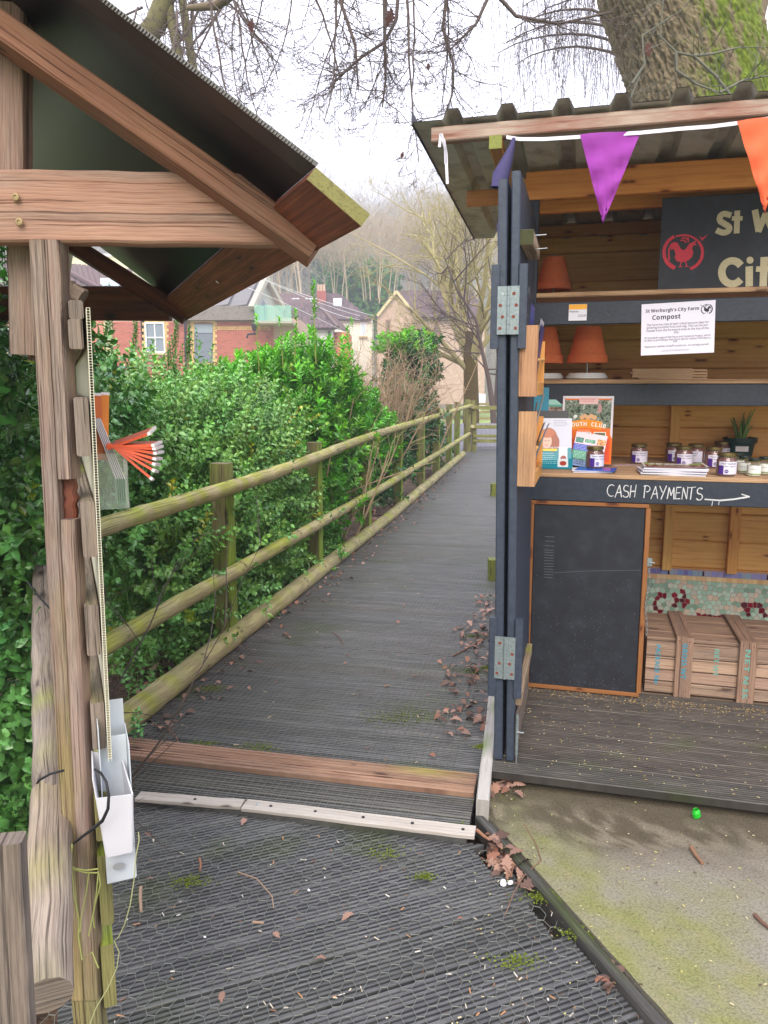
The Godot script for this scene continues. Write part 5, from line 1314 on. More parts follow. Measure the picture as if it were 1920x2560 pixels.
	for fl in [[1450, 337, 1603, 327, 1507, 560, c8(150, 50, 160)], [1842, 304, 1985, 286, 1912, 535, c8(240, 104, 60)]]:
		var a: Vector3 = bp.call(fl[0], fl[1]); var b: Vector3 = bp.call(fl[2], fl[3]); var c: Vector3 = bp.call(fl[4], fl[5])
		g = G.new()
		var n := 14
		var pt := func(u: float, v: float) -> Vector3: return a.lerp(b, u).lerp(c, v) + SN * (0.011 * sin(v * 19.0 + u * 4.0) * (0.3 + v) * (0.6 + 0.4 * sin(u * 9.0)) + 0.006 * sin(u * 5.0) + 0.004)
		var fb := g.v.size()
		for i in n + 1:
			for j in 7:
				var u := j / 6.0; var v := float(i) / n
				var q0: Vector3 = pt.call(u, v); var du: Vector3 = pt.call(u + 0.02, v) - q0; var dv: Vector3 = pt.call(u, v + 0.02) - q0
				var nn: Vector3 = du.cross(dv).normalized() if du.length() > 0.00001 else SN
				if nn.dot(SN) < 0: nn = -nn
				g.vert(q0, nn, Vector2(u, v))
		for i in n:
			for j in 6:
				var q := fb + i * 7 + j
				g.tri(q, q + 1, q + 8); g.tri(q, q + 8, q + 7)
		var fm := std(fl[6], 0.75); fm.backlight_enabled = true; fm.backlight = Color(0.3, 0.3, 0.3)
		part(bu, "flag", g.mesh(), fm)
	g = G.new()                                          # furled flag hanging behind the door edge
	var fp := PackedVector3Array([bp.call(1285, 345), bp.call(1280, 365), bp.call(1268, 400), bp.call(1252, 440), bp.call(1246, 470)])
	g.tube(fp, PackedFloat32Array([0.006, 0.010, 0.020, 0.030, 0.026]), 12)
	g.tube(PackedVector3Array([bp.call(1252, 560), bp.call(1250, 590), bp.call(1245, 615)]), PackedFloat32Array([0.016, 0.01, 0.002]), 6)
	part(bu, "furled_flag", g.mesh(), std(c8(70, 64, 112), 0.7))
	g = G.new()
	for pl in [[[1097, 335], [1106, 350], [1112, 385], [1113, 420], [1115, 460]], [[1098, 335], [1097, 350], [1095, 368]], [[1100, 334], [1110, 372], [1111, 410]]]:
		for i in pl.size() - 1:
			var a: Vector3 = bp.call(pl[i][0], pl[i][1]); var b: Vector3 = bp.call(pl[i + 1][0], pl[i + 1][1])
			g.quad(a, a + SR * 0.010, b + SR * 0.010, b, SN)
	part(bu, "loose_ribbon", g.mesh(), M.paper)

# ---------------------------------------------------------------- noticeboard shelter at the left
func twin_wall(g: G, a: Vector3, b: Vector3, along: Vector3, n: Vector3, thick: float, pitch: float, deep: float) -> void:
	# the cells at the cut edge from a to b of a twin-walled sheet that runs off along `along`
	var L := a.distance_to(b); var d := (b - a) / L
	for i in int(L / pitch):
		var c := a + d * (i * pitch)
		g.box(Transform3D(Basis(d, n, d.cross(n)), c + along * (deep * 0.5) + n * (thick * 0.5)), Vector3(0.0007, thick, deep))
func slab(g: G, p: Array, n: Vector3, thick: float) -> void:
	var q := []
	for v: Vector3 in p: q.append(v + n * thick)
	g.quad(p[0], p[1], p[2], p[3], -n); g.quad(q[0], q[1], q[2], q[3], n)
	for i in 4: 
		var e: Vector3 = (p[(i + 1) % 4] - p[i]).cross(n).normalized()
		g.quad(p[i], p[(i + 1) % 4], q[(i + 1) % 4], q[i], e)
func make_shelter() -> void:
	rng.seed = 505
	var e0 := P(926, 535, 1.17); var ef := P(475, 788, 2.745)
	var d := (ef - e0).normalized()                       # the shelter's long axis
	var run := e0.distance_to(ef)
	var sh := thing("noticeboard_shelter", "small timber noticeboard shelter with dark sheet roof and slatted back", "shelter", Vector3(-0.62, -0.4, -1.5))
	var i0 := P(790, 417, 1.17); var v0 := P(-300, -423, 1.17)
	var n := (v0 - i0).cross(d).normalized(); if n.y < 0: n = -n
	# tie beams, rafters, king posts
	bar(sh, "tie_beam", P(-160, 519, 1.365), P(704, 530, 1.405), 0.116, 0.045, M.red_wood, Vector3.UP, 0.004, 10, 0.0008, Color(0.92, 0.93, 0.93))
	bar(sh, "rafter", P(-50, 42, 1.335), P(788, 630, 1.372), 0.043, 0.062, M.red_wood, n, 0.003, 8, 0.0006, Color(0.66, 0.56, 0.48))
	bar(sh, "king_post", P(35, 20, 1.405), P(37, 438, 1.405), 0.045, 0.046, M.post_wood, Vector3.BACK, 0.004, 6, 0.0006, Color(1.0, 0.9, 0.86))
	bar(sh, "hanging_block", P(66, 610, 1.44), P(72, 888, 1.44), 0.05, 0.050, M.post_wood, Vector3.BACK, 0.004, 6, 0.0008, Color(1.1, 1.0, 0.95))
	bar(sh, "hanging_block", P(92, 880, 1.46), P(92, 903, 1.46), 0.03, 0.022, M.post_wood, Vector3.BACK, 0.002, 1, 0, Color(0.6, 0.5, 0.45))
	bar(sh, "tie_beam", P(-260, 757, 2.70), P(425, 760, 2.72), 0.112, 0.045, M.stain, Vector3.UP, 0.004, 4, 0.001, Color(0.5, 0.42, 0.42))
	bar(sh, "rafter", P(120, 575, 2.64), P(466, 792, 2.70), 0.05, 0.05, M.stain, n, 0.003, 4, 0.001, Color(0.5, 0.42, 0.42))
	# the doubled post, split and broken on its right half
	var algae := func(p: Vector3, nn: Vector3, x: float) -> Color:
		var m := smoothstep(0.45, 1.2, x + 0.5 * noise_at(x * 2.0, p.z * 8.0, 2.0)) * 0.75 + 0.3 * noise_at(x * 3.0, p.y * 20.0, 2.0)
		return Color.WHITE.lerp(Color(0.86, 1.0, 0.34), clampf(m, 0.0, 1.0))
	bar(sh, "post_batten", P(104, 607, 1.375), P(205, 2480, 1.30), 0.046, 0.0258, M.post_wood, Vector3.BACK, 0.004, 30, 0.0006, Color(1.05, 1.02, 1.0), algae)
	bar(sh, "post_batten", P(142, 607, 1.375), P(174, 1196, 1.355), 0.046, 0.0250, M.post_wood, Vector3.BACK, 0.004, 14, 0.0006, Color(1.12, 1.02, 0.98))
	bar(sh, "post_batten", P(179, 1296, 1.352), P(236, 2480, 1.30), 0.046, 0.0250, M.post_wood, Vector3.BACK, 0.004, 24, 0.0007, Color(1.0, 0.98, 0.96), algae)
	bar(sh, "broken_wood", P(174, 1185, 1.362), P(180, 1305, 1.362), 0.02, 0.022, M.stain, Vector3.BACK, 0.004, 8, 0.003, Color(1.6, 1.3, 1.2))
	for k in 2:
		var pb := [P(205, 2480, 1.30), P(236, 2480, 1.30)]
		bar(sh, "post_batten", pb[k], Vector3(pb[k].x + 0.01, -0.5, pb[k].z), 0.046, 0.0258, M.post_wood, Vector3.BACK, 0.004, 4, 0.0006, Color(0.86, 1.0, 0.5))
	var far := d * 1.30
	bar(sh, "far_post", P(104, 607, 1.40) + far, Vector3(P(104, 607, 1.40).x, -0.5, -1.40) + far, 0.05, 0.06, M.post_wood, Vector3.BACK, 0.004, 4, 0, Color(0.6, 0.55, 0.5))
	# slats of the back, seen end on
	var sl := [[191, 751, 797, 0.9], [191, 799, 872, 1.0], [205, 992, 1141, 1.0], [221, 1250, 1397, 1.05], [233, 1506, 1645, 1.0], [246, 1749, 1882, 1.0], [254, 1975, 2113, 0.95], [264, 2119, 2333, 0.9], [273, 2342, 2540, 0.9]]
	for k in sl.size():
		var s = sl[k]
		var dep := 1.352 - 0.006 * k
		var a := P(s[0], (s[1] + s[2]) * 0.5, dep)
		bar(sh, "back_slat", a, a + d * 1.25, (s[2] - s[1]) * dep / 1960.0, 0.0235, M.grey_wood, Vector3.UP, 0.003, 6, 0.0008, Color(0.86, 0.84, 0.84) * float(s[3]) * (Color(1.0, 1.15, 0.5) if k > 5 else Color.WHITE), mossy(-0.1 + 0.05 * k))
	bar(sh, "bracket", P(172, 722, 1.40), P(206, 745, 1.40), 0.03, 0.03, M.grey_wood, Vector3.UP, 0.006, 6, 0.004, Color(0.6, 0.55, 0.52))
	# roof: dark twin-wall sheets, eave board under the lower edge
	var roof := G.new()
	slab(roof, [i0, v0, v0 + d * run, i0 + d * run], n, 0.007)
	var lo := i0 - v0; lo.x = -lo.x
	var nl := Vector3(-n.x, n.y, n.z)
	slab(roof, [v0 - Vector3(0.004, 0, 0), v0 + lo * 1.15 - Vector3(0.004, 0, 0), v0 + lo * 1.15 + d * run, v0 + d * run - Vector3(0.004, 0, 0)], nl, 0.007)
	var rp := part(sh, "roof_sheet", roof.mesh(), M.roof_dark)
	var cells := G.new()
	twin_wall(cells, v0, i0, -d, n, 0.0060, 0.0052, 0.003)
	part(rp, "sheet_cells", cells.mesh(), M.cell_edge).set_meta("kind", "stuff")
	var ribs := G.new()                                   # fine flutes running down the underside
	var sd := (i0 - v0).normalized()
	var w := 0.06
	while w < run:
		var c := v0 + d * w - n * 0.0006
		ribs.quad(c, c + sd * (i0.distance_to(v0) - 0.004), c + sd * (i0.distance_to(v0) - 0.004) + d * 0.0022, c + d * 0.0022, (-n + d * 0.5).normalized())
		w += 0.009
	part(rp, "sheet_flutes", ribs.mesh(), M.roof_dark).set_meta("kind", "stuff")
	var eb0 := (i0 + e0) * 0.5 - n * 0.012
	var eb := G.new()
	slab(eb, [i0 - n * 0.024, i0 - n * 0.024 + d * run, e0 - n * 0.024 + d * run, e0 - n * 0.024], n, 0.023)
	part(sh, "eave_board", eb.mesh(), M.stain)
	var eg := G.new(); slab(eg, [i0 - n * 0.0235 - d * 0.001, e0 - n * 0.0235 - d * 0.001, e0 - n * 0.0015 - d * 0.001, i0 - n * 0.0015 - d * 0.001], -d, 0.001)
	part(sh, "eave_end_grain", eg.mesh(), mottled([c8(120, 116, 68), c8(140, 136, 84), c8(92, 84, 52)], 0.1, 0.9, 61))
	for q in [[772, 503, 0.009, 0.21], [527, 704, 0.005, 0.9]]:   # bird droppings on the eave board
		var g0 := G.new(); g0.lathe([[float(q[2]), 0.0], [float(q[2]) * 0.8, 0.0015], [0.0, 0.002]], 10, Vector3.ZERO, 1.0, 0.8)
		part(sh, "dropping", g0.mesh(), M.white, Transform3D(Basis((e0 - i0).normalized(), -n, d), eb0.lerp(eb0, 0.0) - n * 0.0125 + d * float(q[3])))
	for q in [[39, 492], [48, 554]]:
		var g1 := G.new(); g1.lathe([[0.0068, 0.0], [0.0060, 0.0016], [0.003, 0.002], [0.0024, 0.0004], [0.0, 0.0002]], 14)
		part(sh, "screw", g1.mesh(), M.brass, Transform3D(Basis(Vector3.RIGHT, Vector3.BACK, -Vector3.UP), P(q[0], q[1], 1.3455)))
	# white twin-wall sheet standing against the slats, seen along its edge
	var pa := P(215, 770, 1.335); var pb2 := P(271, 1905, 1.30)
	var nx := Vector3(-d.z, 0, d.x); if nx.x < 0: nx = -nx
	var ws := thing("white_sheet", "white twin-wall plastic sheet fixed along the slats, seen edge on", "plastic sheet", Vector3(pa.x, pb2.y, pa.z))
	var sg := G.new()
	slab(sg, [pa, pb2, pb2 + d * 1.2, pa + d * 1.2], nx, 0.0008)
	slab(sg, [pa + nx * 0.0055, pb2 + nx * 0.0055, pb2 + d * 1.2 + nx * 0.0055, pa + d * 1.2 + nx * 0.0055], nx, 0.0008)
	part(ws, "skins", sg.mesh(), M.cell)
	sg = G.new(); twin_wall(sg, pa, pb2, d, nx, 0.006, 0.0046, 0.03)
	part(ws, "webs", sg.mesh(), M.cell).set_meta("kind", "stuff")
	# clear holder with a fan of leaflets
	var ho := thing("clear_leaflet_holder", "clear plastic leaflet holder with bent leaflets on the white sheet", "leaflet holder", P(280, 1285, 1.42))
	var hb := P(246, 1275, 1.42); var hw := 0.056
	var hg := G.new()
	for q in [[Vector3.ZERO, nx * hw, Vector3.UP * 0.105], [nx * hw, d * 0.11, Vector3.UP * 0.09], [d * 0.11, nx * hw, Vector3.UP * 0.105], [Vector3.ZERO, d * 0.11, nx * hw]]:
		var o: Vector3 = hb + q[0]
		hg.quad(o, o + q[1], o + q[1] + q[2], o + q[2], Vector3(q[1]).cross(q[2]).normalized())
	part(ho, "pocket", hg.mesh(), glassy(c8(220, 226, 224), 0.16))
	for k in 5:                                            # pages standing in it, green below and white above
		hg = G.new()
		var o := hb + nx * (0.036 + 0.0038 * k) + Vector3.UP * 0.004 + d * 0.005
		hg.col = lin(64, 150, 100); hg.box(Transform3D(Basis(nx, Vector3.UP, d), o + Vector3.UP * 0.025 + d * 0.05), Vector3(0.0011, 0.05, 0.07))
		hg.col = lin(226, 222, 230)
		var top := o + Vector3.UP * 0.05 + d * 0.05
		var bent := top + Vector3.UP * 0.115 - nx * (0.034 + 0.001 * k)
		hg.box(Transform3D(frame_of(top, bent, nx).basis, (top + bent) * 0.5), Vector3(top.distance_to(bent), 0.0016, 0.07))
		part(ho, "leaflet", hg.mesh(), painted(Color.WHITE, 0.35))
	for k in 2:                                            # orange backs behind
		hg = G.new()
		var a := P(250 + k * 10, 1150, 1.47 + 0.02 * k); var b := P(243 + k * 20, 986 - 2 * k, 1.47 + 0.02 * k)
		hg.col = lin(226, 138, 50) if k > 0 else lin(206, 104, 44)
		hg.box(Transform3D(frame_of(a, b, nx).basis, (a + b) * 0.5), Vector3(a.distance_to(b), 0.0145, 0.003))
		hg.col = lin(232, 228, 236); hg.box(Transform3D(frame_of(a, b, nx).basis, b), Vector3(0.005, 0.0152, 0.0036))
		part(ho, "leaflet", hg.mesh(), painted(Color.WHITE, 0.35))
	var piv := P(283, 1117, 1.43)
	for q in [[388, 1079], [401, 1113], [404, 1123], [406, 1136], [403, 1152], [400, 1167], [397, 1184], [388, 1205]]:
		hg = G.new()
		var b := P(q[0], q[1], 1.44)
		hg.col = lin(226, 92, 58) * (0.9 + 0.12 * sin(q[1]))
		hg.box(Transform3D(frame_of(piv, b, d).basis, piv.lerp(b, 0.48) + d * 0.045), Vector3(piv.distance_to(b) * 0.96, 0.09, 0.0046))
		hg.col = lin(236, 226, 228)
		hg.box(Transform3D(frame_of(piv, b, d).basis, piv.lerp(b, 0.985) + d * 0.045), Vector3(0.006, 0.0902, 0.0052))
		part(ho, "leaflet", hg.mesh(), painted(Color.WHITE, 0.35))
	# grey and white holders lower down
	var gh := thing("grey_leaflet_holder", "empty grey translucent leaflet holder behind the white pocket", "leaflet holder", P(300, 2210, 1.28))
	var gb := P(268, 2208, 1.28)
	hg = G.new()
	for q in [[Vector3.ZERO, nx * 0.05, Vector3.UP * 0.06], [nx * 0.05, d * 0.1, Vector3.UP * 0.26], [d * 0.1, nx * 0.05, Vector3.UP * 0.31], [Vector3.ZERO, d * 0.1, Vector3.UP * 0.30], [Vector3.ZERO, d * 0.1, nx * 0.05], [d * 0.05, nx * 0.049, Vector3.UP * 0.26]]:
		var o: Vector3 = gb + q[0]
		slab(hg, [o, o + q[1], o + q[1] + q[2], o + q[2]], Vector3(q[1]).cross(q[2]).normalized(), 0.0018)
	part(gh, "shell", hg.mesh(), M.frosted)
	hg = G.new(); hg.lathe([[0.0085, 0], [0.0085, 0.001], [0.0, 0.0012]], 18, Vector3.ZERO, 1.2, 0.8); part(gh, "round_mark", hg.mesh(), std(c8(150, 152, 156), 0.4), Transform3D(Basis(nx, -d, Vector3.UP), P(297, 2166, 1.278)))
	var wp := thing("white_leaflet_pocket", "empty white plastic leaflet pocket tied low on the shelter", "leaflet holder", P(305, 2150, 1.25))
	var c0 := P(268, 2142, 1.25)
	hg = G.new()
	var tall := 0.150
	slab(hg, [c0, c0 + nx * 0.042, c0 + nx * 0.047 + Vector3.UP * (tall - 0.040), c0 - nx * 0.012 + Vector3.UP * (tall - 0.035)], -d, 0.0025)
	slab(hg, [c0 + nx * 0.042, c0 + nx * 0.042 + d * 0.09, c0 + nx * 0.036 + d * 0.09 + Vector3.UP * (tall - 0.01), c0 + nx * 0.047 + Vector3.UP * (tall - 0.040)], nx, 0.0025)
	slab(hg, [c0 + d * 0.09, c0 + nx * 0.042 + d * 0.09, c0 + nx * 0.036 + d * 0.09 + Vector3.UP * tall, c0 - nx * 0.012 + d * 0.09 + Vector3.UP * (tall + 0.01)], -d, 0.0025)
	slab(hg, [c0, c0 + d * 0.09, c0 - nx * 0.012 + d * 0.09 + Vector3.UP * (tall + 0.012), c0 - nx * 0.014 + Vector3.UP * tall], -nx, 0.0025)
	slab(hg, [c0, c0 + nx * 0.042, c0 + nx * 0.042 + d * 0.09, c0 + d * 0.09], -Vector3.UP, 0.0025)
	part(wp, "pocket_shell", hg.mesh(), std(c8(206, 206, 212), 0.4))
	# cords tying the board to the rail
	var cd := thing("black_cord", "black cord wound round the post and the near rail", "cord", P(180, 2000, 1.3))
	hg = G.new()
	hg.tube(PackedVector3Array([P(93, 1958, 1.27), P(98, 1950, 1.25), P(125, 1935, 1.24), P(160, 1926, 1.26)]), PackedFloat32Array([0.0022, 0.0022, 0.0022, 0.0022]), 6)
	part(cd, "cord_loop", hg.mesh(), M.black); hg = G.new()
	hg.tube(PackedVector3Array([P(236, 1924, 1.27), P(252, 1932, 1.24), P(266, 1955, 1.23), P(272, 1990, 1.22), P(270, 2022, 1.22), P(256, 2052, 1.22), P(232, 2072, 1.23), P(205, 2092, 1.24), P(180, 2112, 1.25), P(172, 2125, 1.27)]), PackedFloat32Array([0.002, 0.0022, 0.0024, 0.0026, 0.003, 0.0032, 0.003, 0.0024, 0.0018, 0.0015]), 6)
	part(cd, "cord_loop", hg.mesh(), M.black); hg = G.new()
	hg.tube(PackedVector3Array([P(70, 1455, 1.6), P(95, 1490, 1.55), P(125, 1522, 1.5), P(137, 1524, 1.45)]), PackedFloat32Array([0.0022, 0.0022, 0.0022, 0.0022]), 6)
	part(cd, "cord_loop", hg.mesh(), M.black)
	var tw := thing("green_twine", "frayed green twine knotted round the post with loose hanging ends", "twine", P(200, 2170, 1.25))
	hg = G.new(); hg.col = Color(0.9, 0.95, 0.6)
	for pl in [[[165, 2160], [190, 2172], [215, 2176], [246, 2172], [244, 2182], [215, 2182], [180, 2172]], [[180, 2110], [178, 2160], [184, 2230], [198, 2300], [196, 2340], [205, 2400], [230, 2380], [246, 2420]], [[246, 2180], [251, 2210], [238, 2260], [228, 2310], [222, 2340]], [[222, 2182], [216, 2230], [204, 2290], [200, 2330]], [[246, 2178], [240, 2240], [232, 2290], [236, 2320]]]:
		var pts := PackedVector3Array(); var rr := PackedFloat32Array()
		for q in pl: pts.append(P(q[0], q[1], 1.235 + rn(-0.003, 0.003))); rr.append(0.0013)
		hg.tube(pts, rr, 5)
	part(tw, "strand", hg.mesh(), M.twine)
	var st := thing("thin_string", "thin pale string hanging from the white pocket to the foot of the post", "string", P(290, 2400, 1.24))
	hg = G.new(); hg.col = Color(1.3, 1.2, 1.0)
	var sp := PackedVector3Array(); var sr := PackedFloat32Array()
	for q in [[346, 2080], [348, 2100], [340, 2140], [335, 2200], [326, 2260], [312, 2310], [295, 2345], [285, 2352], [298, 2380], [292, 2420], [270, 2470], [240, 2520], [225, 2560]]: sp.append(P(q[0], q[1], 1.235)); sr.append(0.001)
	hg.tube(sp, sr, 5); part(st, "strand", hg.mesh(), M.twine)

# ---------------------------------------------------------------- houses beyond the hedge
func wall(parent: Node3D, called: String, x0: float, y0: float, x1: float, y1: float, dep: float, mat: Material, thick := 0.3) -> MeshInstance3D:
	var a := P(x0, y1, dep); var b := P(x1, y0, dep)
	var g := G.new(); var c := (a + b) * 0.5; c.z = -dep - thick * 0.5; 
	var h := absf(P(x0, y0, dep).y - a.y)
	g.box(Transform3D(Basis(), Vector3(c.x, a.y + h * 0.5, c.z)), Vector3(b.x - a.x, h, thick))
	return part(parent, called, g.mesh(), mat)
func window(parent: Node3D, x0: float, y0: float, x1: float, y1: float, dep: float, bars := 1, pane: Material = null, frame: Material = null) -> void:
	var a := P(x0, y1, dep); var b := P(x1, y0, dep)
	var w := b.x - a.x; var h := P(x0, y0, dep).y - a.y
	if frame == null: frame = M.frame_white
	var c := Vector3((a.x + b.x) / 2, a.y + h / 2, -dep)
	var g := G.new()
	for s in [-1.0, 1.0]:
		g.box(Transform3D(Basis(), c + Vector3(s * (w / 2 - 0.03), 0, 0.04)), Vector3(0.07, h, 0.08))
		g.box(Transform3D(Basis(), c + Vector3(0, s * (h / 2 - 0.03), 0.041)), Vector3(w - 0.141, 0.07, 0.08))
	if bars > 0:
		g.box(Transform3D(Basis(), c + Vector3(0, 0, 0.045)), Vector3(w - 0.142, 0.06, 0.07))
		g.box(Transform3D(Basis(), c + Vector3(0, 0, 0.039)), Vector3(0.05, h - 0.142, 0.06))
	var f := part(parent, "window", g.mesh(), frame)
	g = G.new(); g.box(Transform3D(Basis(), c + Vector3(0, 0, 0.01)), Vector3(w - 0.1, h - 0.1, 0.02))
	part(f, "pane", g.mesh(), pane if pane else M.pane)
	g = G.new(); g.box(Transform3D(Basis(), c + Vector3(0, -h / 2 - 0.05, 0.08)), Vector3(w + 0.2, 0.1, 0.2))
	part(f, "sill", g.mesh(), M.stone_trim if frame == M.frame_white else frame)
func bricks(parent: Node3D, x0: float, y0: float, x1: float, y1: float, dep: float, holes: Array, mat: Material, called := "brickwork") -> void:
	var a := P(x0, y1, dep); var top := P(x0, y0, dep).y
	var bx := P(x1, y1, dep).x
	var g := G.new()
	var y := a.y; var r := 0
	while y < top - 0.03:
		var x := a.x - (0.11 if r % 2 else 0.0)
		while x < bx:
			var xa := maxf(x, a.x); var xb := minf(x + 0.213, bx)
			var cx := (xa + xb) / 2
			var px := 960 + cx / dep * 1947.0
			var ok := xb - xa > 0.03
			for hl in holes:
				var ha := P(hl[0], hl[3], dep); var hb := P(hl[2], hl[1], dep)
				if cx > ha.x - 0.1 and cx < hb.x + 0.1 and y > ha.y - 0.06 and y < P(hl[0], hl[1], dep).y: ok = false
			if ok:
				g.col = Color(1, 1, 1) * rn(0.78, 1.16) * (Color(1.1, 0.94, 0.9) if rng.randf() < 0.3 else Color.WHITE)
				if rng.randf() < 0.06: g.col = Color(1.3, 1.4, 1.35)
				g.box(Transform3D(Basis(), Vector3(cx, y + 0.033, -dep + 0.008 + rn(0, 0.006))), Vector3(xb - xa - 0.010, 0.060, 0.03), true)
			x += 0.225
		y += 0.072; r += 1
	part(parent, called, g.mesh(), mat).set_meta("kind", "stuff")
func tiled(parent: Node3D, called: String, p: Array, tw: float, th: float, tone: Color, mat: Material) -> void:
	# a roof slope: p = lower left, lower right, upper right, upper left
	var g := G.new()
	var n: Vector3 = (Vector3(p[1]) - p[0]).cross(Vector3(p[3]) - p[0]).normalized(); if n.y < 0: n = -n
	g.col = tone * 0.7
	slab(g, [p[0] - n * 0.1, p[1] - n * 0.1, p[2] - n * 0.1, p[3] - n * 0.1], n, 0.08)
	var base := part(parent, called, g.mesh(), mat)
	g = G.new()
	var rows := int(Vector3(p[0]).distance_to(p[3]) / th)
	for r in rows:
		var v := (r + 0.5) / rows
		var a: Vector3 = Vector3(p[0]).lerp(p[3], v); var b: Vector3 = Vector3(p[1]).lerp(p[2], v)
		var cnt := int(a.distance_to(b) / tw)
		var ux := (b - a).normalized(); var uy := n.cross(ux).normalized(); if uy.y < 0: uy = -uy
		for c in cnt:
			g.col = tone * rn(0.72, 1.2)
			if rng.randf() < 0.05: g.col = tone * 1.9
			var o := a + ux * (tw * (c + 0.5)) + n * 0.02
			var bs := Basis(ux, n, ux.cross(n)).rotated(ux, 0.14 if uy.dot(ux.cross(n)) < 0 else -0.14)
			g.box(Transform3D(bs.rotated(uy, -0.12), o), Vector3(tw * 0.92, 0.03, th * 1.08))
	part(base, "roof_tiles", g.mesh(), mat).set_meta("kind", "stuff")
func make_houses() -> void:
	rng.seed = 606
	# red brick house with yellow brick trim
	var D := 38.0
	var h := thing("red_brick_house", "red brick house with yellow brick trim, sash window and grey door", "house", P(500, 990, D))
	wall(h, "wall", 362, 795, 745, 1010, D + 0.02, M.mortar, 6.0)
	bricks(h, 363, 803, 688, 1000, D, [[365, 806, 412, 885], [484, 808, 533, 905]], M.brick)
	wall(h, "rendered_wall", 205, 798, 271, 1010, D + 0.05, mottled([c8(222, 140, 120), c8(210, 128, 110)], 4.0, 0.9, 62), 6.0)
	wall(h, "corner_pilaster", 271, 798, 279, 1010, D - 0.05, M.stone_trim, 0.3)
	wall(h, "string_course", 279, 889, 400, 894, D - 0.03, M.stone_trim, 0.3)
	wall(h, "wall", 279, 795, 363, 1010, D + 0.02, M.mortar, 6.0)
	bricks(h, 280, 803, 362, 1000, D, [], M.brick)
	window(h, 366, 806, 411, 882, D)
	var cur := G.new()
	for k in 14: cur.box(Transform3D(Basis(), P(372 + k * 2.6, 845, D) + Vector3(0, 0, 0.025)), Vector3(0.03, 1.3, 0.012))
	part(h, "curtain", cur.mesh(), std(c8(150, 160, 176), 0.8))
	wall(h, "door", 486, 811, 531, 930, D - 0.02, std(c8(112, 120, 136), 0.5), 0.06)
	wall(h, "door_panel", 486, 811, 531, 832, D - 0.06, std(c8(146, 158, 172), 0.3), 0.04)
	for q in [[357, 1], [412, -1], [477, 1], [533, -1]]:   # toothed yellow brick round the openings
		for k in 14:
			var wide := 10.0 if k % 2 == 0 else 5.5
			var xa: float = q[0] if q[1] < 0 else q[0] + 9.0 - wide
			var g := G.new(); g.col = Color.WHITE * rn(0.85, 1.12)
			var c := P(xa + wide / 2, 810 + k * 7.6, D)
			g.box(Transform3D(Basis(), Vector3(c.x, c.y, -D + 0.02)), Vector3(wide * D / 1947.0, 0.135, 0.06)); part(h, "quoin_brick", g.mesh(), M.yellow_brick)
	for k in 24:
		var px: float = 478 + k * 2.6
		var g := G.new(); g.col = Color.WHITE * rn(0.8, 1.12)
		var c := P(px, 803 - 3.5 * sin(k / 23.0 * PI), D); g.box(Transform3D(Basis(), Vector3(c.x, c.y, -D + 0.03)), Vector3(0.045, 0.2, 0.06)); part(h, "arch_brick", g.mesh(), M.yellow_brick)
	for k in 9:
		var g := G.new(); g.col = Color.WHITE * rn(0.8, 1.12)
		var c := P(365 + k * 5.8, 803, D); g.box(Transform3D(Basis(), Vector3(c.x, c.y, -D + 0.035)), Vector3(0.1, 0.12, 0.06)); part(h, "arch_brick", g.mesh(), M.yellow_brick)
	for k in 44:
		var g := G.new(); g.col = Color.WHITE * rn(0.8, 1.12)
		var c := P(535 + (k % 22) * 6.6, 818 + 5 * (k / 22), D); g.box(Transform3D(Basis(), Vector3(c.x, c.y, -D + 0.025)), Vector3(0.105, 0.07, 0.05)); part(h, "band_brick", g.mesh(), M.yellow_brick)
	var gp := G.new(); gp.tube(PackedVector3Array([P(463, 800, D - 0.3), P(465, 920, D - 0.3)]), PackedFloat32Array([0.06, 0.06]), 8); gp.tube(PackedVector3Array([P(617, 845, D - 0.3), P(620, 836, D - 0.35), P(640, 834, D - 0.35)]), PackedFloat32Array([0.05, 0.05, 0.05]), 6)
	part(h, "drainpipe", gp.mesh(), M.black)
	var la := G.new(); la.lathe([[0.02, -0.1], [0.12, 0.0], [0.15, 0.25], [0.05, 0.33], [0.0, 0.4]], 6); part(h, "wall_lantern", la.mesh(), M.black, Transform3D(Basis(), P(636, 823, D - 0.35)))
	wall(h, "side_extension", 690, 806, 745, 1010, D + 0.4, M.mortar, 5.0)
	bricks(h, 691, 810, 744, 990, D + 0.38, [[716, 830, 724, 880]], painted(c8(214, 146, 122), 0.9))
	wall(h, "side_window", 716, 830, 723, 878, D + 0.34, M.pane, 0.1)
	# timber clad upper storey with gable and glass balcony
	var U := 37.6
	var up := thing("timber_upper_storey", "grey timber clad upper storey with pointed gable above the red brick house", "house extension", P(560, 795, U))
	var y := 800.0
	while y > 764:
		wall(up, "clapboard", 430, y - 4.0, 637, y - 0.3, U, M.cedar, 0.1); y -= 4.0
	wall(up, "storey_wall", 430, 764, 637, 801, U + 0.15, M.cedar, 4.0)
	var p0 := P(430, 764, U); var p1 := P(634, 764, U); var ridge_l := P(470, 699, U + 2.6); var ridge_r := P(666, 699, U + 2.6)
	tiled(up, "roof", [p0, p1, ridge_r, ridge_l], 0.9, 0.16, Color(0.95, 1.0, 1.05), painted(c8(118, 114, 114), 0.85))
	var g2 := G.new()
	var gx := P(637, 766, U); var ga := P(667, 702, U + 1.2); var gb := P(704, 768, U + 2.4)
	g2.flat(gx, ga, gb, Vector3.BACK); g2.flat(gx + Vector3(0, 0, -0.05), ga + Vector3(0, 0, -0.05), gb + Vector3(0, 0, -0.05), Vector3.FORWARD)
	g2.quad(gx, gb, Vector3(gb.x, P(704, 803, U + 2.4).y, gb.z), Vector3(gx.x, P(637, 803, U).y, gx.z), Vector3.BACK)
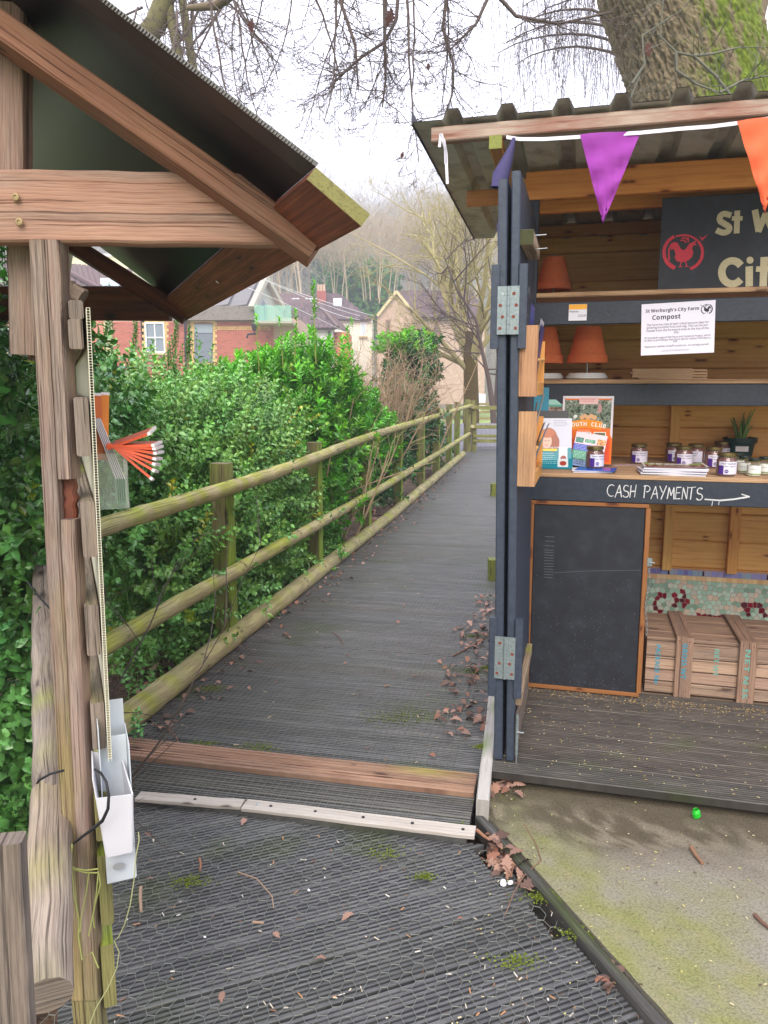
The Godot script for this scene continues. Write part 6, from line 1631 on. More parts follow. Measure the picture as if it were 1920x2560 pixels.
	part(up, "gable_wall", g2.mesh(), mottled([c8(176, 178, 172), c8(160, 164, 158)], 3.0, 0.9, 63))
	bar(up, "bargeboard", gx + Vector3(-0.1, -0.1, 0.3), ga + Vector3(0, 0.1, 0.3), 0.22, 0.3, M.cream_paint); bar(up, "bargeboard", ga + Vector3(0, 0.1, 0.28), gb + Vector3(0.1, -0.1, 0.28), 0.2, 0.3, M.cream_paint)
	g2 = G.new(); var wa := P(641, 800, U - 0.2); var wb := P(657, 748, U - 0.1); var wc := P(668, 764, U); var wd := P(668, 800, U)
	g2.quad(wa, wd, wc, wb, Vector3.BACK); part(up, "gable_window", g2.mesh(), M.pane)
	for q in [[637, 662], [663, 690], [691, 712], [713, 729]]:
		var s0 := P(q[0], 803, U - 1.2 + (q[0] - 637) * 0.012); var s1 := P(q[1], 805, U - 1.2 + (q[1] - 637) * 0.012)
		var gg := G.new(); slab(gg, [s0, s1, s1 + Vector3.UP * 0.72, s0 + Vector3.UP * 0.76], Vector3.BACK, 0.03); part(up, "balcony_pane", gg.mesh(), M.green_glass)
	wall(up, "balcony_floor", 636, 803, 731, 808, U - 1.2, M.cream_paint, 2.0)
	# white rendered house with brown pantiles
	var B := 44.0
	var b := thing("white_cottage", "low white rendered cottage with brown hipped pantile roof", "house", P(800, 990, B))
	wall(b, "wall", 745, 824, 832, 1010, B, M.render_white, 5.0)
	wall(b, "brick_end", 833, 830, 872, 1010, B + 0.6, mottled([c8(226, 140, 104), c8(206, 122, 92)], 2.0, 0.9, 64), 4.0)
	for k in 10: wall(b, "quoin", 836, 832 + k * 9, 841 + 2 * (k % 2), 838 + k * 9, B + 0.55, std(c8(150, 70, 64), 0.9), 0.1)
	wall(b, "fascia", 742, 818, 838, 824, B - 0.3, M.black, 0.2)
	tiled(b, "roof", [P(700, 819, B - 0.4), P(843, 819, B - 0.4), P(793, 758, B + 3.0), P(690, 758, B + 3.0)], 0.27, 0.30, Color(0.82, 0.8, 0.86), M.tile)
	tiled(b, "roof_hip", [P(843, 819, B - 0.4), P(872, 826, B + 2.5), P(800, 760, B + 3.4), P(793, 758, B + 3.0)], 0.27, 0.30, Color(0.95, 0.86, 0.84), M.tile)
	bar(b, "hip_ridge", P(844, 817, B - 0.4), P(793, 757, B + 2.9), 0.14, 0.2, M.tile, Vector3.UP, 0.03, 1, 0, Color(1.1, 1.0, 0.95))
	var dp := G.new(); dp.tube(PackedVector3Array([P(823, 826, B - 0.2), P(823, 900, B - 0.2)]), PackedFloat32Array([0.06, 0.06]), 8); part(b, "drainpipe", dp.mesh(), M.black)
	var C := 50.0
	var t := thing("tall_white_house", "taller white house with brown tiled roof, chimney and rooflights", "house", P(890, 990, C))
	wall(t, "wall", 838, 798, 931, 1010, C, M.render_cream2, 6.0)
	window(t, 901, 806, 915, 840, C, 0, M.pane_sky)
	tiled(t, "roof", [P(776, 798, C - 0.3), P(930, 798, C - 0.3), P(851, 735, C + 4.0), P(776, 735, C + 4.0)], 0.28, 0.32, Color(0.72, 0.7, 0.78), M.tile)
	tiled(t, "roof_wing", [P(668, 760, C + 1.5), P(776, 760, C + 1.5), P(776, 735, C + 4.0), P(668, 735, C + 4.0)], 0.28, 0.32, Color(1.3, 1.05, 1.0), M.tile)
	for v in [[835, 747, 853, 782], [730, 747, 747, 758], [765, 747, 782, 758]]:
		var m := (747.0 + float(v[3])) * 0.5
		var zz := lerpf(C - 0.3, C + 4.0, (798.0 - m) / 63.0) - 0.25
		wall(t, "rooflight", v[0], v[1], v[2], v[3], zz, M.pane_sky, 0.1)
		wall(t, "rooflight_frame", v[0] - 1.5, v[1] - 1.5, v[2] + 1.5, v[3] + 1.5, zz + 0.06, M.frame_white, 0.1)
	wall(t, "chimney", 792, 727, 814, 762, C + 2.4, std(c8(168, 96, 88), 0.9), 0.7)
	for k in 3: wall(t, "chimney_pot", 793.5 + k * 7, 711, 798.5 + k * 7, 727, C + 2.6, std(c8(206, 176, 150), 0.9), 0.3)
	var ae := G.new(); ae.tube(PackedVector3Array([P(791, 760, C + 2), P(790, 650, C + 2)]), PackedFloat32Array([0.04, 0.03]), 5); ae.tube(PackedVector3Array([P(813, 715, C + 2), P(813, 692, C + 2)]), PackedFloat32Array([0.03, 0.02]), 5); ae.tube(PackedVector3Array([P(806, 692, C + 2), P(828, 691, C + 2)]), PackedFloat32Array([0.02, 0.02]), 4)
	part(t, "aerial", ae.mesh(), M.wire)
	# pink stone house with its gable to us
	var Q := 47.0
	var s := thing("pink_stone_house", "pinkish stone house with tall gable behind the bare tree", "house", P(1030, 990, Q))
	var gg2 := G.new()
	var pts := [P(944, 1010, Q), P(944, 788, Q), P(991, 731, Q), P(1040, 790, Q), P(1040, 1010, Q)]
	gg2.flat(pts[0], pts[1], pts[3], Vector3.BACK); gg2.flat(pts[0], pts[3], pts[4], Vector3.BACK); gg2.flat(pts[1], pts[2], pts[3], Vector3.BACK)
	part(s, "gable_wall", gg2.mesh(), M.render_pink)
	wall(s, "wall", 1040, 790, 1215, 1010, Q + 0.1, M.render_pink, 6.0)
	wall(s, "side_wall", 943, 790, 946, 1010, Q + 0.02, M.render_pink, 6.0)
	tiled(s, "roof", [P(1036, 792, Q - 0.3), P(1225, 792, Q - 0.3), P(1180, 728, Q + 4.0), P(991, 728, Q + 4.0)], 0.3, 0.3, Color(0.72, 0.66, 0.64), M.tile)
	bar(s, "verge", P(943, 790, Q - 0.1), P(991, 729, Q - 0.1), 0.16, 0.3, M.stone_trim); bar(s, "verge", P(991, 729, Q - 0.12), P(1041, 790, Q - 0.12), 0.16, 0.3, M.stone_trim)
	for w in [[1049, 802, 1060, 840], [1088, 802, 1098, 836], [1140, 802, 1152, 838], [965, 800, 975, 836]]: window(s, w[0], w[1], w[2], w[3], Q, 0, M.pane, std(c8(150, 104, 104), 0.7))
	wall(s, "door", 1053, 868, 1064, 910, Q - 0.03, std(c8(150, 66, 58), 0.6), 0.08)
	wall(s, "rooflight", 1044, 752, 1062, 768, Q + 2.2, M.pane_sky, 0.1)
	# terrace at the left behind the shelter
	var L := 42.0
	var l := thing("pantiled_terrace", "terrace with pinkish brown pantile roofs and a rooflight behind the shelter", "house", P(150, 980, L))
	tiled(l, "roof", [P(-60, 745, L - 1.0), P(330, 745, L - 1.0), P(330, 676, L + 3.0), P(-60, 640, L + 3.0)], 0.28, 0.32, Color(1.25, 1.1, 1.12), M.tile)
	wall(l, "wall", -80, 745, 204, 1010, L, mottled([c8(232, 206, 176), c8(222, 160, 140), c8(214, 146, 126)], 3.0, 0.9, 65), 5.0)
	for w in [[10, 820, 26, 880], [60, 820, 76, 880]]: window(l, w[0], w[1], w[2], w[3], L, 1)
	wall(l, "rooflight", 255, 698, 296, 724, L + 0.4, M.pane_sky, 0.1)
	wall(l, "rooflight_frame", 252, 695, 299, 727, L + 0.5, M.frame_white, 0.1)
	bar(l, "hip_ridge", P(165, 675, L + 1.8), P(250, 722, L - 0.4), 0.2, 0.25, M.tile, Vector3.UP, 0.03, 1, 0, Color(0.95, 0.8, 0.8))
	wall(l, "white_shed", 224, 918, 252, 960, L - 6.0, M.frame_white, 1.0)
	var cb := thing("cream_block", "cream rendered block with a grey window above the terrace roofs", "building", P(230, 990, 56.0))
	wall(cb, "wall", 150, 640, 330, 1000, 56.0, M.render_cream, 8.0)
	window(cb, 228, 668, 256, 690, 56.0, 0)
	wall(cb, "coping", 148, 634, 332, 641, 55.9, M.frame_white, 8.3)
	# telephone wires
	var wires := [[[600, 712, 30.0], [745, 768, 34.0], [870, 834, 44.0]], [[640, 690, 30.0], [760, 742, 38.0], [935, 790, 46.0]], [[660, 700, 30.0], [800, 762, 40.0], [900, 790, 46.0]], [[780, 760, 44.0], [840, 790, 44.0], [900, 800, 46.0]]]
	for k in wires.size():
		var o := thing("overhead_wire", ["lowest overhead wire, running down to the white cottage's gutter", "topmost overhead wire, crossing the chimney of the taller white house", "middle overhead wire crossing the cottage roof", "short overhead wire from the cottage ridge to the taller house"][k], "wire", P(wires[k][0][0], wires[k][0][1], wires[k][0][2]), "overhead wires before the houses")
		var gw := G.new(); var wp := PackedVector3Array(); var wr := PackedFloat32Array()
		for i in 13:
			var u := i / 12.0
			var a := P(wires[k][0][0], wires[k][0][1], wires[k][0][2]); var m := P(wires[k][1][0], wires[k][1][1], wires[k][1][2]); var e := P(wires[k][2][0], wires[k][2][1], wires[k][2][2])
			wp.append(a.lerp(m, u).lerp(m.lerp(e, u), u)); wr.append(0.012)
		gw.tube(wp, wr, 4); part(o, "cable", gw.mesh(), M.frame_white)

# ---------------------------------------------------------------- trees
# o: seg, kids, ratio, angle, wobble, trop, sides per level, depth
func grow(g: G, p: Vector3, d: Vector3, r: float, L: float, lv: int, o: Dictionary) -> void:
	var n: int = o.seg[lv]
	var pts := PackedVector3Array([p]); var rr := PackedFloat32Array([r])
	var dirs := [d]
	for i in n:
		d = (d + rvec() * float(o.wob[lv]) + Vector3.UP * float(o.trop[lv])).normalized()
		p += d * (L / n)
		pts.append(p); dirs.append(d)
		rr.append(r * lerpf(1.0, float(o.taper[lv]), float(i + 1) / n))
	g.tube(pts, rr, o.sides[lv])
	if lv + 1 >= o.seg.size(): return
	var kids: int = o.kids[lv]
	for k in kids:
		var t := lerpf(float(o.from[lv]), 1.0, (k + rng.randf()) / kids)
		var f := t * n
		var i0 := mini(int(f), n - 1)
		var q := pts[i0].lerp(pts[i0 + 1], f - i0)
		var ax: Vector3 = dirs[i0].cross(rvec()).normalized()
		var dd: Vector3 = dirs[i0].rotated(ax, deg_to_rad(float(o.ang[lv])) * rn(0.7, 1.25))
		grow(g, q, dd, maxf(rr[i0] * float(o.thin[lv]), float(o.rmin)), L * float(o.ratio[lv]) * rn(0.6, 1.15) * (1.25 - 0.5 * t), lv + 1, o)
func bare(depth: int, k := 1.0) -> Dictionary:
	return {"seg": [6, 5, 4, 3, 2].slice(0, depth), "kids": [int(9 * k), int(7 * k), int(5 * k), 4, 0], "from": [0.25, 0.15, 0.15, 0.2], "ratio": [0.62, 0.5, 0.48, 0.5], "ang": [42.0, 45.0, 42.0, 40.0], "wob": [0.08, 0.16, 0.22, 0.25, 0.3], "trop": [0.05, 0.05, 0.05, 0.04, 0.03], "taper": [0.35, 0.3, 0.3, 0.4, 0.5], "thin": [0.6, 0.55, 0.6, 0.6], "sides": [8, 5, 4, 3, 3], "rmin": 0.003}
func make_trees() -> void:
	rng.seed = 707
	# the great oak behind the stall: furrowed bark, moss on its right side
	var oak := thing("oak_tree", "huge old oak behind the stall, furrowed trunk mossy on its right side", "tree", Vector3(2.7, -0.4, -6.5))
	var g := G.new()
	var axis := [P(1785, 380, 6.5), P(1770, 300, 6.5), P(1752, 200, 6.5), P(1720, 95, 6.5), P(1690, 0, 6.5), P(1660, -100, 6.5)]
	var wid := [0.56, 0.55, 0.545, 0.55, 0.555, 0.51]
	var rows := 190; var sd := 300
	noise.frequency = 1.0
	for i in rows + 1:
		var f := float(i) / rows * (axis.size() - 1)
		var k := mini(int(f), axis.size() - 2)
		var c: Vector3 = axis[k].lerp(axis[k + 1], f - k)
		var r: float = lerpf(wid[k], wid[k + 1], f - k)
		for j in sd + 1:
			var t := TAU * j / sd
			var w := Vector3(cos(t), 0, sin(t))
			noise.seed = 5
			var q := noise.get_noise_3d(w.x * 9.0, c.y * 3.0, w.z * 9.0)
			var q2 := noise.get_noise_3d(w.x * 24.0, c.y * 11.0, w.z * 24.0)
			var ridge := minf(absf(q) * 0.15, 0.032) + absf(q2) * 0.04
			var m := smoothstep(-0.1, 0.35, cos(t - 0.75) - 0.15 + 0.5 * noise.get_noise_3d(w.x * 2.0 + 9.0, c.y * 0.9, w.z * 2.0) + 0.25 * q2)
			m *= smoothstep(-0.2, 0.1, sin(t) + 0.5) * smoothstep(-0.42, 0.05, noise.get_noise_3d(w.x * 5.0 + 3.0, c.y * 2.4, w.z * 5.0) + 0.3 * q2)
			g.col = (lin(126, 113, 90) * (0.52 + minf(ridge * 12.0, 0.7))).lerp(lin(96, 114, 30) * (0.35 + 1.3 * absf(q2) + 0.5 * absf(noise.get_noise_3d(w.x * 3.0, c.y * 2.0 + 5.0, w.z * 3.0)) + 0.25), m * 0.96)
			g.col.a = 1.0
			g.vert(c + w * (r * (1.0 + 0.05 * noise.get_noise_2d(cos(t) * 1.5 + 4.0, c.y * 0.4)) + ridge * 0.75 * (1.0 - 0.35 * m) - 0.022), (w + Vector3(0, 0.05, 0)).normalized())
	var st := sd + 1
	for i in rows:
		for j in sd:
			var q := i * st + j
			g.tri(q, q + 1, q + st + 1); g.tri(q, q + st + 1, q + st)
	for i in rows + 1:                                   # true normals, so that the furrows catch the light
		for j in st:
			var q := i * st + j
			var a := g.v[mini(i + 1, rows) * st + j] - g.v[maxi(i - 1, 0) * st + j]
			var b := g.v[i * st + (j + 1) % sd] - g.v[i * st + (j - 1 + sd) % sd]
			var nn := a.cross(b).normalized()
			if nn.dot(g.n[q]) < 0: nn = -nn
			g.n[q] = nn
	part(oak, "trunk", g.mesh(), painted(Color.WHITE, 0.95))
	g = G.new(); g.col = lin(112, 98, 80)
	g.tube(PackedVector3Array([Vector3(2.9, -0.5, -6.6), Vector3(2.80, 1.5, -6.55), P(1786, 375, 6.5)]), PackedFloat32Array([0.85, 0.62, 0.6]), 20, false, Vector2.ZERO, 0.03)
	g.tube(PackedVector3Array([P(1661, -96, 6.5), P(1640, -160, 6.5), P(1600, -420, 6.6), P(1560, -800, 6.8)]), PackedFloat32Array([0.54, 0.5, 0.42, 0.34]), 20, false, Vector2.ZERO, 0.03)
	g.tube(PackedVector3Array([P(1800, 260, 6.75), P(1848, 130, 6.8), P(1892, 0, 6.9), P(1960, -200, 7.2), P(2100, -600, 7.6)]), PackedFloat32Array([0.2, 0.13, 0.1, 0.1, 0.09]), 20, false, Vector2.ZERO, 0.06)
	var limb := PackedVector3Array([P(1600, -300, 6.6), P(1400, -260, 6.4), P(1150, -190, 6.2), P(900, -140, 6.0), P(640, -60, 6.2), P(540, 14, 6.4), P(470, 20, 6.6)])
	g.tube(limb, PackedFloat32Array([0.2, 0.15, 0.11, 0.08, 0.05, 0.035, 0.02]), 10, false, Vector2.ZERO, 0.05)
	part(oak, "limb", g.mesh(), painted(Color.WHITE, 0.95))
	# its hanging branches over the path
	g = G.new(); g.col = Color.WHITE
	var o := {"seg": [9, 5, 3, 2], "kids": [11, 5, 3, 0], "from": [0.12, 0.2, 0.2], "ratio": [0.34, 0.42, 0.5], "ang": [48.0, 42.0, 40.0], "wob": [0.16, 0.26, 0.3, 0.3], "trop": [-0.10, 0.03, 0.06, 0.05], "taper": [0.3, 0.35, 0.5, 0.7], "thin": [0.5, 0.55, 0.7], "sides": [5, 4, 3, 3], "rmin": 0.0021}
	for k in 13:
		var px := 470 + k * 53 + rn(-20, 20)
		var dep := rn(5.2, 7.2)
		var top := P(px, rn(-170, -60), dep)
		grow(g, top, Vector3(rn(-0.25, 0.35), -1.0, rn(-0.2, 0.2)).normalized(), rn(0.007, 0.011), rn(0.85, 1.5) * (0.75 if px > 800 and px < 880 else 1.0), 0, o)
	for pl in [[[1116, -60], [1116, 0], [1107, 70], [1133, 160], [1130, 237], [1105, 310]], [[845, -70], [850, 0], [888, 112], [892, 170], [896, 225]], [[1000, -60], [990, 50], [962, 105], [905, 142], [850, 190], [822, 178]], [[960, -60], [962, 110], [964, 200], [956, 268]], [[1200, -60], [1290, 40], [1395, 60], [1530, 30]], [[1240, -50], [1190, 60], [1120, 130]]]:
		var pts := PackedVector3Array(); var rr := PackedFloat32Array()
		for i in pl.size(): pts.append(P(pl[i][0], pl[i][1], 6.0)); rr.append(lerpf(0.017, 0.006, float(i) / (pl.size() - 1)))
		g.tube(pts, rr, 6, false, Vector2.ZERO, 0.1)
		for k in 16:
			var f := rn(0.8, pl.size() - 1.001); var i0 := int(f)
			var dd := (pts[i0 + 1] - pts[i0]).normalized()
			grow(g, pts[i0].lerp(pts[i0 + 1], f - i0), (dd * 0.5 + rvec() * 0.8 + Vector3.DOWN * 0.3).normalized(), 0.0042, rn(0.22, 0.5), 1, o)
	part(oak, "twigs", g.mesh(), M.twig).set_meta("kind", "stuff")
	g = G.new()                                          # a few brown leaves that stayed on
	for q in [[978, 22, 0.12], [632, 45, 0.10], [1070, 158, 0.05], [1008, 380, 0.05], [1618, 108, 0.09]]:
		g.col = lin(142, 84, 56)
		oak_leaf(g, P(q[0], q[1], 5.9 if q[0] < 1500 else 5.6), Vector3(rn(-0.3, 0.3), -1, 0.1).normalized(), Vector3(rn(-0.5, 0.5), 0, 1).normalized(), q[2])
	part(oak, "dry_leaves", g.mesh(), M.dead_leaf).set_meta("kind", "stuff")
	# pale saplings' branches before the trunk
	var sp := thing("pale_branch", "pale thin bare branch crossing before the oak trunk, one brown leaf on it", "branch", P(1700, 240, 5.6))
	g = G.new(); g.col = lin(176, 164, 140) * 3.0
	for pl in [[[1845, 262], [1790, 190], [1735, 140], [1690, 130], [1650, 90], [1660, -20]], [[1735, 140], [1780, 135], [1850, 118]], [[1690, 130], [1690, 175], [1740, 210], [1800, 232]], [[1580, 210], [1612, 160], [1606, 90], [1680, 40]], [[1800, 232], [1860, 200], [1920, 190]], [[1540, 330], [1600, 190]]]:
		var pts := PackedVector3Array(); var rr := PackedFloat32Array()
		for i in pl.size(): pts.append(P(pl[i][0], pl[i][1], 5.6)); rr.append(lerpf(0.011, 0.005, float(i) / (pl.size() - 1)))
		g.tube(pts, rr, 5)
		for k in 5:
			var f := rn(0.3, pl.size() - 1.001); var i0 := int(f)
			grow(g, pts[i0].lerp(pts[i0 + 1], f - i0), (rvec() + Vector3(0.3, 0.3, 0.2)).normalized(), 0.0035, rn(0.15, 0.4), 2, o)
	part(sp, "bare_twigs", g.mesh(), painted(Color(0.42, 0.42, 0.42), 0.9))
	# weeping birch behind, all fine hanging threads
	var wb := thing("weeping_birch", "weeping tree with curtains of fine hanging twigs left of the oak trunk", "tree", Vector3(5.2, -0.4, -13.0))
	g = G.new(); g.col = Color.WHITE
	g.tube(PackedVector3Array([Vector3(5.0, -0.5, -13.2), P(1640, 400, 13.0), P(1600, 60, 13.0), P(1560, -200, 13.0)]), PackedFloat32Array([0.22, 0.18, 0.13, 0.1]), 10)
	for k in 11:
		var y0 := -140.0 + k * 30.0
		var reach := rn(200, 430)
		var pts := PackedVector3Array(); var rr := PackedFloat32Array()
		var dep := rn(11.5, 14.5)
		for i in 9:
			var u := i / 8.0
			pts.append(P(1600 - reach * u, y0 - 70 * sin(u * 2.2) + 60 * u * u + rn(-4, 4), dep)); rr.append(lerpf(0.03, 0.006, u))
		g.tube(pts, rr, 4)
		for q in 34:
			var f := rn(1.0, 7.99); var i0 := int(f)
			var p := pts[i0].lerp(pts[i0 + 1], f - i0)
			var tp := PackedVector3Array([p]); var tr := PackedFloat32Array([0.0042])
			var L := rn(0.5, 1.5)
			for i in 5:
				p += Vector3(rn(-0.05, 0.05), -L / 5.0, rn(-0.05, 0.05)); tp.append(p); tr.append(0.0036 - i * 0.0004)
			g.tube(tp, tr, 3)
			if q % 2 == 0: grow(g, tp[2], Vector3(rn(-0.7, 0.7), -0.8, rn(-0.5, 0.5)).normalized(), 0.0032, L * 0.5, 2, o)
	part(wb, "trunk_and_twigs", g.mesh(), M.twig).set_meta("kind", "stuff")
	# multi-stemmed greenish tree at the end of the path
	var al := thing("greenish_bare_tree", "bare multi-stemmed tree with mossy greenish limbs at the end of the boardwalk", "tree", P(1178, 1060, 19.0))
	g = G.new(); g.col = lin(170, 150, 110) * 1.3
	var b0 := Vector3(P(1178, 1070, 19.0).x, -0.6, -19.0)
	g.tube(PackedVector3Array([b0, P(1178, 1000, 19.0), P(1176, 890, 19.0), P(1170, 830, 19.0)]), PackedFloat32Array([0.24, 0.19, 0.17, 0.13]), 14, false, Vector2.ZERO, 0.06)
	part(al, "trunk", g.mesh(), M.bark_green)
	g = G.new(); g.col = Color.WHITE
	var ob := bare(5, 0.85); ob.rmin = 0.005; ob.trop = [0.03, -0.02, -0.03, 0.0, 0.02]; ob.wob = [0.12, 0.2, 0.25, 0.3, 0.3]
	for q in [[-0.45, 1.0, 0.1, 2.9], [-0.8, 0.9, 0.3, 2.2], [-0.12, 1.0, -0.2, 3.6], [0.3, 1.0, 0.2, 3.4], [0.7, 1.0, -0.1, 2.8], [-1.0, 0.5, 0.0, 2.1], [0.05, 1.0, 0.4, 4.2], [-0.35, 1.0, -0.4, 4.3]]:
		g.col = Color.WHITE * rn(0.8, 1.15)
		grow(g, P(1174, rn(850, 960), 19.0), Vector3(q[0], q[1], q[2]).normalized(), 0.075, q[3], 0, ob)
	part(al, "crown", g.mesh(), M.twig_green).set_meta("kind", "stuff")
	var dk := thing("dark_sapling", "slender dark barked young tree leaning beside the stall at the path's end", "tree", P(1225, 1100, 16.9))
	g = G.new(); g.col = Color(1.05, 0.98, 0.95)
	var stem := PackedVector3Array([P(1238, 1110, 16.9), P(1232, 1020, 16.9), P(1222, 950, 16.9), P(1206, 880, 16.9), P(1190, 800, 16.9), P(1140, 720, 16.9), P(1110, 640, 16.9)])
	g.tube(stem, PackedFloat32Array([0.075, 0.065, 0.05, 0.04, 0.032, 0.022, 0.01]), 8)
	g.tube(PackedVector3Array([P(1238, 1030, 17.0), P(1245, 900, 17.0), P(1238, 760, 17.0), P(1220, 640, 17.0)]), PackedFloat32Array([0.05, 0.035, 0.025, 0.01]), 6)
	var od := bare(4, 1.0); od.rmin = 0.0055
	for k in 15:
		var f := rn(2.0, 5.99); var i0 := int(f)
		grow(g, stem[i0].lerp(stem[i0 + 1], f - i0), (Vector3(rn(-1.0, 0.4), rn(-0.1, 0.9), rn(-0.5, 0.5))).normalized(), 0.018, rn(0.9, 2.1), 1, od)
	part(dk, "stem_and_twigs", g.mesh(), M.twig).set_meta("kind", "stuff")
	# stems at the upper left beyond the shelter roof
	var lt := thing("leaning_ash_tree", "mossy leaning tree stems rising behind the shelter roof", "tree", Vector3(-2.9, -0.6, -9.0))
	g = G.new(); g.col = Color.WHITE * 0.8
	for pl in [[[250, 330, 0.13], [330, 140, 0.12], [390, 60, 0.11], [425, -40, 0.10], [520, -300, 0.07]], [[470, 230, 0.045], [449, 156, 0.048], [430, 60, 0.05], [412, -40, 0.05], [400, -300, 0.04]], [[500, 260, 0.04], [486, 185, 0.042], [466, 70, 0.045], [452, -30, 0.045], [420, -280, 0.04]]]:
		var pts := PackedVector3Array(); var rr := PackedFloat32Array()
		for q in pl: pts.append(P(q[0], q[1], 9.0)); rr.append(q[2])
		pts.insert(0, P(170, 470, 9.0)); rr.insert(0, 0.15); pts.insert(0, P(118, 800, 9.0)); rr.insert(0, 0.17); pts.insert(0, P(112, 1100, 9.0)); rr.insert(0, 0.2)
		g.tube(pts, rr, 10, false, Vector2.ZERO, 0.05)
	part(lt, "stem", g.mesh(), M.bark_green)
	g = G.new(); g.col = Color.WHITE
	for k in 24: grow(g, P(rn(330, 620), rn(-120, 30), rn(8.0, 10.0)), Vector3(rn(-0.5, 0.6), rn(-1.0, 0.0), rn(-0.3, 0.3)).normalized(), rn(0.008, 0.02), rn(0.7, 1.5), 0 if k % 2 else 1, o)
	part(lt, "twigs", g.mesh(), M.twig).set_meta("kind", "stuff")
	# wood on the hill
	var shapes := []
	for k in 5:
		rng.seed = 900 + k
		g = G.new(); g.col = Color.WHITE
		var of := bare(4, 1.15); of.rmin = 0.014; of.ang = [30.0 + 5.0 * k, 40.0, 40.0, 40.0]; of.sides = [5, 4, 3, 3, 3]; of.from = [0.35, 0.15, 0.15, 0.2]; of.kids = [12, 8, 5, 0, 0]
		grow(g, Vector3(0, -1.0, 0), Vector3.UP, 0.12, 12.5 + k * 0.8, 0, of)
		shapes.append(g.mesh())
	rng.seed = 99
	var wood := thing("hillside_wood", "", "", Vector3(20, 0, -110), "", "stuff")
	var sets := [[], [], [], [], []]; var cols := [[], [], [], [], []]
	for k in 760:
		var z := -rn(66, 190); var x := z * -1.0 * rn(-0.62, 0.75) 
		var i := rng.randi() % 5
		var s := rn(0.7, 1.15)
		if z > -80: s *= 0.62
		sets[i].append(Transform3D(Basis().rotated(Vector3.UP, rn(0, TAU)).scaled(Vector3(s, s * rn(0.9, 1.15), s)), Vector3(x, hill_height(x, z) - 0.3, z)))
		cols[i].append([Color(1, 1, 1), Color(0.86, 0.86, 0.8), Color(1.1, 1.06, 0.94), Color(0.84, 0.92, 0.8)][rng.randi() % 4] * rn(0.8, 1.2))
	for i in 5: many(wood, "bare_trees", shapes[i], M.wood_far, sets[i], cols[i])
	# trees of the hill that stand out
	var lf := leaf_mesh(0.34, 0.2, 0.1)
	for q in [["evergreen_tree", "dark pointed conifer on the wooded hill above the chimney", 812, 640, 78.0, 2.0, 6.2, Color(0.5, 0.72, 0.62), 0], ["ivy_clad_tree", "round green ivy clad tree between the houses and the bare tree", 905, 742, 66.0, 3.4, 3.4, Color(0.62, 1.15, 0.42), 1], ["evergreen_tree", "greyish green evergreen left of the pointed conifer on the hill", 755, 640, 95.0, 4.0, 5.5, Color(0.7, 0.8, 0.74), 1]]:
		var o2 := thing(q[0], q[1], "tree", P(q[2], q[3] + 60, q[4]))
		var xs := []; var cs := []
		var c := P(q[2], q[3], q[4])
		for k in 5200:
			var v := rvec() * pow(rng.randf(), 0.33)
			var w: float = q[5]
			if q[8] == 0: w *= clampf(1.0 - (v.y * 0.5 + 0.5) * 0.85, 0.1, 1.0)
			var lump := 1.0 + 0.22 * noise.get_noise_3d(v.x * 2.2 + q[2], v.y * 2.2, v.z * 2.2)
			xs.append(Transform3D(Basis(rvec(), rn(0, TAU)).scaled(Vector3.ONE * rn(0.8, 1.5)), c + Vector3(v.x * w, v.y * float(q[6]), v.z * w) * lump))
			cs.append(Color(q[7]) * rn(0.6, 1.3))
		many(o2, "crown", lf, M.leaf_far, xs, cs)
		g = G.new(); g.tube(PackedVector3Array([c + Vector3.DOWN * (float(q[6]) + 4.0), c]), PackedFloat32Array([0.3, 0.15]), 6); part(o2, "trunk", g.mesh(), M.bark)
	rng.seed = 1234
	var rb := thing("russet_thicket", "", "", P(700, 690, 60.0), "", "stuff")
	var xs2 := []; var cs2 := []
	for k in 70:
		var u := rng.randf()
		xs2.append(Transform3D(Basis().rotated(Vector3.UP, rn(0, TAU)).scaled(Vector3(0.42, 0.36, 0.42) * rn(0.8, 1.15)), P(rn(600, 1240), rn(730, 760), rn(56, 64))))
		cs2.append(Color(1.25, 1.08, 0.84) * rn(0.8, 1.1))
	many(rb, "bare_shrubs", shapes[3], M.wood_far, xs2, cs2)
	# someone in a purple coat on the far path
	var pe := thing("person", "distant person in a purple coat walking away along the far path", "person", P(1144, 990, 50.0))
	g = G.new()
	var pf := P(1144, 990, 50.0)
	var shade := func(p: Vector3, _n: Vector3, _r: float) -> Color:
		var h := p.y - pf.y
		return lin(52, 50, 66) if h < 0.5 else (lin(92, 84, 150) if h < 0.98 else (lin(108, 98, 168) if h < 1.42 else lin(96, 74, 62)))
	g.tube(PackedVector3Array([pf + Vector3(0, 0.46, 0), pf + Vector3(0, 0.6, 0), pf + Vector3(0, 0.9, 0), pf + Vector3(0, 1.2, 0), pf + Vector3(0, 1.36, 0), pf + Vector3(0, 1.42, 0), pf + Vector3(0, 1.47, 0), pf + Vector3(0, 1.53, 0), pf + Vector3(0, 1.6, 0), pf + Vector3(0, 1.68, 0), pf + Vector3(0, 1.71, 0)]), PackedFloat32Array([0.2, 0.21, 0.18, 0.2, 0.19, 0.1, 0.06, 0.085, 0.1, 0.07, 0.01]), 12, false, Vector2.ZERO, 0.0, shade)
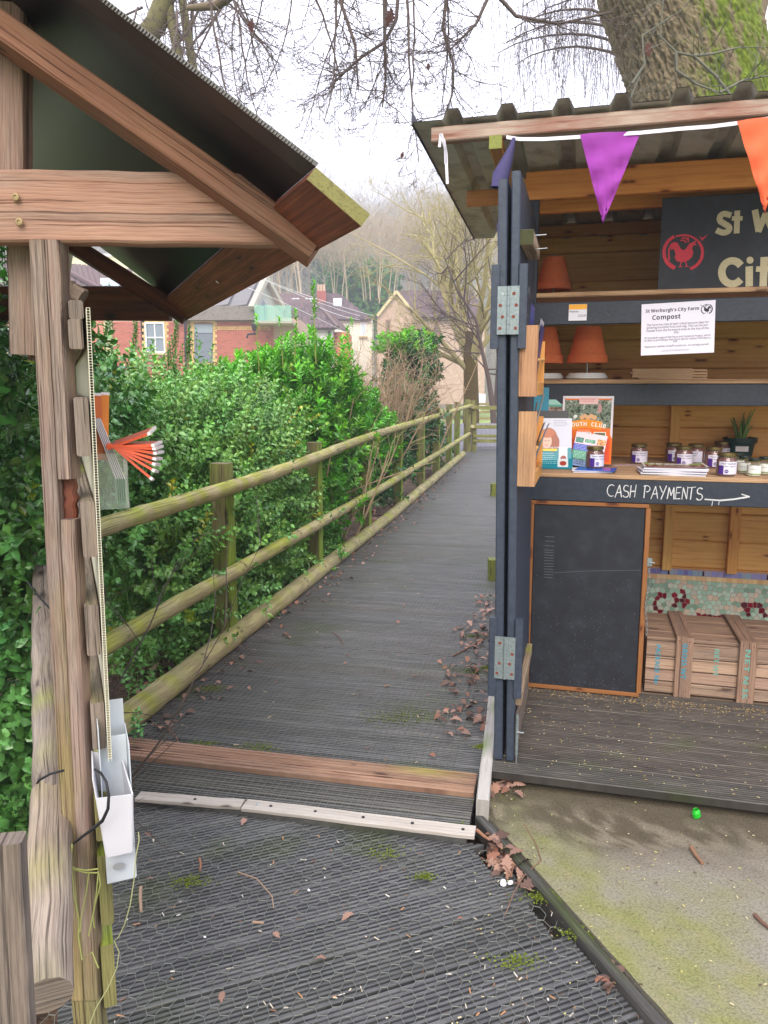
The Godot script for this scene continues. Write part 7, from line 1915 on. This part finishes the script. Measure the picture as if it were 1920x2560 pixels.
	for sgn in [-1.0, 1.0]:
		g.tube(PackedVector3Array([pf + Vector3(sgn * 0.09, 0.6, 0), pf + Vector3(sgn * 0.1, 0.3, 0.05 * sgn), pf + Vector3(sgn * 0.1, 0.05, 0.1 * sgn), pf + Vector3(sgn * 0.1, 0.02, 0.1 * sgn + 0.12)]), PackedFloat32Array([0.1, 0.07, 0.05, 0.04]), 8, true, Vector2.ZERO, 0.0, shade)
		g.tube(PackedVector3Array([pf + Vector3(sgn * 0.17, 1.38, 0), pf + Vector3(sgn * 0.25, 1.1, 0.02), pf + Vector3(sgn * 0.24, 0.86, 0.1), pf + Vector3(sgn * 0.23, 0.78, 0.12)]), PackedFloat32Array([0.075, 0.06, 0.05, 0.035]), 8, true, Vector2.ZERO, 0.0, shade)
	part(pe, "body", g.mesh(), painted(Color.WHITE, 0.9))

# ---------------------------------------------------------------- leaves and bushes
func leaf(g: G, p: Vector3, d: Vector3, up: Vector3, L: float, wd: float, curl: float) -> void:
	var s := d.cross(up).normalized()
	var n := s.cross(d).normalized()
	var ts := [0.0, 0.28, 0.62, 1.0]; var ws := [0.08, 0.92, 0.8, 0.0]
	var base := g.v.size()
	for i in 4:
		var t: float = ts[i]
		var c := p + d * (L * t) - n * (curl * L * t * t)
		var h: float = wd * 0.5 * ws[i]
		g.vert(c - s * h + n * h * 0.35, (n - s * 0.35).normalized()); g.vert(c, n); g.vert(c + s * h + n * h * 0.35, (n + s * 0.35).normalized())
	for i in 3:
		for k in 2:
			var q := base + i * 3 + k
			g.tri(q, q + 1, q + 4)
			if i < 2: g.tri(q, q + 4, q + 3)
			else: g.tri(q, q + 1, q + 4)
func leaf_mesh(L: float, w: float, curl: float) -> ArrayMesh:
	var g := G.new(); leaf(g, Vector3.ZERO, Vector3.UP, Vector3.BACK, L, w, curl); return g.mesh()
func sprig(count: int, L: float, wd: float, stem: float, open: float, whorl: bool, young := 0.0) -> ArrayMesh:
	var g := G.new()
	g.col = Color(0.7, 0.62, 0.4)
	g.tube(PackedVector3Array([Vector3(0, -stem * 0.4, 0), Vector3(rn(-0.01, 0.01), stem * 0.4, 0), Vector3(0, stem, 0)]), PackedFloat32Array([0.0022, 0.0018, 0.001]), 3)
	for i in count:
		var t := float(i) / count
		var a := i * 2.4 if not whorl else i * PI * 0.5 + floorf(i * 0.25) * 0.8
		var e := open * lerpf(1.15, 0.45, t) * rn(0.8, 1.2)
		var d := Vector3(cos(a) * sin(e), cos(e), sin(a) * sin(e))
		var yn := smoothstep(0.4, 1.0, t) * young
		g.col = Color(1, 1, 1).lerp(Color(1.75, 1.35, 0.55), yn) * rn(0.78, 1.18)
		leaf(g, Vector3(0, stem * (0.1 + 0.9 * t), 0), d, Vector3.UP, L * rn(0.7, 1.15) * (1.0 - 0.35 * t * t), wd * rn(0.85, 1.1), rn(0.05, 0.3))
	return g.mesh()
func bush(o: Node3D, lobes: Array, kinds: Array, mat: Material, count: int, upward: float, size: float, dark := Color.WHITE, deep := 0.35) -> void:
	# lobes: [centre, radii]; sprigs stand on and inside the lobes' surface
	var xs := []; var cs := []
	for k in kinds: xs.append([]); cs.append([])
	var area := 0.0
	var dark_mix := Color.WHITE
	var acc := []
	for l in lobes:
		area += l[1].x * l[1].y + l[1].y * l[1].z + l[1].x * l[1].z; acc.append(area)
	for i in count:
		var u := rng.randf() * area; var li := 0
		while acc[li] < u: li += 1
		var l = lobes[li]
		var v := rvec()
		var rad := rn(0.82, 1.03) if rng.randf() > deep else rn(0.4, 0.85)
		rad *= 1.0 + 0.22 * noise.get_noise_3d(v.x * 3.0 + l[0].x * 5.0, v.y * 3.0, v.z * 3.0 + l[0].z)
		var p: Vector3 = l[0] + v * l[1] * rad
		var hid := false
		for l2 in lobes:
			if l2 == l: continue
			var q: Vector3 = (p - l2[0]) / l2[1]
			if q.length() < 0.6: hid = true; break
		if hid or p.y < -0.5: continue
		if p.z > -2.9 and (p.x + 1.10) * 0.93 - (p.z + 2.4) * 0.366 > -0.03: continue
		if p.z <= -2.9 and p.z > -15.0 and (p - PO).dot(PT) > -0.07 + (0.16 if rng.randf() < 0.06 and p.y < 1.05 else 0.0): continue
		var out: Vector3 = (v / l[1]).normalized()
		var d := (out * (1.0 - upward) + Vector3.UP * upward + rvec() * 0.35).normalized()
		var x := d.cross(rvec()).normalized()
		var k := rng.randi() % kinds.size()
		xs[k].append(Transform3D(Basis(x, d, x.cross(d)).scaled(Vector3.ONE * size * rn(0.7, 1.25)), p))
		var c := rn(0.75, 1.2)
		if rng.randf() < 0.018: c *= 0.8; dark_mix = Color(2.2, 1.15, 0.5)
		else: dark_mix = Color.WHITE
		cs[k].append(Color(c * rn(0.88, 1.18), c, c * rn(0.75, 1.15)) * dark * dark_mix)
	for k in kinds.size(): many(o, "foliage", kinds[k], mat, xs[k], cs[k])
func stems(o: Node3D, foot: Vector3, n: int, h: float, spread: float, mat: Material, r := 0.012, lv := 1) -> void:
	var g := G.new()
	var ob := bare(4, 0.7); ob.rmin = 0.0022; ob.wob = [0.1, 0.15, 0.2, 0.2, 0.2]
	for i in n:
		g.col = Color.WHITE * rn(0.75, 1.2)
		grow(g, foot + Vector3(rn(-1, 1), 0, rn(-1, 1)) * spread, Vector3(rn(-0.5, 0.5), 1.0, rn(-0.5, 0.5)).normalized(), r * rn(0.6, 1.1), h * rn(0.7, 1.1), lv, ob)
	part(o, "stems", g.mesh(), mat)
func make_bushes() -> void:
	rng.seed = 808
	var bright := []; var small := []; var shiny := []; var broad := []
	for k in 3:
		bright.append(sprig(14, 0.07, 0.021, 0.11, 1.05, true, 0.8))
		small.append(sprig(13, 0.036, 0.018, 0.16, 1.2, false, 0.15))
		shiny.append(sprig(9, 0.055, 0.027, 0.17, 1.25, false, 0.1))
		broad.append(sprig(8, 0.095, 0.042, 0.13, 1.1, true, 0.25))
	# A: tall bright bush behind the fence
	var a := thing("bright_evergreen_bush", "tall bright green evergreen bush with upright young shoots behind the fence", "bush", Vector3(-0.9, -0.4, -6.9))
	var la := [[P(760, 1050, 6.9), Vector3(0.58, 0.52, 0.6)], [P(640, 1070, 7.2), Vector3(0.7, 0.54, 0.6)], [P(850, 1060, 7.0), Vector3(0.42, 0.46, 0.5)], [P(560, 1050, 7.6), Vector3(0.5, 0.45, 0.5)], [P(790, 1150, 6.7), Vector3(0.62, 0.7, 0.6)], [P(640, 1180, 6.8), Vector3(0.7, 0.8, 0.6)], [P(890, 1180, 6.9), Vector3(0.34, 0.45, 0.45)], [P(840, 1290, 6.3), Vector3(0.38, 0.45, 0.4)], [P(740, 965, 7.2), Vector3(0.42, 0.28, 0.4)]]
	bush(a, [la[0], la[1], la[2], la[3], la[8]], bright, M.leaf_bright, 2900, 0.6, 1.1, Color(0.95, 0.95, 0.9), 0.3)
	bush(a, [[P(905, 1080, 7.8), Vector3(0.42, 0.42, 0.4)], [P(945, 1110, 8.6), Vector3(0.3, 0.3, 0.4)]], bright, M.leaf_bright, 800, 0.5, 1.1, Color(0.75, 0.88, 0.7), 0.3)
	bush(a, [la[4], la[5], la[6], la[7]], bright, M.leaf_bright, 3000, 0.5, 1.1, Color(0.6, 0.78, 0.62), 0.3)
	var tops := []; var tc := []
	var g0 := G.new()
	for q in [[640, 880], [600, 890], [660, 872], [700, 860], [745, 850], [720, 840], [765, 830], [805, 850], [780, 835], [830, 850], [860, 870], [680, 868], [735, 846], [815, 840], [770, 845], [875, 890], [620, 885], [560, 905], [530, 915], [790, 828], [590, 895], [705, 855], [850, 850], [665, 870], [840, 845], [580, 900], [610, 880], [690, 862]]:
		for j in 3:
			var hh := rn(-0.02, 0.22)
			tops.append(Transform3D(Basis(Vector3.UP, rn(0, TAU)).rotated(Vector3.RIGHT, rn(-0.2, 0.2)).rotated(Vector3.BACK, rn(-0.2, 0.2)).scaled(Vector3.ONE * rn(0.9, 1.2)), P(q[0] + rn(-16, 16), q[1] + 38 + 12 * j, rn(6.5, 7.2)) + Vector3.UP * hh * 0.3)); tc.append(Color(1.15, 1.15, 0.95) * rn(0.9, 1.25))
	g0 = G.new(); g0.col = Color(0.9, 1.0, 0.5)
	for q in [[783, 712, 790, 880], [876, 806, 864, 900], [700, 806, 708, 890], [640, 812, 648, 900], [742, 796, 736, 880]]:
		var n := int((q[3] - q[1]) / 27.0)
		g0.tube(PackedVector3Array([P(q[2], q[3] + 30, 6.6), P(q[0], q[1], 6.6)]), PackedFloat32Array([0.004, 0.0015]), 4)
		for j in n:
			var u := float(j) / n
			if j > 0 and rng.randf() < 0.25: continue
			tops.append(Transform3D(Basis(Vector3.UP, j * 1.3).rotated(Vector3.RIGHT, rn(-0.3, 0.3)).scaled(Vector3.ONE * rn(0.7, 1.05)), P(lerpf(q[0], q[2], u) + rn(-4, 4), lerpf(q[1], q[3], u) + rn(8, 18), 6.6))); tc.append(Color(1.1, 1.1, 0.9) * rn(0.85, 1.15))
	part(a, "shoot_stems", g0.mesh(), M.twig_green).set_meta("kind", "stuff")
	many(a, "young_shoots", bright[0], M.leaf_bright, tops, tc)
	stems(a, Vector3(-0.9, -0.45, -6.9), 12, 1.7, 0.5, M.twig_tan, 0.018, 1)
	# B: small leaved darker shrub along the near fence
	var b := thing("small_leaved_shrub", "dense small leaved grey green shrub behind the nearest fence posts", "bush", Vector3(-1.8, -0.5, -4.4))
	var lb := [[P(330, 1120, 4.9), Vector3(0.45, 0.42, 0.4)], [P(450, 1110, 5.2), Vector3(0.5, 0.46, 0.45)], [P(560, 1120, 5.4), Vector3(0.42, 0.46, 0.45)], [P(640, 1160, 5.4), Vector3(0.32, 0.42, 0.4)], [P(330, 1200, 4.4), Vector3(0.4, 0.6, 0.45)], [P(460, 1220, 4.9), Vector3(0.5, 0.6, 0.45)], [P(620, 1280, 5.2), Vector3(0.4, 0.5, 0.4)], [P(360, 1420, 4.2), Vector3(0.5, 0.5, 0.5)], [P(520, 1400, 4.8), Vector3(0.5, 0.55, 0.4)], [P(270, 1120, 5.2), Vector3(0.4, 0.36, 0.4)], [P(700, 1330, 5.9), Vector3(0.3, 0.5, 0.4)]]
	bush(b, lb, small, M.leaf_dark, 5200, 0.35, 1.3, Color(1.45, 1.5, 1.25), 0.4)
	tops = []; tc = []
	for q in [[[268, 960], [262, 850], [282, 830], [276, 745]], [[430, 1000], [440, 930], [500, 860]], [[420, 930], [436, 880], [448, 820]], [[325, 960], [336, 880], [344, 822]], [[470, 900], [476, 850]]]:
		for e in q.size() - 1:
			for j in 7:
				tops.append(Transform3D(Basis(Vector3.UP, rn(0, TAU)).rotated(Vector3.RIGHT, rn(-0.3, 0.3)).scaled(Vector3.ONE * 0.75), P(lerpf(q[e][0], q[e + 1][0], j / 7.0), lerpf(q[e][1], q[e + 1][1], j / 7.0), 4.9))); tc.append(Color(0.9, 1.0, 0.8))
	many(b, "long_shoots", small[0], M.leaf_dark, tops, tc)
	stems(b, Vector3(-1.6, -0.5, -4.5), 12, 1.1, 0.6, M.twig, 0.008, 1)
	# C: near shrub at the left edge
	var c := thing("glossy_leaved_shrub", "glossy dark leaved shrub at the left edge behind the noticeboard post", "bush", Vector3(-1.7, -0.5, -2.7))
	var lc := [[P(40, 1020, 2.9), Vector3(0.28, 0.34, 0.3)], [P(-80, 1100, 2.7), Vector3(0.35, 0.45, 0.35)], [P(30, 1260, 3.0), Vector3(0.34, 0.4, 0.3)], [P(-20, 1480, 2.5), Vector3(0.3, 0.4, 0.3)], [P(40, 1640, 2.6), Vector3(0.22, 0.4, 0.3)], [P(-40, 1800, 2.3), Vector3(0.3, 0.4, 0.3)], [P(30, 1950, 2.3), Vector3(0.2, 0.35, 0.3)], [P(150, 1060, 3.6), Vector3(0.3, 0.3, 0.3)], [P(60, 2150, 2.2), Vector3(0.2, 0.3, 0.25)], [P(230, 1150, 4.0), Vector3(0.3, 0.35, 0.3)]]
	bush(c, lc, shiny, M.leaf_deep, 3300, 0.3, 1.0, Color(1.9, 1.8, 1.5), 0.35)
	tops = []; tc = []
	for q in [[[18, 960], [10, 700], [4, 560]], [[30, 900], [38, 780], [28, 660]], [[10, 640], [40, 560]]]:
		for e in q.size() - 1:
			for j in 8:
				tops.append(Transform3D(Basis(Vector3.UP, rn(0, TAU)).rotated(Vector3.RIGHT, rn(-0.3, 0.3)).scaled(Vector3.ONE * 0.8), P(lerpf(q[e][0], q[e + 1][0], j / 8.0), lerpf(q[e][1], q[e + 1][1], j / 8.0), 3.2))); tc.append(Color(1.3, 1.3, 1.0))
	for q in [[84, 935], [78, 962], [72, 1010], [95, 1048], [60, 985], [20, 1080], [75, 1060]]: tops.append(Transform3D(Basis(Vector3.BACK, rn(1.0, 2.2)).scaled(Vector3.ONE * 0.9), P(q[0], q[1], 1.75))); tc.append(Color(0.7, 0.8, 0.6))
	many(c, "long_shoots", shiny[0], M.leaf_deep, tops, tc)
	stems(c, Vector3(-1.6, -0.5, -2.8), 10, 1.3, 0.45, M.twig, 0.008, 1)
	# D: laurel at the far right of the hedge
	var d := thing("dark_laurel_bush", "dark laurel bush with bright top growing by the far fence posts", "bush", P(1050, 1100, 11.5))
	bush(d, [[P(1040, 960, 11.5), Vector3(0.5, 0.7, 0.5)], [P(1085, 1010, 11.8), Vector3(0.36, 0.55, 0.5)], [P(1060, 900, 11.8), Vector3(0.3, 0.36, 0.4)], [P(1060, 1060, 11.0), Vector3(0.42, 0.4, 0.4)]], broad, M.leaf_deep, 1500, 0.4, 1.0, Color(1.0, 1.05, 1.0), 0.3)
	bush(d, [[P(1040, 868, 11.4), Vector3(0.36, 0.16, 0.35)], [P(985, 870, 11.4), Vector3(0.25, 0.12, 0.3)]], bright, M.leaf_bright, 190, 0.7, 1.1, Color(1.1, 1.05, 0.9), 0.2)
	stems(d, P(1050, 1130, 11.5), 8, 1.6, 0.3, M.twig_tan, 0.02, 1)
	# ivy along the foot of the fence
	var iv := thing("ivy_growth", "", "", P(1000, 1180, 8.8), "", "stuff")
	bush(iv, [[P(985, 1130, 9.4), Vector3(0.35, 0.35, 0.4)], [P(950, 1180, 8.4), Vector3(0.3, 0.35, 0.4)], [P(1040, 1130, 10.6), Vector3(0.3, 0.3, 0.5)], [P(990, 1210, 8.6), Vector3(0.16, 0.3, 0.6)], [P(1090, 1100, 12.2), Vector3(0.25, 0.3, 0.6)]], broad, M.leaf_deep, 1200, 0.3, 0.8, Color(1.0, 1.1, 1.0), 0.3)
	# dead twiggy shrub
	var t := thing("bare_tan_shrub", "bare tan twiggy shrub between the bright bush and the laurel", "bush", P(940, 1120, 9.3))
	var g := G.new()
	var ob := bare(4, 1.0); ob.rmin = 0.003; ob.ang = [24.0, 30.0, 36.0, 40.0]; ob.trop = [0.03, 0.03, 0.0, 0.0, 0.0]; ob.wob = [0.1, 0.16, 0.24, 0.3, 0.3]
	for k in 36:
		g.col = Color.WHITE * rn(0.75, 1.15)
		grow(g, P(rn(880, 1000), rn(1120, 1160), rn(8.8, 9.8)), Vector3(rn(-0.5, 0.55), 1.0, rn(-0.3, 0.3)).normalized(), rn(0.007, 0.012), rn(0.8, 1.12), 1, ob)
	part(t, "stems", g.mesh(), M.twig_tan)
	# overhang of the bright bush through the rails, and low sprigs at the deck's edge
	var lw := thing("low_sprigs", "", "", ground(600, 1530), "", "stuff")
	var xs := []; var cs := []
	for q in [[600, 1500, 40], [640, 1500, 30], [700, 1440, 16], [560, 1560, 26], [470, 1610, 20], [420, 1660, 16], [340, 1700, 14], [720, 1480, 8]]:
		for j in q[2]:
			var p := ground(q[0] + rn(-45, 45), q[1] + rn(-30, 30), 0.0)
			if (p - PO).dot(PT) > -0.02: p -= PT * ((p - PO).dot(PT) + 0.04)
			xs.append(Transform3D(Basis(Vector3.UP, rn(0, TAU)).rotated(Vector3.RIGHT, rn(-0.7, 0.7)).scaled(Vector3.ONE * rn(0.6, 0.95)), p + Vector3.UP * rn(-0.12, 0.16))); cs.append(Color(1.1, 1.2, 1.0) * rn(0.8, 1.2))
	for j in 5: xs.append(Transform3D(Basis(Vector3.UP, j * 1.4).rotated(Vector3.RIGHT, rn(-0.6, 0.6)).scaled(Vector3.ONE * 0.5), P(345 + rn(-12, 12), 1835 + rn(-10, 12), 2.75))); cs.append(Color(1.3, 1.5, 1.5))
	many(lw, "sprigs", shiny[1], M.leaf_dark, xs, cs)
	xs = []; cs = []
	for j in 130:
		var s := rn(2.4, 6.0)
		xs.append(Transform3D(Basis(Vector3.UP, rn(0, TAU)).rotated(Vector3.BACK, rn(-0.9, 0.2)).scaled(Vector3.ONE * rn(0.7, 1.0)), W(s, rn(-0.35, -0.10), rn(0.1, 0.85) * smoothstep(2.0, 3.6, s)))); cs.append(Color.WHITE * rn(0.8, 1.2))
	many(lw, "sprigs", bright[1], M.leaf_bright, xs, cs)
	# background hedge so that no gap shows bare ground
	var hd := thing("far_hedge", "", "", Vector3(-5, -0.6, -11), "", "stuff")
	bush(hd, [[Vector3(-3.2, -0.2, -9.5), Vector3(1.3, 1.1, 0.8)], [Vector3(-5.2, -0.1, -9.0), Vector3(1.6, 1.2, 0.8)], [Vector3(-1.2, -0.2, -10.5), Vector3(1.2, 1.2, 0.7)], [Vector3(-3.0, -0.1, -6.0), Vector3(0.9, 1.0, 0.7)], [Vector3(0.0, -0.1, -14.0), Vector3(1.4, 1.1, 0.6)]], broad, M.leaf_dark, 4200, 0.4, 1.35, Color(0.9, 0.95, 0.85), 0.2)

# ---------------------------------------------------------------- litter
func oak_leaf(g: G, p: Vector3, d: Vector3, n: Vector3, L: float) -> void:
	var s := d.cross(n).normalized()
	var prof := [0.04, 0.16, 0.10, 0.27, 0.17, 0.33, 0.2, 0.27, 0.12, 0.1, 0.0]
	var base := g.v.size()
	for i in prof.size():
		var t := float(i) / (prof.size() - 1)
		var c := p + d * (L * t) + n * (L * 0.12 * sin(t * 4.0))
		var w: float = prof[i] * L
		g.vert(c - s * w + n * w * 0.4, n); g.vert(c, n); g.vert(c + s * w + n * w * rn(0.1, 0.5), n)
	for i in prof.size() - 1:
		for k in 2:
			var q := base + i * 3 + k
			g.tri(q, q + 1, q + 4); g.tri(q, q + 4, q + 3)
func make_litter() -> void:
	rng.seed = 909
	var shapes := []
	for k in 4:
		var g := G.new(); oak_leaf(g, Vector3(0, 0, 0), Vector3(0, 0, 1), Vector3.UP, 0.07); shapes.append(g.mesh())
	var fl := thing("fallen_leaves", "", "", Vector3(0, 0, -4), "", "stuff")
	var xs := [[], [], [], []]; var cs := [[], [], [], []]
	var lay := func(p: Vector3, sc: float, tiltd: float) -> void:
		var k := rng.randi() % 4
		xs[k].append(Transform3D(Basis(Vector3.UP, rn(0, TAU)).rotated(Vector3.RIGHT, rn(-tiltd, tiltd)).rotated(Vector3.BACK, rn(-tiltd, tiltd)).scaled(Vector3.ONE * sc), p))
		cs[k].append([Color(1.0, 0.95, 0.92), Color(0.7, 0.66, 0.66), Color(1.2, 1.05, 0.9), Color(0.45, 0.42, 0.42), Color(1.35, 1.3, 1.28), Color(1.1, 0.8, 0.66)][rng.randi() % 6] * rn(0.7, 1.15))
	for i in 260: lay.call(W(rn(0.0, 12.0), 0.07 + absf(rng.randfn(0, 0.13)), 0.008), rn(0.35, 0.8), 0.4)
	for i in 150:
		var c = [W(1.45, 1.30), W(0.95, 1.32), W(2.1, 1.34), W(0.45, 1.36)][rng.randi() % 4]
		lay.call(Vector3(c) + PA * rng.randfn(0, 0.14) + PT * rng.randfn(0, 0.06) + Vector3.UP * rn(0.005, 0.03), rn(0.4, 0.85), 0.4)
	for i in 46:
		var u := rng.randf()
		lay.call(Vector3(0.365, -0.012, -2.25).lerp(Vector3(0.42, -0.02, -1.95), u) + Vector3(rn(-0.05, 0.0), rn(0, 0.02), rn(-0.03, 0.03)), rn(0.5, 0.95), 0.7)
	for i in 14: lay.call(ground(1530 + rn(-30, 30), 2440 + rn(-30, 30), -0.01), rn(0.3, 0.6), 0.5)
	for i in 16: lay.call(ground(1240 + rn(-25, 50), 1955 + rn(-12, 25), 0.01), rn(0.5, 1.0), 0.3)
	for i in 8: lay.call(ground(rn(350, 1200), rn(2010, 2500), -0.006), rn(0.25, 0.55), 0.3)
	for i in 60: lay.call(W(rn(0.0, 8.0), rn(0.2, 1.3), 0.008), rn(0.2, 0.5), 0.4)
	for i in 420: lay.call(W(rn(-0.2, 7.0), rn(-0.9, -0.1), rn(-0.2, -0.1)), rn(0.8, 1.5), 0.8)
	for k in 4: many(fl, "leaves", shapes[k], M.dead_leaf, xs[k], cs[k])
	# bits of straw, bark and seed over the deck, the concrete and the stall floor
	var ch := thing("scattered_chips", "", "", Vector3(0, 0, -2), "", "stuff")
	var cm := BoxMesh.new(); cm.size = Vector3(0.02, 0.0015, 0.0025)
	var cx := []; var cc := []
	var bits := func(p: Vector3, l: float, w: float, c: Color) -> void:
		cx.append(Transform3D(Basis(Vector3.UP, rn(0, TAU)).scaled_local(Vector3(l, 1, w)), p)); cc.append(c)
	for i in 110: bits.call(ground(rn(280, 1500), rn(2060, 2560), -0.012), rn(0.2, 1.0), rn(0.5, 1.4), [lin(200, 190, 170), lin(176, 130, 90), lin(120, 90, 70), lin(214, 206, 196)][rng.randi() % 4])
	for i in 240: bits.call(W(rn(-0.1, 6.0), rn(0.05, 1.4), 0.006), rn(0.2, 1.1), rn(0.5, 1.4), [lin(190, 170, 140), lin(150, 110, 90), lin(90, 70, 60)][rng.randi() % 3])
	for i in 700: bits.call(W(rn(-0.1, 9.0), 0.06 + absf(rng.randfn(0, 0.10)), 0.007), rn(0.15, 0.8), rn(0.8, 2.2), [lin(86, 62, 48), lin(60, 46, 38), lin(120, 88, 68)][rng.randi() % 3])
	for i in 350: bits.call(W(rn(0.2, 4.0), 1.47 - absf(rng.randfn(0, 0.07)), 0.007), rn(0.15, 0.7), rn(0.8, 2.4), [lin(66, 50, 38), lin(48, 38, 30), lin(100, 76, 58)][rng.randi() % 3])
	for i in 420: bits.call(S(rn(0.0, 1.3), 0.0615, -rn(0.0, 0.82)), rn(0.08, 0.5), rn(0.4, 1.0), [lin(196, 178, 120), lin(160, 140, 90), lin(214, 200, 160)][rng.randi() % 3])
	for i in 500: bits.call(S(rn(0.05, 1.3), 0.0615, -0.78 + absf(rng.randfn(0, 0.05))), rn(0.08, 0.35), rn(0.6, 1.6), [lin(186, 160, 110), lin(150, 124, 84)][rng.randi() % 2])
	for i in 900: bits.call(S(rn(0.0, 2.0), 0.008, rn(0.03, 1.4)), rn(0.06, 0.45), rn(0.5, 1.3), [lin(200, 186, 150), lin(110, 90, 60), lin(84, 66, 50), lin(190, 180, 110)][rng.randi() % 4])
	many(ch, "chips", cm, painted(Color.WHITE, 0.9), cx, cc)
	# moss cushions
	var ms := thing("moss_patches", "", "", Vector3(0, 0, -3), "", "stuff")
	var mx := []; var mc := []
	var mg := G.new()
	for i in 5:
		var a := i * TAU / 5.0
		leaf(mg, Vector3.ZERO, Vector3(cos(a) * 0.6, 0.8, sin(a) * 0.6).normalized(), Vector3.UP, 0.005, 0.0028, 0.2)
	for q in [[525, 1722, 0.07, 160], [505, 1862, 0.05, 110], [1180, 1590, 0.05, 80], [1228, 1700, 0.04, 160], [1226, 1905, 0.045, 240], [1180, 1680, 0.06, 70], [480, 2200, 0.05, 60], [1060, 2190, 0.03, 40], [1240, 2000, 0.05, 90], [1370, 2240, 0.05, 110], [1460, 2330, 0.05, 90], [1000, 1790, 0.14, 160], [1130, 2065, 0.03, 30], [1290, 2400, 0.05, 50], [960, 2130, 0.06, 40], [640, 1870, 0.08, 90]]:
		var c := ground(q[0], q[1], 0.0)
		for j in q[3] * 3:
			var p := c + Vector3(rng.randfn(0, 1), 0, rng.randfn(0, 0.5)) * float(q[2]) * 0.6
			mx.append(Transform3D(Basis(Vector3.UP, rn(0, TAU)).scaled(Vector3.ONE * rn(0.5, 1.2)), p + Vector3.UP * (0.06 if q[1] in [1700, 1905] else -0.004 if p.z > -2.2 else 0.0))); mc.append(Color(1, 1, 1) * rn(0.6, 1.3))
	many(ms, "moss", mg.mesh(), M.moss, mx, mc)
	# counted small things on the concrete and the deck
	var g := G.new()
	g.lathe([[0.0, 0.0], [0.021, 0.0], [0.020, 0.022], [0.013, 0.036], [0.012, 0.034], [0.018, 0.02], [0.0, 0.018]], 9, Vector3.ZERO, 1.0, 0.75)
	var cap := part(self, "green_plastic_scrap", g.mesh(), M.green_plastic, Transform3D(Basis(Vector3.BACK, 0.3).rotated(Vector3.UP, 0.5).scaled(Vector3.ONE * 0.75), ground(1742, 2040, 0.01)))
	tag(cap, "crumpled bright green plastic scrap on the concrete before the stall deck", "litter")
	for q in [["thick brown twig lying on the concrete, left of the picture edge", [[1728, 2118], [1740, 2138], [1756, 2158]], 0.007, Color(0.75, 0.6, 0.5)], ["dark twig at the right picture edge on the concrete", [[1886, 2286], [1905, 2305], [1930, 2325]], 0.006, Color(0.45, 0.36, 0.34)], ["long thin forked twig over the concrete's mossy edge", [[1310, 2060], [1340, 2110], [1353, 2150], [1310, 2190], [1285, 2230], [1262, 2290]], 0.002, Color(0.6, 0.5, 0.44)], ["thin bent pale straw on the near planks", [[594, 2180], [642, 2197], [680, 2240], [684, 2270]], 0.0022, Color(1.9, 1.8, 1.3)], ["short pale stick on the near planks beside the post", [[352, 2218], [351, 2245], [353, 2278]], 0.005, Color(1.9, 1.6, 1.0)], ["curled reddish twig on the near planks", [[498, 2146], [502, 2160], [500, 2176]], 0.004, Color(0.9, 0.6, 0.5)], ["pale chip of stick in the middle of the near planks", [[632, 2305], [660, 2307]], 0.004, Color(1.9, 1.7, 1.2)], ["forked dark twig lying on the far planks", [[830, 1580], [848, 1592], [858, 1612]], 0.003, Color(0.5, 0.42, 0.4)], ["dark twig leaning among the leaves by the kerb", [[1132, 1640], [1180, 1615], [1225, 1585]], 0.004, Color(0.6, 0.5, 0.46)], ["red brown twig at the corner of concrete and kerb", [[1192, 2075], [1212, 2092], [1232, 2104]], 0.006, Color(0.85, 0.62, 0.5)], ["curved brown twig by the brown batten's left end", [[385, 1812], [415, 1820], [440, 1840], [446, 1860]], 0.003, Color(0.7, 0.5, 0.42)], ["pale stick lying along the round kerb rail", [[512, 1660], [530, 1642]], 0.006, Color(1.8, 1.5, 1.1)]]:
		g = G.new(); g.col = q[3]
		var pts := PackedVector3Array(); var rr := PackedFloat32Array()
		for e in q[1].size(): pts.append(ground(q[1][e][0], q[1][e][1], float(q[2]) + 0.004)); rr.append(float(q[2]) * (1.0 - 0.35 * e / q[1].size()))
		g.tube(pts, rr, 7, true, Vector2.ZERO, 0.12)
		tag(part(self, "twig", g.mesh(), painted(c8(156, 130, 110), 0.9)), q[0], "twig")
	for q in [[1258, 2212, 0.014], [1276, 2210, 0.010], [772, 2227, 0.005], [812, 2195, 0.003], [512, 2344, 0.004]]:
		g = G.new(); g.lathe([[0.0, 0.0], [q[2], 0.3 * q[2]], [q[2] * 0.8, q[2] * 0.8], [0.0, q[2]]], 8, Vector3.ZERO, 1.0, 0.7)
		tag(part(self, "white_pebble", g.mesh(), M.white, Transform3D(Basis(Vector3.UP, q[0]), ground(q[0], q[1], -0.012))), {1258: "larger white pebble among the leaves by the plank ends", 1276: "smaller white pebble beside the larger one by the plank ends", 772: "white pebble in the middle of the near planks", 812: "tiny pale pebble on the near planks by a moss streak", 512: "pale pebble on the near planks right of the post"}[q[0]], "pebble")
